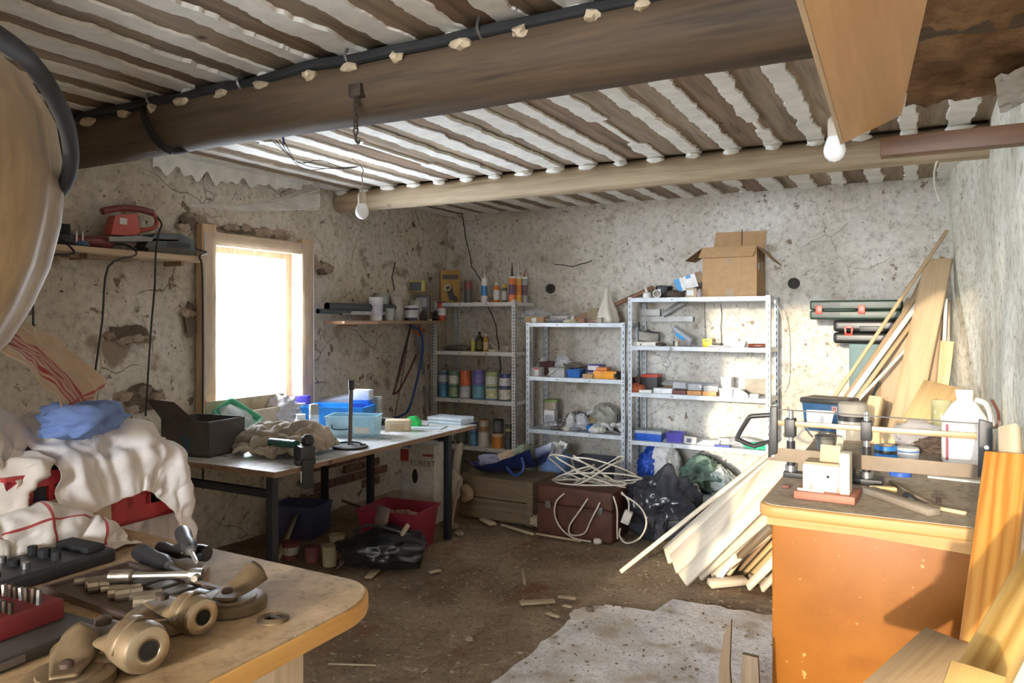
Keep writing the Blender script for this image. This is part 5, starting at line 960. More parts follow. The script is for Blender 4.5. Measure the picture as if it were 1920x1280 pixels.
# ================================================================ long bench under the window
BX0, BX1, BY0, BY1, BZ = XL + .05, -2.86, 2.75, 4.72, .78
t = thing('long_bench', 'long bench under the window with a worn white top on dark steel legs', 'workbench')
bt = layered('worn_white_benchtop', ((0.3, (0.56, 0.55, 0.54)), (0.5, (0.76, 0.77, 0.78)), (0.7, (0.86, 0.87, 0.89))), big=3, fine=30, rough=.26, bmp=.06, spots=((6, .62, .7, (0.34, 0.28, 0.22)),))
MB().bx(BX0, BX1, BY0, BY1, BZ - .004, BZ).build('top_sheet', bt, t); MB().bx(BX0, BX1 - .001, BY0, BY1, BZ - .03, BZ - .0042).build('top_board', W((0.16, 0.09, 0.05), (0.30, 0.19, 0.12), 1), t)
legm = P((0.018, 0.02, 0.028), .5, .2)
for lx, ly in ((BX1 - .07, BY0 + .05), (BX0 + .1, BY0 + .05), (BX1 - .07, BY1 - .28), (BX0 + .1, BY1 - .28), (BX1 - .75, BY1 - .3)): MB().bx(lx - .022, lx + .022, ly - .022, ly + .022, 0, BZ - .031).build('leg', legm, t, bevel=.003)
MB().bx(BX0 + .123, BX1 - .093, BY0 + .035, BY0 + .065, BZ - .15, BZ - .11).build('rail', legm, t); MB().bx(BX0 + .123, BX1 - .093, BY1 - .295, BY1 - .265, BZ - .085, BZ - .045).build('rail', legm, t); MB().bx(BX0 + .08, BX0 + .12, BY0 + .073, BY1 - .303, BZ - .085, BZ - .045).build('rail', legm, t)
def bp(u, v, Z=BZ): return at(u, v, Z=Z)
# open dark carton and lighter cardboard at the left end
p = bp(352, 858); t = thing('dark_carton', 'open dark cardboard box at the left end of the long bench', 'box', (p.x - .08, p.y + .17, BZ + .0005), (0, 0, .1)); dk = P((0.085, 0.075, 0.07), .8); w, d, h = .36, .28, .20
for x0_, x1_, y0_, y1_ in ((-w / 2, w / 2, -d / 2, -d / 2 + .005), (-w / 2, w / 2, d / 2 - .005, d / 2), (-w / 2, -w / 2 + .005, -d / 2, d / 2), (w / 2 - .005, w / 2, -d / 2, d / 2)): MB().bx(x0_, x1_, y0_, y1_, 0, h).build('side', dk, t)
MB().bx(-w / 2, w / 2, -d / 2, d / 2, 0, .004).build('bottom', dk, t); MB().add([(-w / 2, -d / 2, h), (w / 2 - .1, -d / 2, h), (w / 2 - .2, -d / 2 - .06, h + .11), (-w / 2 - .05, -d / 2 - .06, h + .12)] + [(-w / 2, -d / 2 + .004, h), (w / 2 - .1, -d / 2 + .004, h), (w / 2 - .2, -d / 2 - .055, h + .11), (-w / 2 - .05, -d / 2 - .055, h + .12)], [(0, 1, 2, 3), (7, 6, 5, 4), (0, 4, 5, 1), (1, 5, 6, 2), (2, 6, 7, 3), (3, 7, 4, 0)]).build('flap', dk, t); MB().bx(-.02, .04, -d / 2 - .0015, -d / 2, .02, .11).build('printed_panel', P((0.03, 0.07, 0.10), .6), t)
p = bp(400, 806); t = thing('light_carton', 'pale cardboard sheets propped under the window', 'cardboard', (XL + .10, p.y - .1, BZ + .0005)); MB().bx(0, .006, -.18, .50, .0, .24).build('sheet', P((0.45, 0.36, 0.25), .85), t, rot=(0, .12, 0), loc=(.03, 0, 0)); MB().bx(.05, .056, .0, .60, .0, .17).build('front_sheet', P((0.52, 0.44, 0.32), .85), t, rot=(0, .2, .06), loc=(.08, .0, 0))
p = bp(430, 822); t = thing('green_tray', 'pale green plastic tray tipped up on the long bench', 'tray', (p.x, p.y + .06, BZ + .12), (.5, .52, .35)); gt = clear((0.55, 0.85, 0.7), .3, .25, (0.25, 0.55, 0.42))
m = MB()
for x0_, x1_, y0_, y1_ in ((-.13, .13, -.09, -.084), (-.13, .13, .084, .09), (-.13, -.124, -.084, .084), (.124, .13, -.084, .084)): m.bx(x0_, x1_, y0_, y1_, 0, .05)
m.build('sides', gt, t); MB().bx(-.13, .13, -.09, .09, -.004, 0).build('base', gt, t); MB().blob((0, 0, .02), (.10, .06, .022), .5, 3, 4, 3, True).build('contents', shiny, t)
p = bp(455, 800); tag(MB().crumple((0, 0, .06), (.22, .22, .09), 8, 20, 4, .35, 2.0, 0.0).build('plastic_heap', clear((0.95, 0.95, 0.97), .35, .25, (0.70, 0.66, 0.68)), loc=(p.x - .02, p.y + .1, BZ), sharp=180), 'heap of crumpled clear plastic under the window', 'plastic sheet')
# rags
rag_c = bp(497, 852); cols = [('e', (rag_c.x - .06, rag_c.y + .12, BZ + .02), (.15, .15, .10)), ('e', (rag_c.x + .12, rag_c.y + .18, BZ + .0), (.15, .15, .13)), ('e', (rag_c.x + .02, rag_c.y + .02, BZ), (.20, .10, .07)), ('e', (rag_c.x - .2, rag_c.y + .1, BZ), (.1, .1, .08))]
rag_m = P((0.40, 0.34, 0.27), .95, 0, .3, 5, .3, sheen=.3)
cloth('rag_heap', 'heap of dirty beige towels on the long bench before the window', 'rag', sim(84, .80, (rag_c.x, rag_c.y + .12, BZ + .16), cols, 80, 5, .60, .06, 6, .05, BZ + .014, .8), rag_m, None, .010, .06, 11.0)
p = bp(505, 800); tag(MB().crumple((0, 0, .09), (.24, .18, .14), 18, 26, 5, .4, 2.2, 0.0).build('cloth_heap', P((0.56, 0.53, 0.55), .9, 0, .15, 6), loc=(p.x - .04, p.y + .08, BZ), sharp=180), 'pale mauve cloth bundle behind the beige towels', 'cloth')
# boxes, cans and trays beyond the rags
def bbox(name, label, u, v, w, d, h, m, rz=0, cat='box', patch=None, pm=None, z0=0, lid=None):
    p = bp(u, v); t = thing(name, label, cat, (p.x, p.y + d * .3, BZ + .0005 + z0), (0, 0, rz)); MB().bx(-w / 2, w / 2, -d / 2, d / 2, 0, h).build('body', m, t, bevel=.003)
    if patch: a, b, c, e = patch; MB().bx(-w / 2 + a * w, -w / 2 + b * w, -d / 2 - .0015, -d / 2, c * h, e * h).build('printed_panel', pm, t)
    if lid: MB().bx(-w / 2 - .004, w / 2 + .004, -d / 2 - .004, d / 2 + .004, h * .72, h + .003).build('lid', lid, t, bevel=.003)
    else: MB().bx(-w / 2 + .004, w / 2 - .004, -.002, .002, h - .001, h + .0008).build('flap_seam', m, t)
    return t
bbox('violet_box', 'small violet box on the long bench right of the window light', 563, 792, .10, .08, .20, P((0.07, 0.05, 0.42), .4), .45, 'box', (.1, .9, .1, .3), white)
bbox('white_leaflet_box', 'white box leaning under the window beside the violet box', 540, 800, .22, .06, .17, P((0.85, 0.85, 0.86), .5), .3)
kk = 1; p = bp(583, 812); t = thing('spray_can', 'grey-capped spray can beside the blue tray on the bench', 'spray can', (p.x, p.y + .03, BZ + .0005)); MB().lathe([(.033, 0), (.034, .004), (.034, .12), (.028, .135)], 18).build('body', P((0.66, 0.68, 0.74), .35, .2), t); MB().lathe([(.033, .125), (.033, .185), (.028, .195), (0, .195)], 18).build('cap', P((0.30, 0.27, 0.24), .5), t)
p = bp(556, 812); t = thing('jar', 'short jar with purple label behind the towels', 'jar', (p.x, p.y + .04, BZ + .0005)); MB().lathe([(.035, 0), (.04, .01), (.04, .08), (.03, .10)], 18).build('body', P((0.6, 0.58, 0.6), .3), t); MB().lathe([(.0405, .02), (.0405, .06)], 18).build('label_band', P((0.40, 0.20, 0.34), .5), t); MB().lathe([(.032, .10), (.032, .125), (0, .126)], 18).build('lid', white, t)
p = bp(635, 806); bx_ = XL + .16
def obin(name, label, p, w, d, h, m, rz, cat='tray', tp=.9):
    t = thing(name, label, cat, (p[0], p[1], BZ + .0005), (0, 0, rz))
    vs = [(sx * w / 2 * f, sy * d / 2 * f, zz) for f, zz in ((tp, 0), (1, h), (.95, h), (tp * .95, .005)) for sx, sy in ((-1, -1), (1, -1), (1, 1), (-1, 1))]
    fs = [(3, 2, 1, 0), (12, 13, 14, 15)] + [(r * 4 + i, r * 4 + (i + 1) % 4, r * 4 + 4 + (i + 1) % 4, r * 4 + 4 + i) for r in range(3) for i in range(4)]
    MB().add(vs, fs).build('body', m, t); r_ = MB()
    for sx, sy, lx, ly in ((0, -1, w, .008), (0, 1, w, .008), (-1, 0, .008, d), (1, 0, .008, d)): r_.box((sx * w / 2, sy * d / 2, h), (lx + .006, ly + .006, .008))
    r_.build('rim', m, t); return t
t = obin('blue_basin', 'bright blue plastic basin behind the clear box on the bench', (p.x - .12, p.y + .14), .46, .28, .15, P((0.015, 0.24, 0.70), .35), .35)
t = obin('clear_storage_box', 'clear storage box with clip handle on the long bench', (bp(647, 820).x, bp(647, 820).y + .09), .33, .20, .135, clear((0.80, 0.93, 0.97), .35, .2, (0.55, 0.75, 0.82)), .42, 'plastic box', .93)
MB().tube([(-.12, -.104, .085), (-.11, -.112, .06), (-.06, -.114, .055), (-.01, -.112, .06), (0, -.104, .085)], .004, 6).build('clip_handle', black, t); MB().bx(.03, .13, -.1035, -.099, .03, .07).build('label_sticker', white, t); MB().blob((0, 0, .05), (.12, .06, .045), .5, 3, 8, 3).build('contents', P((0.3, 0.42, 0.5), .5), t)
bbox('blue_white_carton', 'upright blue carton with white top behind the clear box', 674, 795, .13, .10, .25, P((0.03, 0.18, 0.55), .4), .35, 'box', (.1, .85, .1, .62), P((0.02, 0.07, 0.30), .4), 0, P((0.84, 0.86, 0.9), .5)); p = bp(690, 795)
t = thing('plastic_jar', 'stacked clear jar right of the blue carton', 'jar', (p.x + .01, p.y + .1, BZ + .0005)); MB().lathe([(.03, 0), (.032, .05), (.028, .055), (.032, .06), (.032, .12), (.028, .125), (.032, .13), (.03, .18), (0, .19)], 16).build('body', P((0.42, 0.42, 0.4), .4), t); MB().lathe([(.033, .175), (.033, .195), (0, .197)], 16).build('lid', P((0.55, 0.55, 0.52), .4), t)
p = bp(610, 790); tag(MB().bx(-.20, .20, -.06, .06, 0, .05).build('wrapped_packet', clear((0.85, 0.88, 0.96), .4, .15, (0.55, 0.6, 0.75)), loc=(p.x - .02, p.y + .24, BZ + .125), rot=(.2, -.14, .35), bevel=.012), 'long bluish wrapped packet lying across the blue basin', 'packet')
# stand with round foot, trowel, clamp and small things at the front
p = bp(656, 839); t = thing('stand_rod', 'dark steel rod standing upright on a round foot on the bench', 'stand', (p.x, p.y, BZ + .0005)); MB().lathe([(.10, 0), (.105, .006), (.10, .014), (.03, .02), (0, .02)], 30).build('foot', P((0.34, 0.36, 0.38), .35, .5), t); MB().lathe([(.104, .002), (.109, .006), (.104, .011)], 30).build('foot_rim', black, t)
hh = (839 - 712) * .77 / 239; MB().cyl((0, 0, .018), (.012, 0, hh), .012, .013, 12).build('rod', P((0.16, 0.14, 0.14), .35, .7), t); MB().cyl((.0115, 0, hh - .06), (.0125, 0, hh), .017, .019, 12).build('socket_head', black, t); MB().cyl((0, 0, .015), (0, 0, .03), .022, .018, 12).build('nut', dsteel, t); MB().tube([(-.08, -.02, .024), (0, .03, .03), (.09, .03, .024), (.10, -.02, .028)], .006, 6).build('flex_lead', black, t)
p = bp(670, 822); t = thing('trowel', 'flat trowel with dark handle lying on the bench top', 'trowel', (p.x + .02, p.y + .06, BZ + .001), (0, 0, .25)); MB().bx(.02, .17, -.03, .03, 0, .003).build('blade', steel, t); MB().lathe([(.014, 0), (.018, .03), (.014, .09), (.016, .13)], 10, Matrix.Translation((.02, 0, .017)) @ Matrix.Rotation(math.radians(-90), 4, 'Y')).build('handle', P((0.20, 0.16, 0.13), .6), t)
p = bp(740, 808); t = thing('wood_block', 'pale wooden block with bitten end on the bench', 'block', (p.x, p.y + .04, BZ + .0005), (0, 0, .5)); MB().prism([(-.085, -.05), (.085, -.05), (.085, .045), (.05, .055), (-.07, .05), (-.09, .02)], .075).build('block', W((0.62, 0.46, 0.28), (0.80, 0.66, 0.46), 0), t, bevel=.006); MB().bx(-.05, .05, -.0512, -.05, .01, .05).build('saw_mark', W((0.5, 0.36, 0.2), (0.66, 0.5, 0.32), 2), t)
p = bp(769, 800); t = thing('green_plastic_piece', 'bright green angular plastic cap beside the wooden block', 'plastic cap', (p.x, p.y + .06, BZ + .0005), (0, 0, .3)); MB().prism([(-.05, 0), (.05, 0), (.055, .035), (.02, .075), (-.035, .07), (-.055, .03)], .07, Matrix.Rotation(math.radians(90), 4, 'X')).build('body', P((0.03, 0.62, 0.14), .35), t, bevel=.006); MB().bx(-.02, .03, -.0, .012, .02, .05).build('inset', P((0.02, 0.40, 0.09), .4), t)
for k, (u, v, w, d, c_, nm) in enumerate(((800, 802, .24, .16, (0.62, 0.70, 0.74), 'pale blue leaflet lying nearest the bench edge'), (778, 797, .16, .12, (0.72, 0.74, 0.74), 'white leaflet under the blue one on the bench'))):
    p = bp(u, v); tag(MB().bx(-w / 2, w / 2, -d / 2, d / 2, 0, .006).build('leaflet', P(c_, .5), loc=(p.x, p.y + .02, BZ + .0005), rot=(0, 0, .3 + .15 * k), bevel=.001), nm, 'leaflet')
p = bp(860, 793); t = thing('clear_case', 'clear lidded case at the far end of the long bench', 'plastic box', (p.x - .06, p.y - .02, BZ + .0005), (0, 0, .0)); MB().bx(-.15, .15, -.09, .09, 0, .025).build('base', clear((0.85, 0.92, 0.96), .3, .15, (0.7, 0.8, 0.86)), t, bevel=.008); MB().bx(-.152, .152, -.092, .092, .026, .05).build('lid', clear((0.88, 0.93, 0.96), .4, .12, (0.8, 0.86, 0.9)), t, bevel=.01); MB().blob((0, 0, .014), (.11, .06, .012), .5, 4, 3, 3).build('contents', P((0.4, 0.46, 0.5), .5), t)
p = bp(705, 797); tag(MB().blob((0, 0, .02), (.09, .05, .024), .5, 2, 66, 3, False, 0).build('dark_pliers', P((0.06, 0.055, 0.05), .6), loc=(p.x - .02, p.y + .04, BZ)), 'dark pliers lying behind the wooden block', 'pliers')
# green drill clamp vice on the near corner
p = bp(568, 872); t = thing('bench_vice', 'small vice with dark green handle clamped on the bench front', 'vice', (BX1 - .02, p.y + .03, BZ), (0, 0, -.5))
MB().cyl((-.30, -.10, .085), (-.06, -.03, .10), .024, .022, 14).build('handle', P((0.02, 0.11, 0.09), .4), t); MB().bx(-.08, .05, -.04, .04, .03, .10).build('jaw_body', P((0.05, 0.055, 0.06), .4, .4), t, bevel=.008); MB().lathe([(.03, 0), (.035, .01), (.03, .04), (.015, .055)], 14, Matrix.Translation((-.02, .02, .10))).build('knob', black, t); MB().bx(-.04, .03, -.05, .05, .001, .03).build('base_plate', black, t, bevel=.004)
MB().bx(.035, .055, -.03, .03, -.12, .03).build('clamp_arm', black, t, bevel=.003); MB().bx(-.10, .034, -.015, .015, -.13, -.11).build('lower_jaw', black, t); MB().cyl((-.06, 0, -.11), (-.06, 0, -.034), .008, n=8).build('screw', steel, t); MB().bx(-.14, -.04, -.075, -.06, .03, .045).build('slide_bar', black, t)

# ================================================================ under and around the long bench
p = at(780, 985, Z=0); t = thing('vacuum_carton', 'white printed carton with a red corner standing under the bench end', 'box', (p.x - .02, p.y + .15, 0), (0, 0, .12)); cw = P((0.58, 0.57, 0.54), .7)
MB().bx(-.16, .13, -.10, .10, 0, .60).build('body', cw, t, bevel=.004); MB().bx(-.161, -.09, -.1015, -.0995, .47, .56).build('red_corner', P((0.30, 0.03, 0.03), .5), t); MB().bx(-.1615, -.159, -.10, .10, .47, .56).build('red_corner', P((0.30, 0.03, 0.03), .5), t)
MB().prism([(.024 * math.cos(a), .055 * math.sin(a)) for a in [i * math.pi / 10 for i in range(20)]], .0012, Matrix.Translation((-.035, -.1005, .36)) @ Matrix.Rotation(math.radians(90), 4, 'X')).build('hand_hole', dark, t)
ink = P((0.12, 0.12, 0.12), .7); text('RUBERT', .062, t, ink, (.03, -.1005, .46), (math.radians(90), 0, 0)); text('RUBERT', .10, t, ink, (-.1605, .0, .24), (math.radians(90), math.radians(90), math.radians(-90)))
MB().bx(.03, .12, -.1015, -.0998, .515, .535).build('red_line', P((0.35, 0.08, 0.07), .6), t); MB().bx(-.14, -.07, -.1015, -.0998, .575, .592).build('blue_patch', P((0.10, 0.2, 0.35), .6), t); MB().lathe([(.05, 0), (.06, .001), (.0, .0015)], 20, Matrix.Translation((.02, -.1005, .12)) @ Matrix.Rotation(math.radians(90), 4, 'X')).build('printed_machine', P((0.10, 0.09, 0.09), .6), t)
p = at(725, 1040, Z=0); t = thing('red_tub', 'crimson plastic tub under the end of the long bench', 'tub', (-3.12, 4.12, 0), (0, 0, .12)); crim = P((0.24, 0.022, 0.045), .4)
w, d, h = .44, .36, .27; vs = [(sx * w / 2 * f, sy * d / 2 * f, zz) for f, zz in ((.84, 0), (.98, h), (.93, h), (.80, .006)) for sx, sy in ((-1, -1), (1, -1), (1, 1), (-1, 1))]
MB().add(vs, [(3, 2, 1, 0), (12, 13, 14, 15)] + [(r * 4 + i, r * 4 + (i + 1) % 4, r * 4 + 4 + (i + 1) % 4, r * 4 + 4 + i) for r in range(3) for i in range(4)]).build('body', crim, t, bevel=.012); MB().tube([(-w / 2, -d / 2, h), (w / 2, -d / 2, h), (w / 2, d / 2, h), (-w / 2, d / 2, h)], .012, 8, True, sub=1).build('rim', crim, t)
for k in range(3): tag(MB().bx(-.05, .05, -.03, .03, 0, .03).build('wood_offcut', W((0.26, 0.15, 0.09), (0.42, 0.28, 0.17), 0), loc=(-3.20 + .1 * k, 4.10 + .04 * (k % 2), .20 + .012 * k), rot=(.3, .35 * (k - 1), .6 * k), bevel=.003), ('left', 'middle', 'right')[k] + ' wood offcut lying in the crimson tub', 'offcut', 'offcuts in the crimson tub')
p = at(700, 1072, Z=0); t = thing('tool_bag', 'black tool bag with oval emblem on the floor before the bench', 'bag', (p.x - .03, p.y + .14, 0), (0, 0, .25)); MB().crumple((0, 0, .10), (.27, .17, .15), 4, 22, 5, .2, 1.8, 0.0).build('body', P((0.018, 0.018, 0.02), .35, 0, .3), t, sharp=180)
em = Matrix.Translation((.0, -.165, .13)) @ Matrix.Rotation(math.radians(70), 4, 'X'); MB().tube([em @ Vector((.05 * math.cos(a), .028 * math.sin(a), .006)) for a in [i * math.pi / 8 for i in range(16)]], .0035, 6, True, sub=1).build('oval_emblem', P((0.32, 0.32, 0.33), .5), t); MB().tube([(-.2, 0, .2), (-.1, -.02, .25), (.05, -.03, .24), (.18, 0, .2)], .009, 8).build('strap', black, t)
lean('scraper_board', 'scuffed grey board sticking out of the black tool bag', 'board', (p.x - .14, p.y + .2, .10), (p.x - .12, p.y + .26, .33), .13, .012, P((0.20, 0.15, 0.13), .8)); lean('chisel_handle', 'pale wooden chisel handle poking out of the black tool bag', 'chisel', (p.x + .06, p.y + .12, .12), (p.x + .14, p.y + .17, .27), .026, .022, W((0.36, 0.28, 0.20), (0.5, 0.42, 0.32), 2))
t = obin('blue_crate', 'dark blue crate standing under the long bench', (at(565, 1012, Z=0).x - .12, at(565, 1012, Z=0).y + .12), .36, .26, .22, P((0.05, 0.055, 0.12), .6), .25, 'crate'); t.location.z = 0
for k, (u, v, wp, hp_, c_, nm) in enumerate(((545, 1046, .055, .11, (0.18, 0.05, 0.05), 'red-labelled jar on the floor under the bench'), (585, 1052, .05, .10, (0.20, 0.07, 0.07), 'dusty red pot beside the yellowish cup'), (618, 1060, .05, .13, (0.42, 0.37, 0.24), 'yellowish plastic cup standing on the floor by the tool bag'), (632, 1045, .05, .15, (0.36, 0.31, 0.20), 'taller yellowish cup behind the first one'))):
    p = at(u, v, Z=0); t = thing('floor_pot', nm, 'pot', (p.x, p.y, 0)); MB().lathe([(wp * .82, 0), (wp, hp_), (wp * .94, hp_), (wp * .78, .005), (0, .005)], 18).build('wall', P(c_, .6), t); MB().lathe([(wp * .985, hp_ * .93), (wp * 1.06, hp_ * .95), (wp * 1.06, hp_), (wp * .95, hp_)], 18).build('rim', P(c_, .6), t)
    if k == 0: MB().lathe([(wp * .9, .03), (wp * .97, .08)], 18).build('label_band', P((0.5, 0.45, 0.4), .6), t)
lean('floor_board', 'pale board end leaning under the bench near the pots', 'board', at(512, 1052, Z=0.0) + Vector((0, .05, .01)), at(552, 1018, Z=0.0) + Vector((-.1, .1, .14)), .10, .02, W((0.34, 0.28, 0.2), (0.48, 0.42, 0.32), 2))
for k in range(3): lean('floor_stick', ('lowest', 'middle', 'upper')[k] + ' thin stick lying between the cups and the tool bag', 'stick', at(632 + 4 * k, 1068 - 6 * k, Z=0) + Vector((0, 0, .01 + .012 * k)), at(668 + 3 * k, 1040 - 8 * k, Z=0) + Vector((0, 0, .03 + .012 * k)), .014, .01, W((0.25, 0.19, 0.14), (0.4, 0.32, 0.24), 2), group='sticks by the tool bag')
lean('broom_handle', 'thin brown handle lying across behind the crimson tub', 'handle', at(642, 938, Y=4.55) , at(705, 962, Y=4.36), .022, .022, W((0.14, 0.09, 0.06), (0.24, 0.17, 0.11), 2))
# wooden chest with the blue bag, rust suitcase, cable tangle
old = W((0.085, 0.055, 0.030), (0.19, 0.135, 0.08), 0, .8, .85, True, .5)
t = thing('wooden_chest', 'old brown wooden chest on the floor below the white shelf unit', 'chest', ((xu(862, 5.0) + xu(1000, 5.0)) / 2, 5.21, 0)); w = xu(1000, 5.0) - xu(862, 5.0)
for k in range(2): MB().bx(-w / 2, w / 2, -.21, -.19, .005 + .165 * k, .163 + .165 * k).build('front_plank', old, t, bevel=.003)
MB().bx(-w / 2, w / 2, .19, .21, 0, .33).build('back', old, t); MB().bx(-w / 2, -w / 2 + .02, -.19, .19, 0, .33).build('side', old, t); MB().bx(w / 2 - .02, w / 2, -.19, .19, 0, .33).build('side', old, t); MB().bx(-w / 2 + .02, w / 2 - .02, -.19, .19, .31, .328).build('lid', old, t); MB().bx(w / 2 - .05, w / 2 - .001, -.222, -.211, 0, .33).build('corner_post', old, t)
t = thing('blue_bag', 'dark blue shopping bag sagging over the wooden chest', 'bag', ((xu(950, 5.1)), 5.22, .3335)); nb = P((0.012, 0.022, 0.085), .35, 0, .3, 8)
MB().grid(40, 22, lambda a, b: ((-.36 + .60 * a) , (-.19 + .38 * b), .005 + .15 * max(0, a - .35) ** 1.3 + .12 * (abs(2 * b - 1) ** 3) * (.35 + .9 * a) + .10 * max(0, .2 - a) * 3 + .012 * fr(a * 9, b * 6))).build('body', nb, t); MB().tube([(.17, -.19, .17), (.20, -.22, .09), (.13, -.23, .04), (.05, -.21, .09)], .012, 8).build('strap', P((0.02, 0.05, 0.20), .4), t)
for k, (x, m_, s_) in enumerate(((-.18, P((0.18, 0.17, 0.22), .9), .10), (-.02, W((0.26, 0.17, 0.10), (0.4, 0.28, 0.18), 0), .08), (.10, P((0.14, 0.16, 0.10), .8), .06))): tag(MB().crumple((0, 0, .06), (s_ * 1.3, .10, .07), 60 + k, 18, 4, .3, 2, 0).build('bag_contents', m_, loc=(xu(950, 5.1) + x, 5.22, .345 + .05 * k), sharp=180), ('grey-violet cloth', 'brown sacking', 'greenish rag')[k] + ' bundled in the dark blue shopping bag', 'rag')
lean('grey_post', 'grey weathered post leaning behind the bench leg', 'post', at(842, 975, Y=4.95), at(862, 832, Y=5.35), .075, .03, W((0.30, 0.24, 0.17), (0.44, 0.37, 0.28), 2)); lean('walking_stick', 'thin light stick leaning on the wooden chest', 'stick', at(833, 1008, Z=0) + Vector((.04, 0, .012)), at(862, 895, Y=4.96), .020, .016, W((0.26, 0.19, 0.12), (0.42, 0.33, 0.23), 2))
t = thing('work_glove', 'cream cloth bundle hung over the post by the chest', 'cloth', at(853, 908, Y=4.93)); MB().crumple((0, 0, 0), (.055, .045, .13), 71, 18, 4, .35, 2.2).build('cloth', P((0.42, 0.36, 0.28), .9), t, sharp=180); MB().crumple((.10, .02, -.06), (.05, .045, .06), 73, 14, 4, .35, 2.2).build('end', P((0.34, 0.25, 0.16), .9), t, sharp=180)
t = thing('rust_case', 'rust-brown old suitcase on the floor under the white cable tangle', 'suitcase', ((xu(1006, 4.85) + xu(1148, 4.85)) / 2, 5.02, 0)); w = xu(1148, 4.85) - xu(1006, 4.85); rc = P((0.080, 0.026, 0.014), .6, 0, .35, 8, .4)
MB().bx(-w / 2, w / 2, -.17, .17, 0, .22).build('lower_half', rc, t, bevel=.02, seg=3); MB().bx(-w / 2, w / 2, -.17, .17, .224, .355).build('upper_half', rc, t, bevel=.02, seg=3); MB().bx(-w / 2 + .005, w / 2 - .005, -.173, .173, .218, .227).build('seam_strip', P((0.07, 0.03, 0.02), .5), t)
for x in (-.2, .2): MB().bx(x - .02, x + .02, -.18, -.17, .20, .25).build('latch', dsteel, t, bevel=.003)
t = thing('cable_tangle', 'tangle of white extension cable heaped on the rust-brown suitcase', 'cable'); cream = P((0.60, 0.55, 0.46), .45, bmp=0); cx, cy = (xu(1090, 4.85)), 4.98; rn = random.Random(5)
for k in range(9):
    a0 = rn.uniform(0, 6.28); ex, ey = rn.uniform(.14, .30), rn.uniform(.08, .16); ox, oy = rn.uniform(-.12, .12), rn.uniform(-.05, .03); hz = rn.uniform(.02, .11); tl = rn.uniform(-.5, .5)
    MB().tube([(cx + ox + ex * math.cos(a0 + i * .7) * (1 + .12 * math.sin(3 * i)), cy + oy + ey * math.sin(a0 + i * .7), .375 + hz * (1 + math.sin(a0 * 2 + i * .7 + tl))) for i in range(9)], .0058, 8, True).build('cable_coil', cream, t)
q_ = lambda u, v, y=4.80: at(u, v, Y=y)
for pts in ([(1058, 925), (1043, 940), (1040, 965), (1052, 990), (1075, 1008), (1108, 1015)], [(1102, 935), (1085, 960), (1068, 985), (1070, 1002), (1095, 1000), (1108, 975), (1125, 942)], [(1150, 930), (1157, 955), (1157, 990), (1158, 1010)], [(1165, 925), (1200, 950), (1212, 980), (1200, 1008), (1175, 1018), (1162, 1005), (1163, 990)], [(1165, 922), (1178, 938), (1179, 958)]): MB().tube([q_(u, v) - Vector((0, .0, 0)) for u, v in pts], .0058, 8).build('cable_loop', cream, t)
MB().bx(-.028, .028, -.025, .025, -.05, .04).build('socket_block', P((0.55, 0.52, 0.46), .5), t, bevel=.008, loc=q_(1176, 968), rot=(0, .35, .2)); MB().lathe([(.02, 0), (.022, .03), (.012, .05)], 12, Matrix.Translation(q_(1115, 1014)) @ Matrix.Rotation(1.5, 4, 'Y')).build('plug', cream, t)
def bagtop(t): MB().crumple((-.10, .04, .34), (.14, .12, .07), 27, 14, 5, .5, 1.3).build('gathered_top', P((0.035, 0.038, 0.05), .24, 0, .3), t, sharp=180)
p = at(1222, 1022, Z=0); bag('rubbish_bag', 'shiny black plastic rubbish bag on the floor by the plank pile', 'bag', (p.x - .02, p.y + .19, 0), (.235, .20, .235), P((0.035, 0.038, 0.05), .24, 0, .3), .5, 1.15, 24, 5, bagtop)
# ================================================================ long orange-varnished bench along the right wall
CZ, CX0, CY0, CY1 = .90, -.50, 2.74, 4.62
t = thing('orange_bench', 'long cabinet bench with an orange varnished front along the right wall', 'workbench')
vf = layered('orange_varnish', ((0.3, (0.235, 0.080, 0.010)), (0.5, (0.285, 0.102, 0.013)), (0.7, (0.32, 0.122, 0.018))), big=2.0, fine=400, rough=.4, bmp=.03, spots=((30, .67, .71, (0.48, 0.26, 0.09)), (4, .60, .80, (0.20, 0.065, 0.01))))
MB().bx(CX0 + .045, XR - .02, CY0 + .03, CY0 + .055, .0, CZ - .045).build('front_panel', vf, t, bevel=.012); MB().bx(CX0 + .046, CX0 + .07, CY0 + .056, CY1 - .05, 0, CZ - .045).build('side_panel', vf, t); MB().bx(CX0 + .071, XR - .02, CY1 - .075, CY1 - .05, 0, CZ - .045).build('back_panel', vf, t)
topm = layered('dusty_benchtop', ((0.3, (0.30, 0.24, 0.17)), (0.5, (0.42, 0.35, 0.265)), (0.7, (0.50, 0.43, 0.335))), big=3, fine=34, rough=.85, bmp=.25, spots=((45, .70, .75, (0.55, 0.5, 0.42)),))
rc_ = [(CX0 + .06, CY0)]; rc_ = [(XR - .015, CY0), (XR - .015, CY1), (CX0, CY1)] + [(CX0 + .06 - .06 * math.cos(a), CY0 + .06 - .06 * math.sin(a)) for a in [i * math.pi / 12 for i in range(7)]]
MB().prism(rc_[::-1] if False else rc_, .042, Matrix.Translation((0, 0, CZ - .0445))).build('top_edge', W((0.36, 0.175, 0.045), (0.52, 0.29, 0.10), 0, .6, .5, False), t, bevel=.01, seg=3)
ins = [(x + (.012 if x < 0 else -.002), y + (.012 if y < 3.2 else -.01)) for x, y in rc_]; MB().prism(ins, .0028, Matrix.Translation((0, 0, CZ - .0028))).build('top_sheet', topm, t)
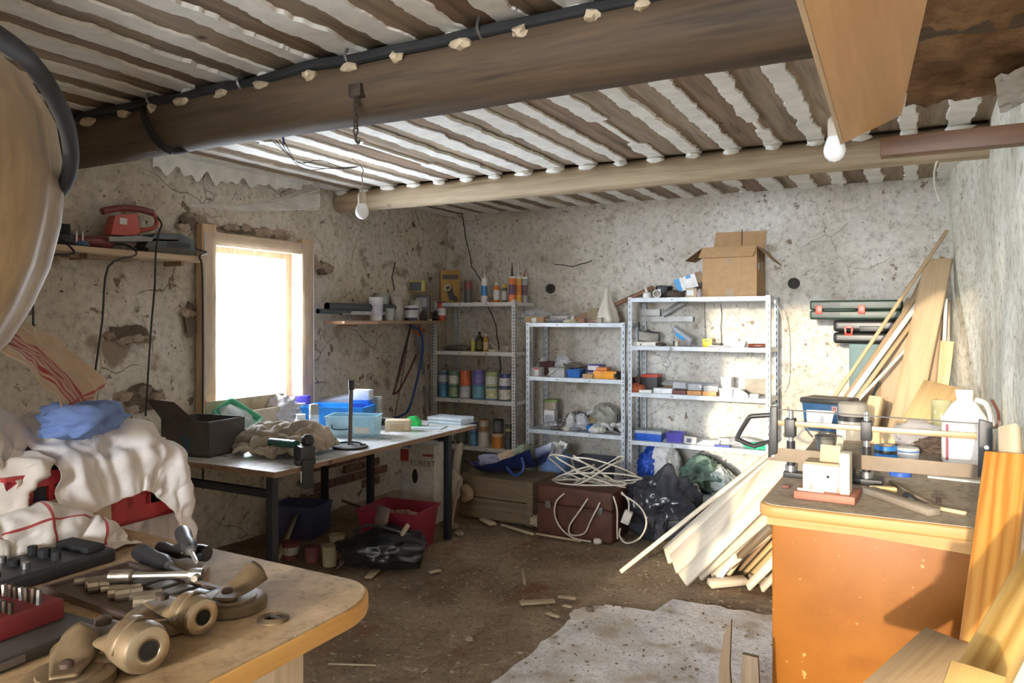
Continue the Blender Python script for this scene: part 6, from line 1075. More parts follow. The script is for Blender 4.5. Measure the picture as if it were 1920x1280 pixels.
MB().prism([(.0, .0), (.30, .0), (.62, -.016), (.80, -.03), (.80, .03), (0, .03)], .004, Matrix.Translation((CX0 + .03, CY0 + .0305, CZ - .075)) @ Matrix.Rotation(math.radians(90), 4, 'X')).build('bare_edge_wear', W((0.38, 0.19, 0.055), (0.54, 0.31, 0.115), 0, .6, .6, False), t)
def cp_(u, v, z=CZ): return at(u, v, Z=z)
# mitre saw: frame saw with two posts
SY = 3.28
def sp(u, v, y=SY): return at(u, v, Y=y)
t = thing('mitre_saw', 'hand mitre saw with black handle and long steel blade on the orange bench', 'saw')
hx = [(1454, 852), (1454, 765), (1444, 770), (1438, 780), (1412, 776), (1402, 780), (1378, 820), (1382, 826), (1414, 841), (1436, 834), (1446, 842), (1444, 860)]
inner_ = [(1442, 786), (1414, 783), (1406, 788), (1386, 819), (1414, 832), (1440, 823)]
def plate(pts, y, th, mat, nm, par, bevel=0):
    vs = [at(u, v, Y=y) for u, v in pts]; n = len(vs); off = Vector((0, th, 0)); m = MB()
    m.add([tuple(v) for v in vs] + [tuple(v + off) for v in vs], [tuple(range(n)), tuple(reversed(range(n, 2 * n)))] + [(i, n + i, n + (i + 1) % n, (i + 1) % n) for i in range(n)]); return m.build(nm, mat, par, bevel=bevel)
MB().tube([sp(u, v) for u, v in ((1447, 778), (1412, 780), (1402, 786), (1382, 820), (1386, 824), (1414, 836), (1440, 828), (1447, 845))], .010, 10, sub=2).build('handle_loop', black, t); plate([(1443, 762), (1457, 762), (1457, 850), (1440, 858)], SY - .014, .028, black, 'handle_spine', t, .005)
bl_m = P((0.12, 0.088, 0.058), .4, .45, .3, 6, .05)
plate([(1440, 840), (1445, 838), (1840, 872), (1838, 897), (1640, 882), (1440, 862)], SY - .001, .002, bl_m, 'blade', t); plate([(1458, 788), (1832, 812), (1832, 824), (1458, 797)], SY - .008, .016, P((0.40, 0.27, 0.15), .4, .6, .15), 'back_bar', t, .002)
MB().tube([sp(1455, 767), sp(1846, 795)], .003, 6, sub=1).build('tension_wire', steel, t); plate([(1836, 786), (1862, 793), (1860, 890), (1834, 895)], SY - .014, .028, black, 'end_bracket', t, .004); MB().cyl(sp(1850, 839, SY - .018), sp(1850, 839, SY - .010), .008, n=10).build('rivet', white, t); MB().cyl(sp(1449, 853, SY - .012), sp(1449, 853, SY - .002), .006, n=10).build('blade_screw', steel, t)
for (u, v0, v1, nm) in ((1483, 768, 896, 0), (1625, 772, 908, 1)):
    a, b = sp(u, v0, SY + .02), sp(u, v1, SY + .02); MB().cyl((a.x, a.y, CZ + .03), (a.x, a.y, a.z), .011, n=12).build('post', steel, t); MB().cyl((a.x, a.y, CZ + .03), (a.x, a.y, CZ + .145), .017, n=12).build('post_sleeve', black, t); MB().bx(a.x - .02, a.x + .02, SY - .025, SY + .045, a.z - .11, a.z - .035).build('blade_guide', black, t, bevel=.004); MB().cyl((a.x, a.y, CZ + .022), (a.x, a.y, CZ + .045), .024, n=12).build('post_nut', steel, t)
x0_ = sp(1470, 890).x; x1_ = sp(1655, 890).x; MB().bx(x0_, x1_, SY - .03, SY + .09, CZ + .001, CZ + .022).build('base_bar', black, t, bevel=.004); MB().bx(x0_ + .05, x1_ - .1, SY + .03, SY + .075, CZ + .022, CZ + .075).build('fence', P((0.12, 0.10, 0.07), .5, .4), t)
# white jig block on a red-brown board
p = cp_(1548, 936); t = thing('jig_board', 'red-brown base board with a white jig block before the mitre saw', 'jig', (p.x, p.y + .03, CZ + .0005), (0, 0, -.06)); MB().bx(-.10, .105, -.075, .10, 0, .028).build('board', W((0.28, 0.085, 0.05), (0.42, 0.16, 0.10), 0), t, bevel=.005)
wp_ = P((0.74, 0.68, 0.56), .6); MB().bx(-.075, .05, -.045, .06, .029, .125).build('block', wp_, t, bevel=.006); MB().bx(.051, .085, -.055, .02, .029, .175).build('upright_cheek', P((0.76, 0.70, 0.58), .6), t, bevel=.005); MB().bx(-.07, .048, -.04, .058, .1255, .132).build('block_top', W((0.26, 0.19, 0.11), (0.42, 0.32, 0.2), 0), t); MB().cyl((.012, -.046, .085), (.012, -.0435, .085), .005, n=10).build('screw_hole', dark, t)
for x in (-.045, .045): MB().prism([(-.005, 0), (.005, 0), (0, .028)], .003, Matrix.Translation((x, -.0452, .03)) @ Matrix.Rotation(math.radians(90), 4, 'X')).build('notch', P((0.36, 0.22, 0.13), .7), t)
MB().bx(-.09, .0, -.058, -.046, .0285, .036).build('lower_lip', wp_, t); p2 = cp_(1553, 878)
tag(MB().bx(-.034, .034, -.0015, .0015, 0, .06).build('paper_note', P((0.66, 0.50, 0.26), .8), loc=(p.x + .012, p.y + .03 - .01, CZ + .134), rot=(-.25, 0, -.1)), 'small yellow-brown card propped on the white jig block', 'card')
p = cp_(1590, 850); lean('jig_stick', 'small upright wooden strip behind the jig block', 'strip', (p.x - .0, 3.40, CZ + .001), (p.x + .015, 3.41, CZ + .16), .028, .014, W((0.5, 0.4, 0.26), (0.66, 0.55, 0.38), 2))
# things lying on the front of the bench
def lay(name, label, cat, u0, v0, u1, v1, w, th, mat, z=CZ): return lean(name, label, cat, at(u0, v0, Z=z) + Vector((0, 0, th / 2 + .001)), at(u1, v1, Z=z) + Vector((0, 0, th / 2 + .001)), w, th, mat, N=(0, 0, 1))
lay('grey_plank_piece', 'weathered grey batten lying diagonally on the orange bench', 'batten', 1628, 925, 1752, 968, .05, .024, W((0.20, 0.16, 0.12), (0.34, 0.28, 0.22), 2)); lay('yellow_offcut', 'short yellow pine offcut on the orange bench behind the grey batten', 'offcut', 1632, 922, 1680, 924, .034, .022, W((0.62, 0.42, 0.18), (0.80, 0.60, 0.32), 2))
lay('thin_lath', 'thin lath running back across the orange bench top', 'lath', 1668, 905, 1748, 950, .012, .010, W((0.24, 0.18, 0.12), (0.36, 0.28, 0.2), 2)); lay('clamp_bar', 'pale wooden bar with a wing screw near the big orange plank', 'clamp', 1735, 951, 1812, 966, .020, .012, W((0.55, 0.40, 0.22), (0.72, 0.56, 0.34), 2))
p = cp_(1760, 950); t = thing('wing_screw', 'small wing nut sitting on the pale clamp bar', 'wing nut', (p.x, p.y + .01, CZ + .0135)); MB().cyl((0, 0, 0), (0, 0, .02), .008, n=8).build('nut', rust, t); MB().bx(-.022, .022, -.003, .003, .014, .026).build('wings', rust, t, bevel=.003)
p = cp_(1702, 944); t = thing('toggle_wheel', 'small black wheel with steel axle on the orange bench', 'wheel', (p.x, p.y + .01, CZ + .018), (math.radians(90), 0, .5)); MB().lathe([(.008, -.01), (.018, -.01), (.018, .01), (.008, .01)], 16).build('tyre', blackr, t); MB().cyl((0, 0, -.03), (0, 0, .03), .007, n=10).build('axle', steel, t)
for k, (u, v) in enumerate(((1645, 922), (1656, 930), (1622, 918), (1638, 932))): p = cp_(u, v); tag(MB().bx(-.02, .02, -.006, .006, 0, .004).build('wood_shaving', W((0.6, 0.42, 0.2), (0.78, 0.6, 0.34), 0), loc=(p.x, p.y + .03, CZ + .0005), rot=(0, 0, k)), ('left', 'front', 'far', 'near')[k] + ' pale wood shaving beside the jig board', 'wood chip', 'shavings by the jig board')
lay('maroon_piece', 'little maroon wooden piece left of the jig board', 'offcut', 1466, 915, 1480, 915, .02, .012, W((0.14, 0.05, 0.04), (0.24, 0.10, 0.08), 2))
# containers towards the back of the bench
p = cp_(1545, 812); t = thing('black_bucket', 'dark rectangular filler bucket with black rim on the orange bench', 'bucket', (p.x + .02, p.y + .10, CZ + .0005), (0, 0, -.25)); vs = [(sx * .13 * f, sy * .09 * f, zz) for f, zz in ((.86, 0), (1, .19), (.94, .19), (.82, .006)) for sx, sy in ((-1, -1), (1, -1), (1, 1), (-1, 1))]
MB().add(vs, [(3, 2, 1, 0), (12, 13, 14, 15)] + [(r * 4 + i, r * 4 + (i + 1) % 4, r * 4 + 4 + (i + 1) % 4, r * 4 + 4 + i) for r in range(3) for i in range(4)]).build('body', P((0.02, 0.07, 0.16), .4), t, bevel=.012); MB().bx(-.138, .138, -.098, .098, .165, .197).build('rim', black, t, bevel=.01); MB().bx(-.122, .122, -.082, .082, .1972, .1985).build('lid_inset', P((0.30, 0.25, 0.2), .8), t)
lab = MB().add([(-.10, -.0835, .03), (.035, -.0835, .03), (.06, -.089, .13), (-.10, -.0885, .125)], [(0, 1, 2, 3)]); lab.build('label_panel', white, t); MB().bx(.045, .075, -.092, -.088, .125, .155).build('square_emblem', P((0.36, 0.20, 0.18), .5), t); text('M', .026, t, P((0.02, 0.02, 0.03), .5), (.06, -.0925, .14), (math.radians(90), 0, 0))
MB().tube([(-.135, 0, .17), (-.10, -.11, .03), (0, -.125, .012), (.10, -.11, .03), (.135, 0, .17)], .004, 6).build('wire_handle', steel, t)
p = cp_(1545, 843); t = thing('grey_cup', 'small grey lidded pot on the orange bench beside the saw post', 'pot', (p.x, p.y + .03, CZ + .0005)); MB().lathe([(.042, 0), (.045, .05), (.04, .055)], 18).build('wall', P((0.20, 0.19, 0.17), .6), t); MB().lathe([(.047, .05), (.047, .066), (.04, .07), (0, .069)], 18).build('lid', P((0.10, 0.10, 0.095), .6), t)
p = cp_(1597, 826); t = thing('clear_jar', 'clear plastic jar with black lid behind the saw', 'jar', (p.x, p.y + .07, CZ + .0005)); MB().lathe([(.07, 0), (.075, .10), (.07, .11)], 20).build('body', clear((0.9, 0.9, 0.88), .35, .2, (0.5, 0.48, 0.43)), t); MB().lathe([(.077, .10), (.077, .125), (0, .126)], 20).build('lid', black, t); MB().lathe([(.072, .127), (.075, .19), (.06, .20)], 20).build('upper_jar', clear((0.9, 0.9, 0.86), .5, .2, (0.6, 0.56, 0.5)), t); MB().bx(-.075, -.03, -.078, -.06, .0, .08).build('paper_tag', white, t)
p = cp_(1660, 860); t = thing('tape_roll_blue', 'blue and white tape roll on the orange bench behind the blade', 'tape roll', (p.x, p.y + .05, CZ + .0005)); MB().lathe([(.03, 0), (.05, 0), (.05, .055), (.03, .055), (.03, 0)], 20).build('roll', P((0.03, 0.22, 0.62), .4), t); MB().lathe([(.0505, .02), (.0505, .036)], 20).build('dark_band', black, t); MB().lathe([(.028, 0), (.0299, 0), (.0299, .056), (.028, .056), (.028, 0)], 20).build('core', card, t)
p = cp_(1700, 862); t = thing('white_pot', 'white round pot with blue stripe beside the blue tape', 'pot', (p.x, p.y + .06, CZ + .0005)); MB().lathe([(.05, 0), (.055, .04), (.05, .05), (.03, .055), (0, .055)], 20).build('body', P((0.62, 0.60, 0.58), .5), t); MB().lathe([(.0555, .03), (.0545, .042)], 20).build('stripe', P((0.08, 0.18, 0.4), .5), t)
p = cp_(1715, 845); tag(MB().crumple((0, 0, .055), (.13, .09, .07), 44, 22, 4, .4, 2.4, 0).build('clear_bottle_heap', clear((0.92, 0.93, 0.95), .5, .1, (0.6, 0.58, 0.6)), loc=(p.x, p.y + .12, CZ), sharp=180), 'crumpled clear plastic bottles behind the blade', 'plastic bottle')
p = cp_(1650, 838); t = thing('cream_carton', 'cream paper parcel behind the blue tape roll', 'parcel', (p.x, p.y + .10, CZ + .0005)); MB().bx(-.07, .07, -.04, .04, 0, .075).build('body', P((0.66, 0.50, 0.30), .8), t, bevel=.012); MB().bx(-.005, .005, -.041, .041, .0, .0765).build('string', cardd, t)
p = cp_(1755, 855); tag(MB().blob((0, 0, .035), (.075, .05, .04), .5, 2.2, 77, 4, True, 0).build('dark_rag', P((0.09, 0.06, 0.045), .8), loc=(p.x + .01, p.y + .05, CZ)), 'dark brown rag beside the white jug', 'rag'); p = cp_(1688, 892); t = thing('blue_lid_piece', 'flat blue cap with white mark under the blade', 'cap lid', (p.x, p.y + .01, CZ + .0005)); MB().lathe([(.042, 0), (.042, .016), (.036, .02), (0, .02)], 20).build('body', P((0.03, 0.10, 0.42), .4), t); MB().lathe([(.008, .0), (.008, .0008), (0, .0008)], 8, Matrix.Translation((-.01, -.012, .0205))).build('white_mark', white, t)
p = cp_(1758, 822); t = thing('yellow_jar', 'tall clear jar of yellow liquid left of the white jug', 'jar', (p.x + .02, p.y + .04, CZ + .0005)); MB().lathe([(.05, 0), (.052, .01), (.052, .20), (.045, .21)], 20).build('glass', clear((0.95, 0.95, 0.85), .5, .08, (0.6, 0.6, 0.4)), t); MB().lathe([(.047, .006), (.047, .17), (0, .17)], 20).build('liquid', P((0.38, 0.33, 0.015), .2), t)
p = cp_(1812, 872); t = thing('white_jug', 'big white plastic jug with sloped shoulders at the right wall', 'jug', (p.x - .005, p.y + .05, CZ + .0005), (0, 0, .1)); jw = P((0.80, 0.76, 0.70), .4, 0, .05)
m = MB().lathe([(.085, 0), (.092, .012), (.092, .19), (.085, .215), (.05, .27), (.032, .285), (.032, .31)], 28, None, 1.0, .75); m.build('body', jw, t); MB().lathe([(.036, .305), (.036, .335), (0, .336)], 18).build('cap', jw, t); MB().bx(-.07, .07, -.0725, -.069, .03, .17).build('label_panel', P((0.84, 0.82, 0.79), .5), t); MB().bx(-.082, -.072, -.066, -.06, .02, .18).build('label_edge', P((0.25, 0.05, 0.09), .5), t)
MB().tube([(.04, 0, .29), (.085, 0, .27), (.105, 0, .20), (.10, 0, .14)], .012, 8).build('handle', jw, t); p = cp_(1815, 905); tag(MB().bx(-.12, .12, -.02, .02, 0, .008).build('white_lath', P((0.75, 0.70, 0.6), .6), loc=(p.x - .02, p.y + .03, CZ + .0005), rot=(0, 0, -.15), bevel=.003), 'white flat slat below the white jug', 'slat')
tag(MB().tube([cp_(1852, 830, 1.0) + Vector((0, .2, .05)), at(1868, 800, Y=3.5), at(1872, 775, Y=3.5), at(1860, 750, Y=3.55)], .006, 6).build('brown_hose', P((0.14, 0.05, 0.03), .5)), 'thin brown hose curling up behind the white jug', 'hose')

# ================================================================ plank pile leaning on the orange bench
pw = [W((0.70, 0.58, 0.42), (0.86, 0.77, 0.62), 2, .6, .6, False), W((0.62, 0.50, 0.36), (0.80, 0.70, 0.55), 2, .6, .6, True), W((0.30, 0.18, 0.09), (0.46, 0.30, 0.17), 2, .7, .6), W((0.55, 0.36, 0.14), (0.76, 0.54, 0.26), 2, .6, .6, False), W((0.13, 0.09, 0.055), (0.22, 0.16, 0.10), 2)]
NP = Vector((-.52, -.62, .60)); gp = 'planks leaning on the left side of the orange bench'
pile = (  # base pixel on the floor, end pixel, end depth, face width, thickness, material, label
    (1172, 1077, 1398, 918, 4.72, .030, .016, 0, 'thin white strip reaching furthest out on the floor'), (1256, 1046, 1480, 862, 4.84, .15, .020, 0, 'widest white plank at the back of the pile'), (1268, 1062, 1470, 886, 4.70, .17, .018, 1, 'broad pale plank just below the widest one'),
    (1284, 1092, 1478, 905, 4.62, .12, .018, 0, 'white plank whose lower end sits on the slab edge'), (1312, 1082, 1488, 930, 4.58, .09, .022, 1, 'pale plank with brown edge in mid pile'), (1335, 1084, 1492, 955, 4.56, .075, .022, 0, 'narrow white plank under the brown edged one'),
    (1352, 1080, 1424, 1008, 4.46, .045, .030, 4, 'dark weathered batten in the lower pile'), (1386, 1072, 1470, 975, 4.46, .030, .018, 2, 'brown strip above the yellow ones'), (1396, 1078, 1480, 985, 4.44, .030, .018, 3, 'upper yellow strip low in the pile'), (1404, 1086, 1486, 996, 4.42, .028, .018, 3, 'lower yellow strip low in the pile'),
    (1402, 1104, 1492, 1010, 4.40, .055, .020, 0, 'white plank nearest the bench corner'), (1428, 1108, 1500, 1030, 4.38, .045, .020, 1, 'last pale plank half hidden by the bench'))
for (u0, v0, u1, v1, ye, w, th, mi, nm) in pile:
    k_ = pile.index((u0, v0, u1, v1, ye, w, th, mi, nm)); off = NP.normalized() * (.02 * max(0, 5 - k_)); a = at(u0, v0, Z=0); b = at(u1, v1, Y=ye) + off; a.z = .012; a.x -= .02 * max(0, 5 - k_) * .3; b = a + (b - a) * min(1.3, max(1.0, (-.515 - a.x) / max(.05, b.x - a.x))); lean('leaning_plank', nm, 'plank', a, b, w, th, pw[mi], N=NP, group=gp)
for k, (u0, v0, u1, v1, w, th, mi, nm) in enumerate(((1330, 1100, 1398, 1093, .06, .035, 1, 'square pale offcut lying at the foot of the plank pile'), (1340, 1080, 1362, 1056, .05, .03, 0, 'short white block standing at the foot of the plank pile'))):
    a = at(u0, v0, Z=0); b = at(u1, v1, Z=0); lean('plank_offcut', nm, 'offcut', a + Vector((0, 0, .02)), b + Vector((0, 0, .02 + .06 * k)), w, th, pw[mi], N=(0, -.3, 1))
for k in range(3): a = at(1300 + 45 * k, 1085, Z=0); tag(MB().bx(-.10, .10, -.30, .30, 0, .05).build('floor_timber', pw[4], loc=(a.x + .28, a.y + .32, .001 + .0), rot=(0, 0, .3 * (k - 1)), bevel=.004), ('left', 'middle', 'right')[k] + ' dark timber lying under the plank pile', 'timber', 'dark timbers under the pile') if k == 1 else None

tag(MB().bx(-.035, .035, -.30, .30, .50, .56).bx(-.03, .03, -.28, -.22, 0, .50).bx(-.03, .03, .22, .28, 0, .50).build('plank_trestle', pw[4], loc=(-.70, 4.78, 0), bevel=.004), 'dark trestle under the upper end of the plank pile', 'trestle')
# ================================================================ teal cupboard, tool cases and lumber in the back right corner
teal = P((0.11, 0.19, 0.19), .55, 0, .15, 6); x0_, x1_ = xu(1592, 6.05), xu(1706, 6.05); t = thing('teal_cupboard', 'tall teal metal cupboard behind the leaning lumber', 'cupboard', ((x0_ + x1_) / 2, 6.19, 0)); w = x1_ - x0_
MB().bx(-w / 2, w / 2, -.14, .14, 0, 1.375).build('body', teal, t, bevel=.006); MB().bx(-w / 2 + .01, w / 2 - .01, -.147, -.1405, .04, 1.34).build('door', teal, t, bevel=.003); MB().bx(-w / 2 + .04, -w / 2 + .055, -.157, -.1475, .7, .8).build('handle', dsteel, t)
grn = P((0.022, 0.045, 0.034), .42, 0, .2); redl = P((0.58, 0.05, 0.03), .4); p = at(1603, 582, Y=6.02)
t = thing('green_tool_case', 'wide dark green tool case with two red latches, uppermost of two', 'tool case', (at(1603, 598, Y=6.02).x, 6.14, 1.3765 + .178)); MB().bx(-.31, .31, -.13, .13, 0, .068).build('lower_shell', grn, t, bevel=.016, seg=3); MB().bx(-.31, .31, -.13, .13, .070, .142).build('upper_shell', grn, t, bevel=.016, seg=3)
for x in (-.245, .045): MB().bx(x - .024, x + .024, -.142, -.1305, .04, .105).build('latch', redl, t, bevel=.004)
for zz in (.028, .094): MB().bx(-.185, -.10, -.134, -.1295, zz, zz + .024).build('grip_recess', black, t)
MB().tube([(-.20, -.135, .071), (-.19, -.15, .071), (-.02, -.15, .071), (.0, -.135, .071)], .010, 8).build('handle', grn, t)
t = thing('black_tool_case', 'rounded black tool case with one red latch under the green case', 'tool case', (at(1640, 640, Y=6.02).x, 6.15, 1.3765)); bk = P((0.016, 0.017, 0.017), .38)
MB().bx(-.28, .28, -.125, .125, 0, .084).build('lower_shell', bk, t, bevel=.03, seg=4); MB().bx(-.28, .28, -.125, .125, .087, .175).build('upper_shell', bk, t, bevel=.03, seg=4); m = MB()
for a_ in ((-.20, -.145, .06, .075), (-.20, -.145, .115, .13), (-.20, -.187, .075, .115), (-.158, -.145, .075, .115)): m.bx(a_[0], a_[1], -.142, -.1255, a_[2], a_[3])
m.build('latch', redl, t, bevel=.003); MB().bx(-.10, .06, -.135, -.1255, .09, .13).build('handle', black, t, bevel=.006)
# timber leaning into the corner (tops against the walls, feet behind the bench)
lw = [W((0.46, 0.31, 0.17), (0.66, 0.49, 0.30), 2, .7), W((0.30, 0.20, 0.11), (0.46, 0.33, 0.20), 2, .7), W((0.56, 0.40, 0.22), (0.76, 0.60, 0.38), 2, .6), W((0.40, 0.28, 0.17), (0.54, 0.40, 0.26), 2, .5, .7, False), W((0.62, 0.60, 0.56), (0.78, 0.77, 0.74), 2, .6)]
gp = 'lumber leaning in the back right corner'
def up(label, u1, v1, y1, ub, vb, yb, w, th, mi, N=(-.25, -1, .3), nm='lumber_board', cat='board'):
    """top end at (u1,v1,y1); passes (ub,vb,yb); foot carried on to just above the floor"""
    a = at(u1, v1, Y=y1); b = at(ub, vb, Y=yb); d = b - a; k = (a.z - .03) / -d.z; foot = a + d * k
    return lean(nm, label, cat, foot, a, w, th, lw[mi], N, gp)
up('wide knotty plank with its top in the corner', 1760, 487, 6.0, 1698, 780, 5.35, .17, .035, 0); up('pale plank beside the wide knotty one', 1752, 600, 5.98, 1735, 770, 5.62, .10, .03, 3, N=(-.6, -1, .2))
up('longest thin lath rising to the top of the corner', 1776, 432, 6.05, 1562, 748, 5.30, .022, .018, 0, nm='lumber_strip', cat='strip'); up('thin brown lath just below the longest one', 1768, 482, 6.08, 1590, 740, 5.42, .032, .02, 1, nm='lumber_strip', cat='strip'); up('white painted strip among the laths', 1738, 545, 5.90, 1588, 752, 5.28, .035, .012, 4, nm='lumber_strip', cat='strip')
up('slim golden strip below the white one', 1752, 548, 6.0, 1600, 756, 5.36, .028, .02, 0, nm='lumber_strip', cat='strip'); up('dark brown strip in the middle of the lumber', 1742, 500, 6.22, 1625, 745, 5.7, .04, .02, 1, nm='lumber_strip', cat='strip'); up('second white strip lower in the lumber', 1712, 640, 5.7, 1600, 760, 5.30, .022, .012, 4, nm='lumber_strip', cat='strip')
up('grey-brown plywood board standing before the cupboard', 1690, 628, 5.85, 1678, 770, 5.70, .20, .012, 3, N=(-.15, -1, .15)); up('narrow shadowed board behind the plywood', 1712, 560, 6.02, 1655, 740, 5.75, .09, .02, 1); up('orange toned block end high in the corner', 1778, 575, 5.9, 1762, 612, 5.86, .08, .03, 2, N=(.2, -1, .2)) if False else None
up('amber board right of the wide plank', 1775, 640, 5.9, 1762, 745, 5.75, .09, .03, 2, N=(-.1, -1, .2)); up('short white round pole at the right wall', 1774, 560, 6.05, 1768, 700, 5.95, .022, .022, 4, nm='lumber_pole', cat='pole')
lean('lumber_block', 'square pale timber end sticking up behind the dark bucket', 'timber', at(1628, 812, Y=4.9), at(1645, 745, Y=4.98), .075, .06, lw[2], (-.4, -1, .4), gp); lean('lumber_board', 'golden plywood piece leaning at the wall above the jug', 'board', at(1735, 800, Y=5.1) , at(1775, 722, Y=5.4), .26, .014, W((0.56, 0.36, 0.15), (0.72, 0.50, 0.25), 2, .5, .6, False), (-.15, -1, .5), gp)
lean('lumber_support', 'rough timber stack carrying the short boards behind the bench', 'timber', (-.30, 5.02, .32), (.18, 5.02, .32), .24, .60, lw[1], (0, 0, 1), gp)

# ================================================================ foreground right: planks standing close to the camera
op = grained((0.47, 0.18, 0.028), (0.64, 0.31, 0.07), 75.0)
lean('orange_plank', 'tall orange pine plank leaning on the orange bench at right', 'plank', (.015, 1.62, .02), at(1888, 852, Y=2.36), .098, .032, op, (-.35, -1, .25)); lean('pine_batten', 'pale yellow batten slanting across the bottom right corner', 'batten', at(1760, 1420, Y=1.30), at(1975, 1025, Y=1.75), .07, .035, grained((0.40, 0.22, 0.05), (0.62, 0.40, 0.13), 60.0), (-.5, -1, .5))
lean('pine_block', 'sawn pine stub with nails at the bottom right', 'timber', at(1800, 1400, Y=1.22), at(1842, 1268, Y=1.30), .075, .05, W((0.46, 0.27, 0.075), (0.64, 0.42, 0.15), 2, .5, .6, False), (-.4, -1, .6)); lean('low_board', 'broad greyish board rising at the bottom before the orange front', 'board', at(1660, 1330, Y=1.9), at(1795, 1205, Y=2.1), .16, .03, W((0.26, 0.16, 0.075), (0.40, 0.27, 0.14), 2), (-.4, -.5, 1))
lean('right_edge_board', 'pale board standing at the right picture edge', 'board', at(1915, 1330, Y=2.05), at(1893, 800, Y=2.5), .05, .03, W((0.55, 0.44, 0.28), (0.74, 0.62, 0.44), 2), (-.6, -1, .1)); lean('dark_upright', 'dark timber standing in the gap behind the orange plank', 'timber', (.22, 2.30, .02), at(1905, 900, Y=2.62), .07, .05, W((0.07, 0.045, 0.03), (0.13, 0.09, 0.06), 2), (-.3, -1, .1))
def blade_stick(label, pts, y, th, mat):
    t = thing('wood_splinter', label, 'splinter'); plate(pts, y, th, mat, 'splinter', t, .002); return t
bs = W((0.06, 0.038, 0.02), (0.11, 0.075, 0.042), 2); blade_stick('tall pointed brown splinter standing at the bottom centre', [(1345, 1420), (1380, 1420), (1368, 1250), (1371, 1162), (1357, 1190), (1348, 1250)], 2.55, .02, bs); blade_stick('stubby brown board end right of the pointed splinter', [(1378, 1420), (1430, 1420), (1421, 1233), (1392, 1226)], 2.5, .02, bs)

# ================================================================ foreground left bench and everything on it
FZ = .90; FX1 = -1.12; FY1 = 1.46
t = thing('near_bench', 'wooden workbench with rounded corner in the left foreground', 'workbench'); poly = [(-3.0, .0), (-1.12, .0)] + [(FX1 - .13 + .13 * math.cos(a), FY1 - .17 + .17 * math.sin(a)) for a in [i * math.pi / 20 for i in range(11)]] + [(-3.0, FY1 + .03)]
MB().prism(poly, .0405, Matrix.Translation((0, 0, FZ - .045))).build('top_edge', W((0.46, 0.22, 0.05), (0.66, 0.38, 0.12), 1, .6, .5, False), t, bevel=.006)
tm = layered('dusty_plywood', ((0.3, (0.26, 0.165, 0.085)), (0.5, (0.38, 0.265, 0.15)), (0.7, (0.46, 0.345, 0.215))), big=2.2, fine=34, rough=.7, bmp=.12, spots=((4, .62, .75, (0.24, 0.14, 0.07)), (60, .70, .75, (0.55, 0.44, 0.30))))
MB().prism([(x - (.006 if x > -2 else 0), y - (.006 if y > 1 else 0)) for x, y in poly], .0045, Matrix.Translation((0, 0, FZ - .0045))).build('top_sheet', tm, t)
wl2 = W((0.44, 0.34, 0.22), (0.62, 0.51, 0.36), 2)
for x, y in ((-1.27, 1.22), (-1.27, .1), (-2.9, 1.3), (-2.9, .1)): MB().bx(x - .045, x + .045, y - .045, y + .045, 0, FZ - .0455).build('leg', wl2, t, bevel=.004)
MB().bx(-2.85, -1.32, 1.19, 1.24, .78, .854).build('apron', wl2, t)
def fp(u, v, z=FZ): return at(u, v, Z=z)
# red crate
t = thing('red_crate', 'red plastic crate full of laundry on the near bench', 'crate', (-2.40, 1.41, FZ + .0005), (0, 0, .03)); cr = P((0.36, 0.030, 0.035), .4, 0, .15); w, d, h = .40, .56, .205
MB().bx(-w / 2, w / 2, -d / 2, d / 2, 0, .01).build('base', cr, t)
def cside(fn, L, nm):
    m = MB(); segs = 9
    m.bx(*fn(-L / 2, L / 2, 0, .05)); m.bx(*fn(-L / 2, L / 2, h - .03, h)); m.bx(*fn(-L / 2, L / 2, .115, .13))
    for k in range(segs + 1):
        x = -L / 2 + L * k / segs; m.bx(*fn(max(-L / 2, x - .009), min(L / 2, x + .009), .05, h - .03))
    m.bx(*fn(-L * .28, L * .30, .05, .115)); m.build(nm, cr, t)
cside(lambda a, b, z0, z1: (w / 2 - .012, w / 2, a, b, z0, z1), d, 'side'); cside(lambda a, b, z0, z1: (-w / 2, -w / 2 + .012, a, b, z0, z1), d, 'side'); cside(lambda a, b, z0, z1: (a, b, d / 2 - .012, d / 2, z0, z1), w, 'end'); cside(lambda a, b, z0, z1: (a, b, -d / 2, -d / 2 + .012, z0, z1), w, 'end')
MB().bx(-w / 2 - .006, w / 2 + .006, -d / 2 - .006, -d / 2 + .012, h, h + .012).bx(-w / 2 - .006, w / 2 + .006, d / 2 - .012, d / 2 + .006, h, h + .012).bx(-w / 2 - .006, -w / 2 + .012, -d / 2 + .012, d / 2 - .012, h, h + .012).bx(w / 2 - .012, w / 2 + .006, -d / 2 + .012, d / 2 - .012, h, h + .012).build('rim', cr, t)
MB().bx(w / 2 + .0005, w / 2 + .003, -.20, .03, .03, .14).build('paper_label', P((0.60, 0.47, 0.33), .8), t, rot=(.06, 0, 0)); MB().crumple((0, 0, .12), (.17, .25, .10), 5, 20, 4, .2).build('laundry_inside', P((0.35, 0.38, 0.5), .9), t, sharp=180)
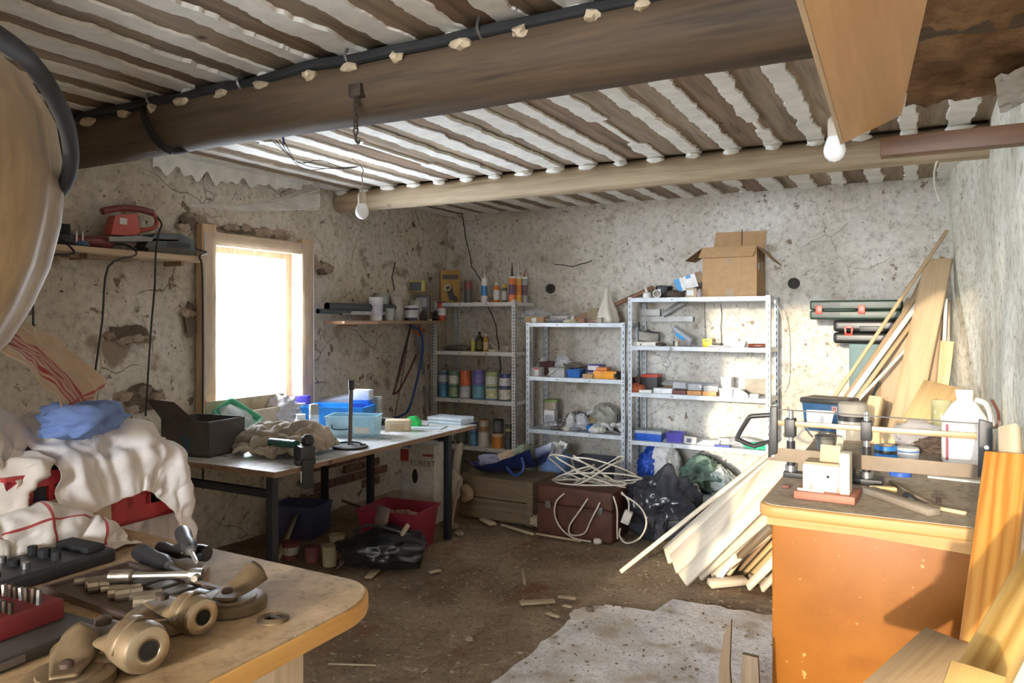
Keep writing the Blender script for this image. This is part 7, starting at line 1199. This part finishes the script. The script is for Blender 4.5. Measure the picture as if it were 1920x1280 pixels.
# draped laundry
def weave(c, stripes=None, grid=False):
    m, nt, b = newmat('cloth_%03d' % len(MATS)); MATS[('cl', len(MATS))] = m; b.inputs['Roughness'].default_value = .95; b.inputs['Sheen Weight'].default_value = .3
    mp = texco(nt, (1, 1, 1), 'UV'); n = nd(nt, 'ShaderNodeTexNoise', Scale=7.0, Detail=5.0); nt.links.new(mp.outputs[0], n.inputs[0]); r = ramp(nt, ((.3, tuple(x * .85 for x in c)), (.7, c))); nt.links.new(n.outputs[0], r.inputs[0]); last = r.outputs[0]
    if stripes:
        sp_ = nd(nt, 'ShaderNodeSeparateXYZ'); nt.links.new(mp.outputs[0], sp_.inputs[0])
        for axis, pos, wd, col in stripes:
            cm = nd(nt, 'ShaderNodeMath', operation='COMPARE'); cm.inputs[1].default_value = pos; cm.inputs[2].default_value = wd; nt.links.new(sp_.outputs[axis], cm.inputs[0])
            mx = nd(nt, 'ShaderNodeMix', data_type='RGBA'); nt.links.new(cm.outputs[0], mx.inputs[0]); nt.links.new(last, mx.inputs[6]); mx.inputs[7].default_value = c4(col); last = mx.outputs[2]
    nt.links.new(last, b.inputs['Base Color']); f = nd(nt, 'ShaderNodeTexNoise', Scale=160.0, Detail=2.0); nt.links.new(mp.outputs[0], f.inputs[0]); bump(nt, b, f.outputs[0], .3, .002); return m
CR = ('b', (-2.40, 1.41, FZ + .11), (.208, .288, .112)); heap = [CR, ('e', (-2.44, 1.40, 1.08), (.18, .24, .15)), ('e', (-2.48, 1.08, 1.12), (.20, .20, .26)), ('e', (-2.28, 1.55, 1.10), (.08, .10, .10)), ('e', (-2.60, .82, 1.10), (.24, .22, .36))]
wm = weave((0.80, 0.75, 0.72))
cloth('white_sheet', 'rumpled white bed sheet spilling over the red crate', 'bed sheet', sim(72, .80, (-2.45, 1.52, 1.27), heap + [('b', (-2.06, .745, .45), (.94, .745, .455))], 90, 3, .86, .05, 6, .03, .5, 1.0, .12), wm, None, .004, .040, 8.0)
cloth('white_sheet', 'white sheet bunched under the hanging fabric bag', 'bed sheet', sim(56, .85, (-2.44, 1.02, 1.46), heap, 100, 8, .66, .04, 6, .05, FZ + .01, .9), weave((0.78, 0.70, 0.62)), None, .004, .05, 7.0)
red_s = (0.36, 0.05, 0.05); st = [(0, .36 + .05 * k, .016 if k % 2 else .009, red_s) for k in range(5)] + [(1, .80, .012, red_s), (1, .86, .02, red_s)]
tb = [(-40, 640), (10, 664), (52, 698), (92, 735), (112, 764), (128, 774)]; tt = [(-40, 600), (40, 606), (95, 630), (140, 668), (192, 714), (188, 738)]
def pl(P__, a): k = min(int(a * (len(P__) - 1)), len(P__) - 2); f_ = a * (len(P__) - 1) - k; return P__[k][0] * (1 - f_) + P__[k + 1][0] * f_, P__[k][1] * (1 - f_) + P__[k + 1][1] * f_
TW = np.zeros((46, 46, 3))
for j_ in range(46):
    for i_ in range(46):
        a_, b_ = i_ / 45, j_ / 45; u0, v0 = pl(tb, a_); u1, v1 = pl(tt, a_); TW[j_, i_] = at(u0 + (u1 - u0) * b_, v0 + (v1 - v0) * b_, X=-2.20 - .20 * b_ - .03 * math.sin(b_ * 3.1) + .02 * math.sin(a_ * 9))
st = [(1, .14 + .07 * k, .026 if k % 2 else .014, (0.30, 0.03, 0.03)) for k in range(6)] + [(0, .86, .02, red_s), (0, .93, .008, red_s)]
cloth('striped_towel', 'tan tea towel with dark red stripes on top of the laundry', 'towel', TW, weave((0.50, 0.36, 0.24), st), None, .004, .016, 9.0)
tag(MB().crumple((0, 0, 0), (.10, .13, .06), 9, 22, 4, .35, 2.2).build('blue_shirt', P((0.16, 0.24, 0.50), .9, 0, .2, 6, .2), loc=(-2.22, 1.36, 1.255), sharp=180), 'crumpled light blue shirt poking out of the laundry', 'shirt')
lines = [(0, .2, .008, red_s), (0, .5, .008, red_s), (0, .8, .008, red_s), (1, .25, .008, red_s), (1, .55, .008, red_s), (1, .85, .008, red_s)]
tow = [('e', (-2.15, 1.20, FZ), (.08, .16, .12)), ('e', (-2.18, 1.02, FZ), (.10, .10, .12)), ('e', (-2.10, 1.32, FZ), (.05, .06, .06)), CR]
cloth('checked_towel', 'white tea towel with thin red checks lying before the crate', 'towel', sim(50, .46, (-2.13, 1.19, 1.05), tow, 90, 21, .80, .02, 6, .02, FZ + .008, .75, 1.57), weave((0.76, 0.70, 0.64), lines), None, .004, .024, 9.0)
# socket set tray
t = thing('socket_case', 'black socket set case lying open behind the loose sockets', 'tool case', (-1.98, 1.0, FZ + .0005), (0, 0, .03)); MB().bx(-.09, .09, -.30, .26, 0, .035).build('tray', black, t, bevel=.012, seg=3); rn = random.Random(4)
for k in range(18): x, y = -.06 + .05 * (k // 6), -.25 + .075 * (k % 6); MB().cyl((x, y, .032), (x, y, .044 + .006 * (k % 3)), .010 + .002 * (k % 4), n=10).build('socket_hole', dsteel if k % 4 == 0 else blackr, t)
MB().cyl((.05, -.16, .042), (.05, -.05, .042), .006, n=8).build('bright_pin', steel, t); MB().bx(-.07, .07, .19, .24, .035, .05).build('clip_bank', blackr, t, bevel=.004)
t = thing('socket_tray', 'flat tray of loose chrome sockets on the near bench', 'tray', (-1.64, 1.13, FZ + .0005), (0, 0, -.05)); MB().bx(-.19, .19, -.11, .11, 0, .006).build('base', P((0.10, 0.07, 0.05), .6), t); m = MB()
for a_ in ((-.19, .19, -.11, -.10), (-.19, .19, .10, .11), (-.19, -.18, -.10, .10), (.18, .19, -.10, .10)): m.bx(a_[0], a_[1], a_[2], a_[3], .006, .016)
m.build('lip', P((0.09, 0.06, 0.045), .6), t)
chrome = P((0.36, 0.31, 0.24), .38, .85, .25)
for k in range(13):
    x, y = -.15 + .026 * k, -.055 + .012 * math.sin(k * 1.7); L = .045 + .012 * (k % 3); r = .009 + .0018 * (k % 4); a_ = 1.0 + .15 * math.sin(k); MB().lathe([(r * .6, .006), (r * .62, 0), (r, 0), (r, L * .5), (r * .85, L * .55), (r * .85, L)], 10, Matrix.Translation((x, y, .0065 + r)) @ Matrix.Rotation(a_, 4, 'Z') @ Matrix.Rotation(math.radians(90), 4, 'Y')).build('socket', chrome, t)
for k in range(5): MB().bx(-.1 + .06 * k, -.06 + .06 * k, .02, .08, .0065, .016).build('bit_holder', dsteel, t, bevel=.003)
t = thing('bit_box', 'red box of drill bits with dusty bits inside', 'box', (-1.66, .80, FZ + .0275), (0, 0, .05)); MB().bx(-.10, .10, -.12, .12, 0, .042).build('body', P((0.17, 0.018, 0.02), .6), t, bevel=.004)
for k in range(40): x, y = -.085 + .019 * (k % 10), -.09 + .055 * (k // 10); MB().cyl((x, y, .04), (x + rn.uniform(-.004, .004), y, .062 + rn.uniform(0, .012)), .0055, n=6).build('bit', rust if k % 3 else dsteel, t)
t = thing('bit_case', 'dark flat case under the red bit box', 'tool case', (-1.63, .79, FZ + .0005), (0, 0, .05)); MB().bx(-.16, .15, -.17, .16, 0, .026).build('shell', P((0.045, 0.04, 0.035), .6), t, bevel=.008); MB().bx(.1505, .156, -.06, .0, .008, .02).build('catch', dsteel, t)
# screwdrivers and T-handle wrench
def screwdriver(label, u0, v0, u1, v1, r, z0=.02, lift=0.0, shaft=.10):
    a = fp(u0, v0); b = fp(u1, v1); d = (b - a).normalized(); L = (b - a).length; t = thing('screwdriver', label, 'screwdriver', a + Vector((0, 0, z0)), Vector((d.x, d.y, lift)).to_track_quat('Z', 'Y').to_euler(), 'black handled screwdrivers')
    MB().lathe([(r * .5, -L * .02), (r * .95, 0), (r, L * .2), (r * .8, L * .5), (r * .95, L * .8), (r * .6, L)], 14).build('grip', black, t); MB().cyl((0, 0, L), (0, 0, L + shaft), .0055, n=8).build('shaft', steel, t); MB().lathe([(r * .55, L * .95), (r * .62, L * 1.0), (r * .45, L * 1.06)], 12).build('ferrule', dsteel, t)
screwdriver('black screwdriver lying nearest the socket tray', 262, 1052, 318, 1080, .024, .026); screwdriver('short black screwdriver pointing at the camera', 342, 1035, 358, 1072, .022, .055); screwdriver('black screwdriver crossing behind the other two', 388, 1056, 330, 1046, .022, .026, 0, .04); screwdriver('flat black scraper handle behind the screwdrivers', 300, 1040, 345, 1052, .018, .02, 0, .02)
a = fp(205, 1112); b = fp(372, 1108); t = thing('socket_wrench', 'long chrome T-handle socket wrench lying on the near bench', 'wrench', a + Vector((0, 0, .04)), (b - a).to_track_quat('Z', 'Y').to_euler()); L = (b - a).length; MB().lathe([(.011, 0), (.016, .002), (.016, .05), (.011, .055)], 12).build('socket_end', chrome, t); MB().cyl((0, 0, .05), (0, 0, L), .008, n=10).build('shaft', chrome, t); MB().lathe([(.014, L - .02), (.016, L - .01), (.014, L + .01)], 10).build('collar', dsteel, t); MB().cyl((-.03, 0, L), (.05, 0, L), .008, n=8).build('cross_bar', chrome, t)
# castors
brass = P((0.20, 0.145, 0.085), .5, .6, .35, 14, .2); dusty = P((0.15, 0.105, 0.058), .55, .35, .3, 12)
def castor(label, p, rz, s=1.0, wheel=True, up_=.0):
    t = thing('castor', label, 'castor', (p.x, p.y, FZ + .0005 + up_), (0, 0, rz), 'heavy steel castors')
    MB().lathe([(.070 * s, 0), (.076 * s, .004), (.076 * s, .020 * s), (.070 * s, .024 * s), (.054 * s, .0245 * s), (.052 * s, .028 * s), (.03 * s, .029 * s), (0, .029 * s)], 32).build('swivel_plate', dusty, t)
    MB().lathe([(.012 * s, 0), (.012 * s, .008 * s), (.006 * s, .012 * s), (0, .012 * s)], 12, Matrix.Translation((-.02 * s, 0, .042 * s))).build('king_pin', rust, t)
    n = 14; vs = []; hw = .040 * s
    for i in range(n + 1):                                  # saddle: flat tongue over the plate that arches over the wheel
        a = i / n; x = (-.045 + .135 * a) * s; arch = max(0, (a - .45) / .55)
        for j in range(9):
            b_ = -1 + 2 * j / 8; w_ = hw * (.55 + .45 * min(1, a * 1.6)); z_ = (.036 + .004 * a) * s + arch * .040 * s * math.sqrt(max(0, 1 - (b_ * .97) ** 2)) - arch * .012 * s * abs(b_)
            vs.append((x, b_ * w_, z_))
    o = MB().add(vs, [(i * 9 + j, (i + 1) * 9 + j, (i + 1) * 9 + j + 1, i * 9 + j + 1) for i in range(n) for j in range(8)], None, True).build('fork', dusty, t, sharp=180); sd = o.modifiers.new('s', 'SOLIDIFY'); sd.thickness = .004 * s
    if wheel:
        M = Matrix.Translation((.055 * s, 0, .038 * s)) @ Matrix.Rotation(math.radians(90), 4, 'Y')
        MB().lathe([(.030 * s, 0), (.035 * s, .006 * s), (.036 * s, .045 * s), (.033 * s, .056 * s), (.026 * s, .060 * s)], 28, M).build('wheel', brass, t)
        MB().lathe([(.033 * s, .055 * s), (.031 * s, .0605 * s), (.022 * s, .0635 * s), (.016 * s, .062 * s), (.013 * s, .057 * s)], 24, M).build('chrome_ring', P((0.46, 0.38, 0.27), .28, .9, .2), t); MB().lathe([(.0135 * s, .0622 * s), (0, .0622 * s)], 14, M).build('axle_hole', dark, t)
    return t
castor('castor with shining wheel in front of the near bench edge', fp(205, 1228), -.15, 1.3); castor('castor with ball-like wheel behind the front one', fp(315, 1168), -.12, 1.12); castor('castor lying near the wrench with broad round plate', fp(435, 1140), 1.9, 1.0, False); castor('dusty castor plate cut off by the bottom edge', fp(130, 1285), 2.4, 1.0, False)
t = thing('ring_washer', 'flat metal ring lying near the bench corner', 'washer', fp(512, 1162) + Vector((0, 0, .0005))); MB().lathe([(.018, 0), (.034, 0), (.034, .004), (.022, .009), (.018, .004), (.018, 0)], 24).build('ring', dusty, t); MB().bx(-.004, .02, -.004, .004, .004, .009).build('tab', rust, t)

# ================================================================ rubble and offcuts on the floor
dm = P((0.22, 0.16, 0.10), .9, 0, .5, 30); st_ = MB(); rn = random.Random(77)
for k in range(900):
    if k < 620: x, y = rn.uniform(-2.6, -.5), rn.uniform(2.2, 4.9)
    else: x, y = rn.uniform(-3.6, -.6), rn.uniform(3.2, 5.2)
    s_ = rn.uniform(.003, .010); z0 = .009 if (x > -1.55 and y < 3.95) else 0
    st_.box((x, y, z0 + s_ * .2), (s_ * rn.uniform(.6, 2.4), s_ * rn.uniform(.6, 1.4), s_ * .5), (rn.uniform(-.3, .3), rn.uniform(-.3, .3), rn.uniform(0, 6)))
tag(st_.build('floor_crumbs', dm), 'crumbs of wood and plaster strewn over the earth floor', 'rubble', None, 'stuff')
deb = ((975, 1132, 1040, 1128, .055, .012, 'pale thin offcut lying on the earth floor before the slab'), (1046, 1122, 1080, 1126, .035, .008, 'torn cardboard scrap beside the slab edge'), (1056, 1138, 1072, 1142, .03, .006, 'small torn scrap nearer the slab'), (980, 1068, 984, 1096, .016, .008, 'thin stick standing out on the dark floor'), (805, 1075, 825, 1070, .035, .012, 'small wood chip before the crimson tub'), (1025, 1150, 1048, 1158, .03, .008, 'brown splintered chip near the pale offcut'), (690, 1085, 706, 1070, .05, .012, 'pointed wood scrap by the near bench corner'), (940, 985, 1000, 1003, .02, .014, 'narrow batten lying before the wooden chest'), (1005, 1002, 1090, 1016, .02, .014, 'batten lying along the foot of the suitcase'), (615, 1245, 705, 1248, .012, .006, 'thin twig on the floor under the near bench corner'), (905, 975, 925, 985, .06, .02, 'flat plaster chunk before the wooden chest'), (1100, 1148, 1112, 1147, .03, .02, 'small dark stone on the concrete slab edge'))
for u0, v0, u1, v1, w, th, nm in deb:
    a, b = at(u0, v0, Z=0), at(u1, v1, Z=0); up_ = .009 if 'slab' in nm and 'before' not in nm else 0
    lean('floor_offcut', nm, 'offcut', a + Vector((0, 0, th / 2 + up_)), b + Vector((0, 0, th / 2 + up_)), w, th, W((0.36, 0.27, 0.17), (0.52, 0.42, 0.29), 2) if 'stone' not in nm else P((0.1, 0.08, 0.06), .8), (0, 0, 1))
p = at(1012, 990, Z=0); t = tag(MB().blob((0, 0, .035), (.09, .06, .05), .6, 2, 5, 4, False, 0).build('plaster_lump', P((0.38, 0.31, 0.22), .95, bmp=.6), loc=(p.x, p.y + .03, 0)), 'pale plaster lump between the chest and the suitcase', 'plaster')
for k, (u, v, s_) in enumerate(((845, 990, .05), (860, 1003, .035), (1150, 1175, .012), (1105, 1170, .01), (880, 1200, .02), (975, 1225, .014))): p = at(u, v, Z=0); tag(MB().blob((0, 0, s_ * .4), (s_, s_ * .8, s_ * .55), .5, 1.8, 100 + k, 3, False, 0).build('floor_stone', P((0.30, 0.24, 0.17), .95, bmp=.5), loc=(p.x, p.y, .009 if p.x > -1.5 and p.y < 3.9 else 0)), ('big pale clod by the bench leg', 'smaller clod beside the big pale one', 'tiny stone on the slab near the pile', 'tiny stone at the slab edge', 'brown clod on the earth floor centre', 'little clod nearest the picture bottom')[k], 'stone')

# ================================================================ pieces that belong to a part hang under that part
HOSTS = ('body', 'wall', 'housing', 'walls', 'upper_shell', 'wheel', 'tube', 'tray', 'roll', 'block', 'jaw_body', 'handle_spine', 'front_panel', 'blade', 'rod', 'shell', 'base')
SUBS = {'printed_panel', 'tape', 'flap_seam', 'label_band', 'paper_band', 'printed_band', 'sticker', 'label_panel', 'label_edge', 'square_emblem', 'printed_mark', 'red_corner', 'lettering', 'hand_hole', 'red_line', 'blue_patch', 'printed_machine', 'chrome_ring', 'axle_hole', 'name_plate', 'trigger', 'latch', 'grip_recess', 'screw_hole', 'notch', 'label_sticker', 'clip_handle', 'end_print', 'white_band', 'dark_band', 'stripe', 'core', 'collar', 'cut_end', 'inside', 'blade_screw', 'rivet', 'paper_tag', 'catch', 'side_vent', 'bare_edge_wear', 'flap', 'oval_emblem', 'wire_handle', 'ferrule', 'socket_hole', 'bright_pin', 'white_mark', 'inset', 'saw_mark', 'end_bracket', 'socket_head', 'nut', 'string'}
for r_ in [o for o in SC.objects if o.parent is None and o.type == 'EMPTY']:
    host = next((c for h_ in HOSTS for c in r_.children if c.name.split('.')[0] == h_), None)
    if host is None or host.location.length > 1e-6 or sum(abs(v) for v in host.rotation_euler) > 1e-6: continue
    mv = [c for c in r_.children if c is not host and c.name.split('.')[0] in SUBS]
    if len(r_.children) - len(mv) < 2: mv = mv[1:] if len(mv) > 2 else []
    for c in mv: c.parent = host
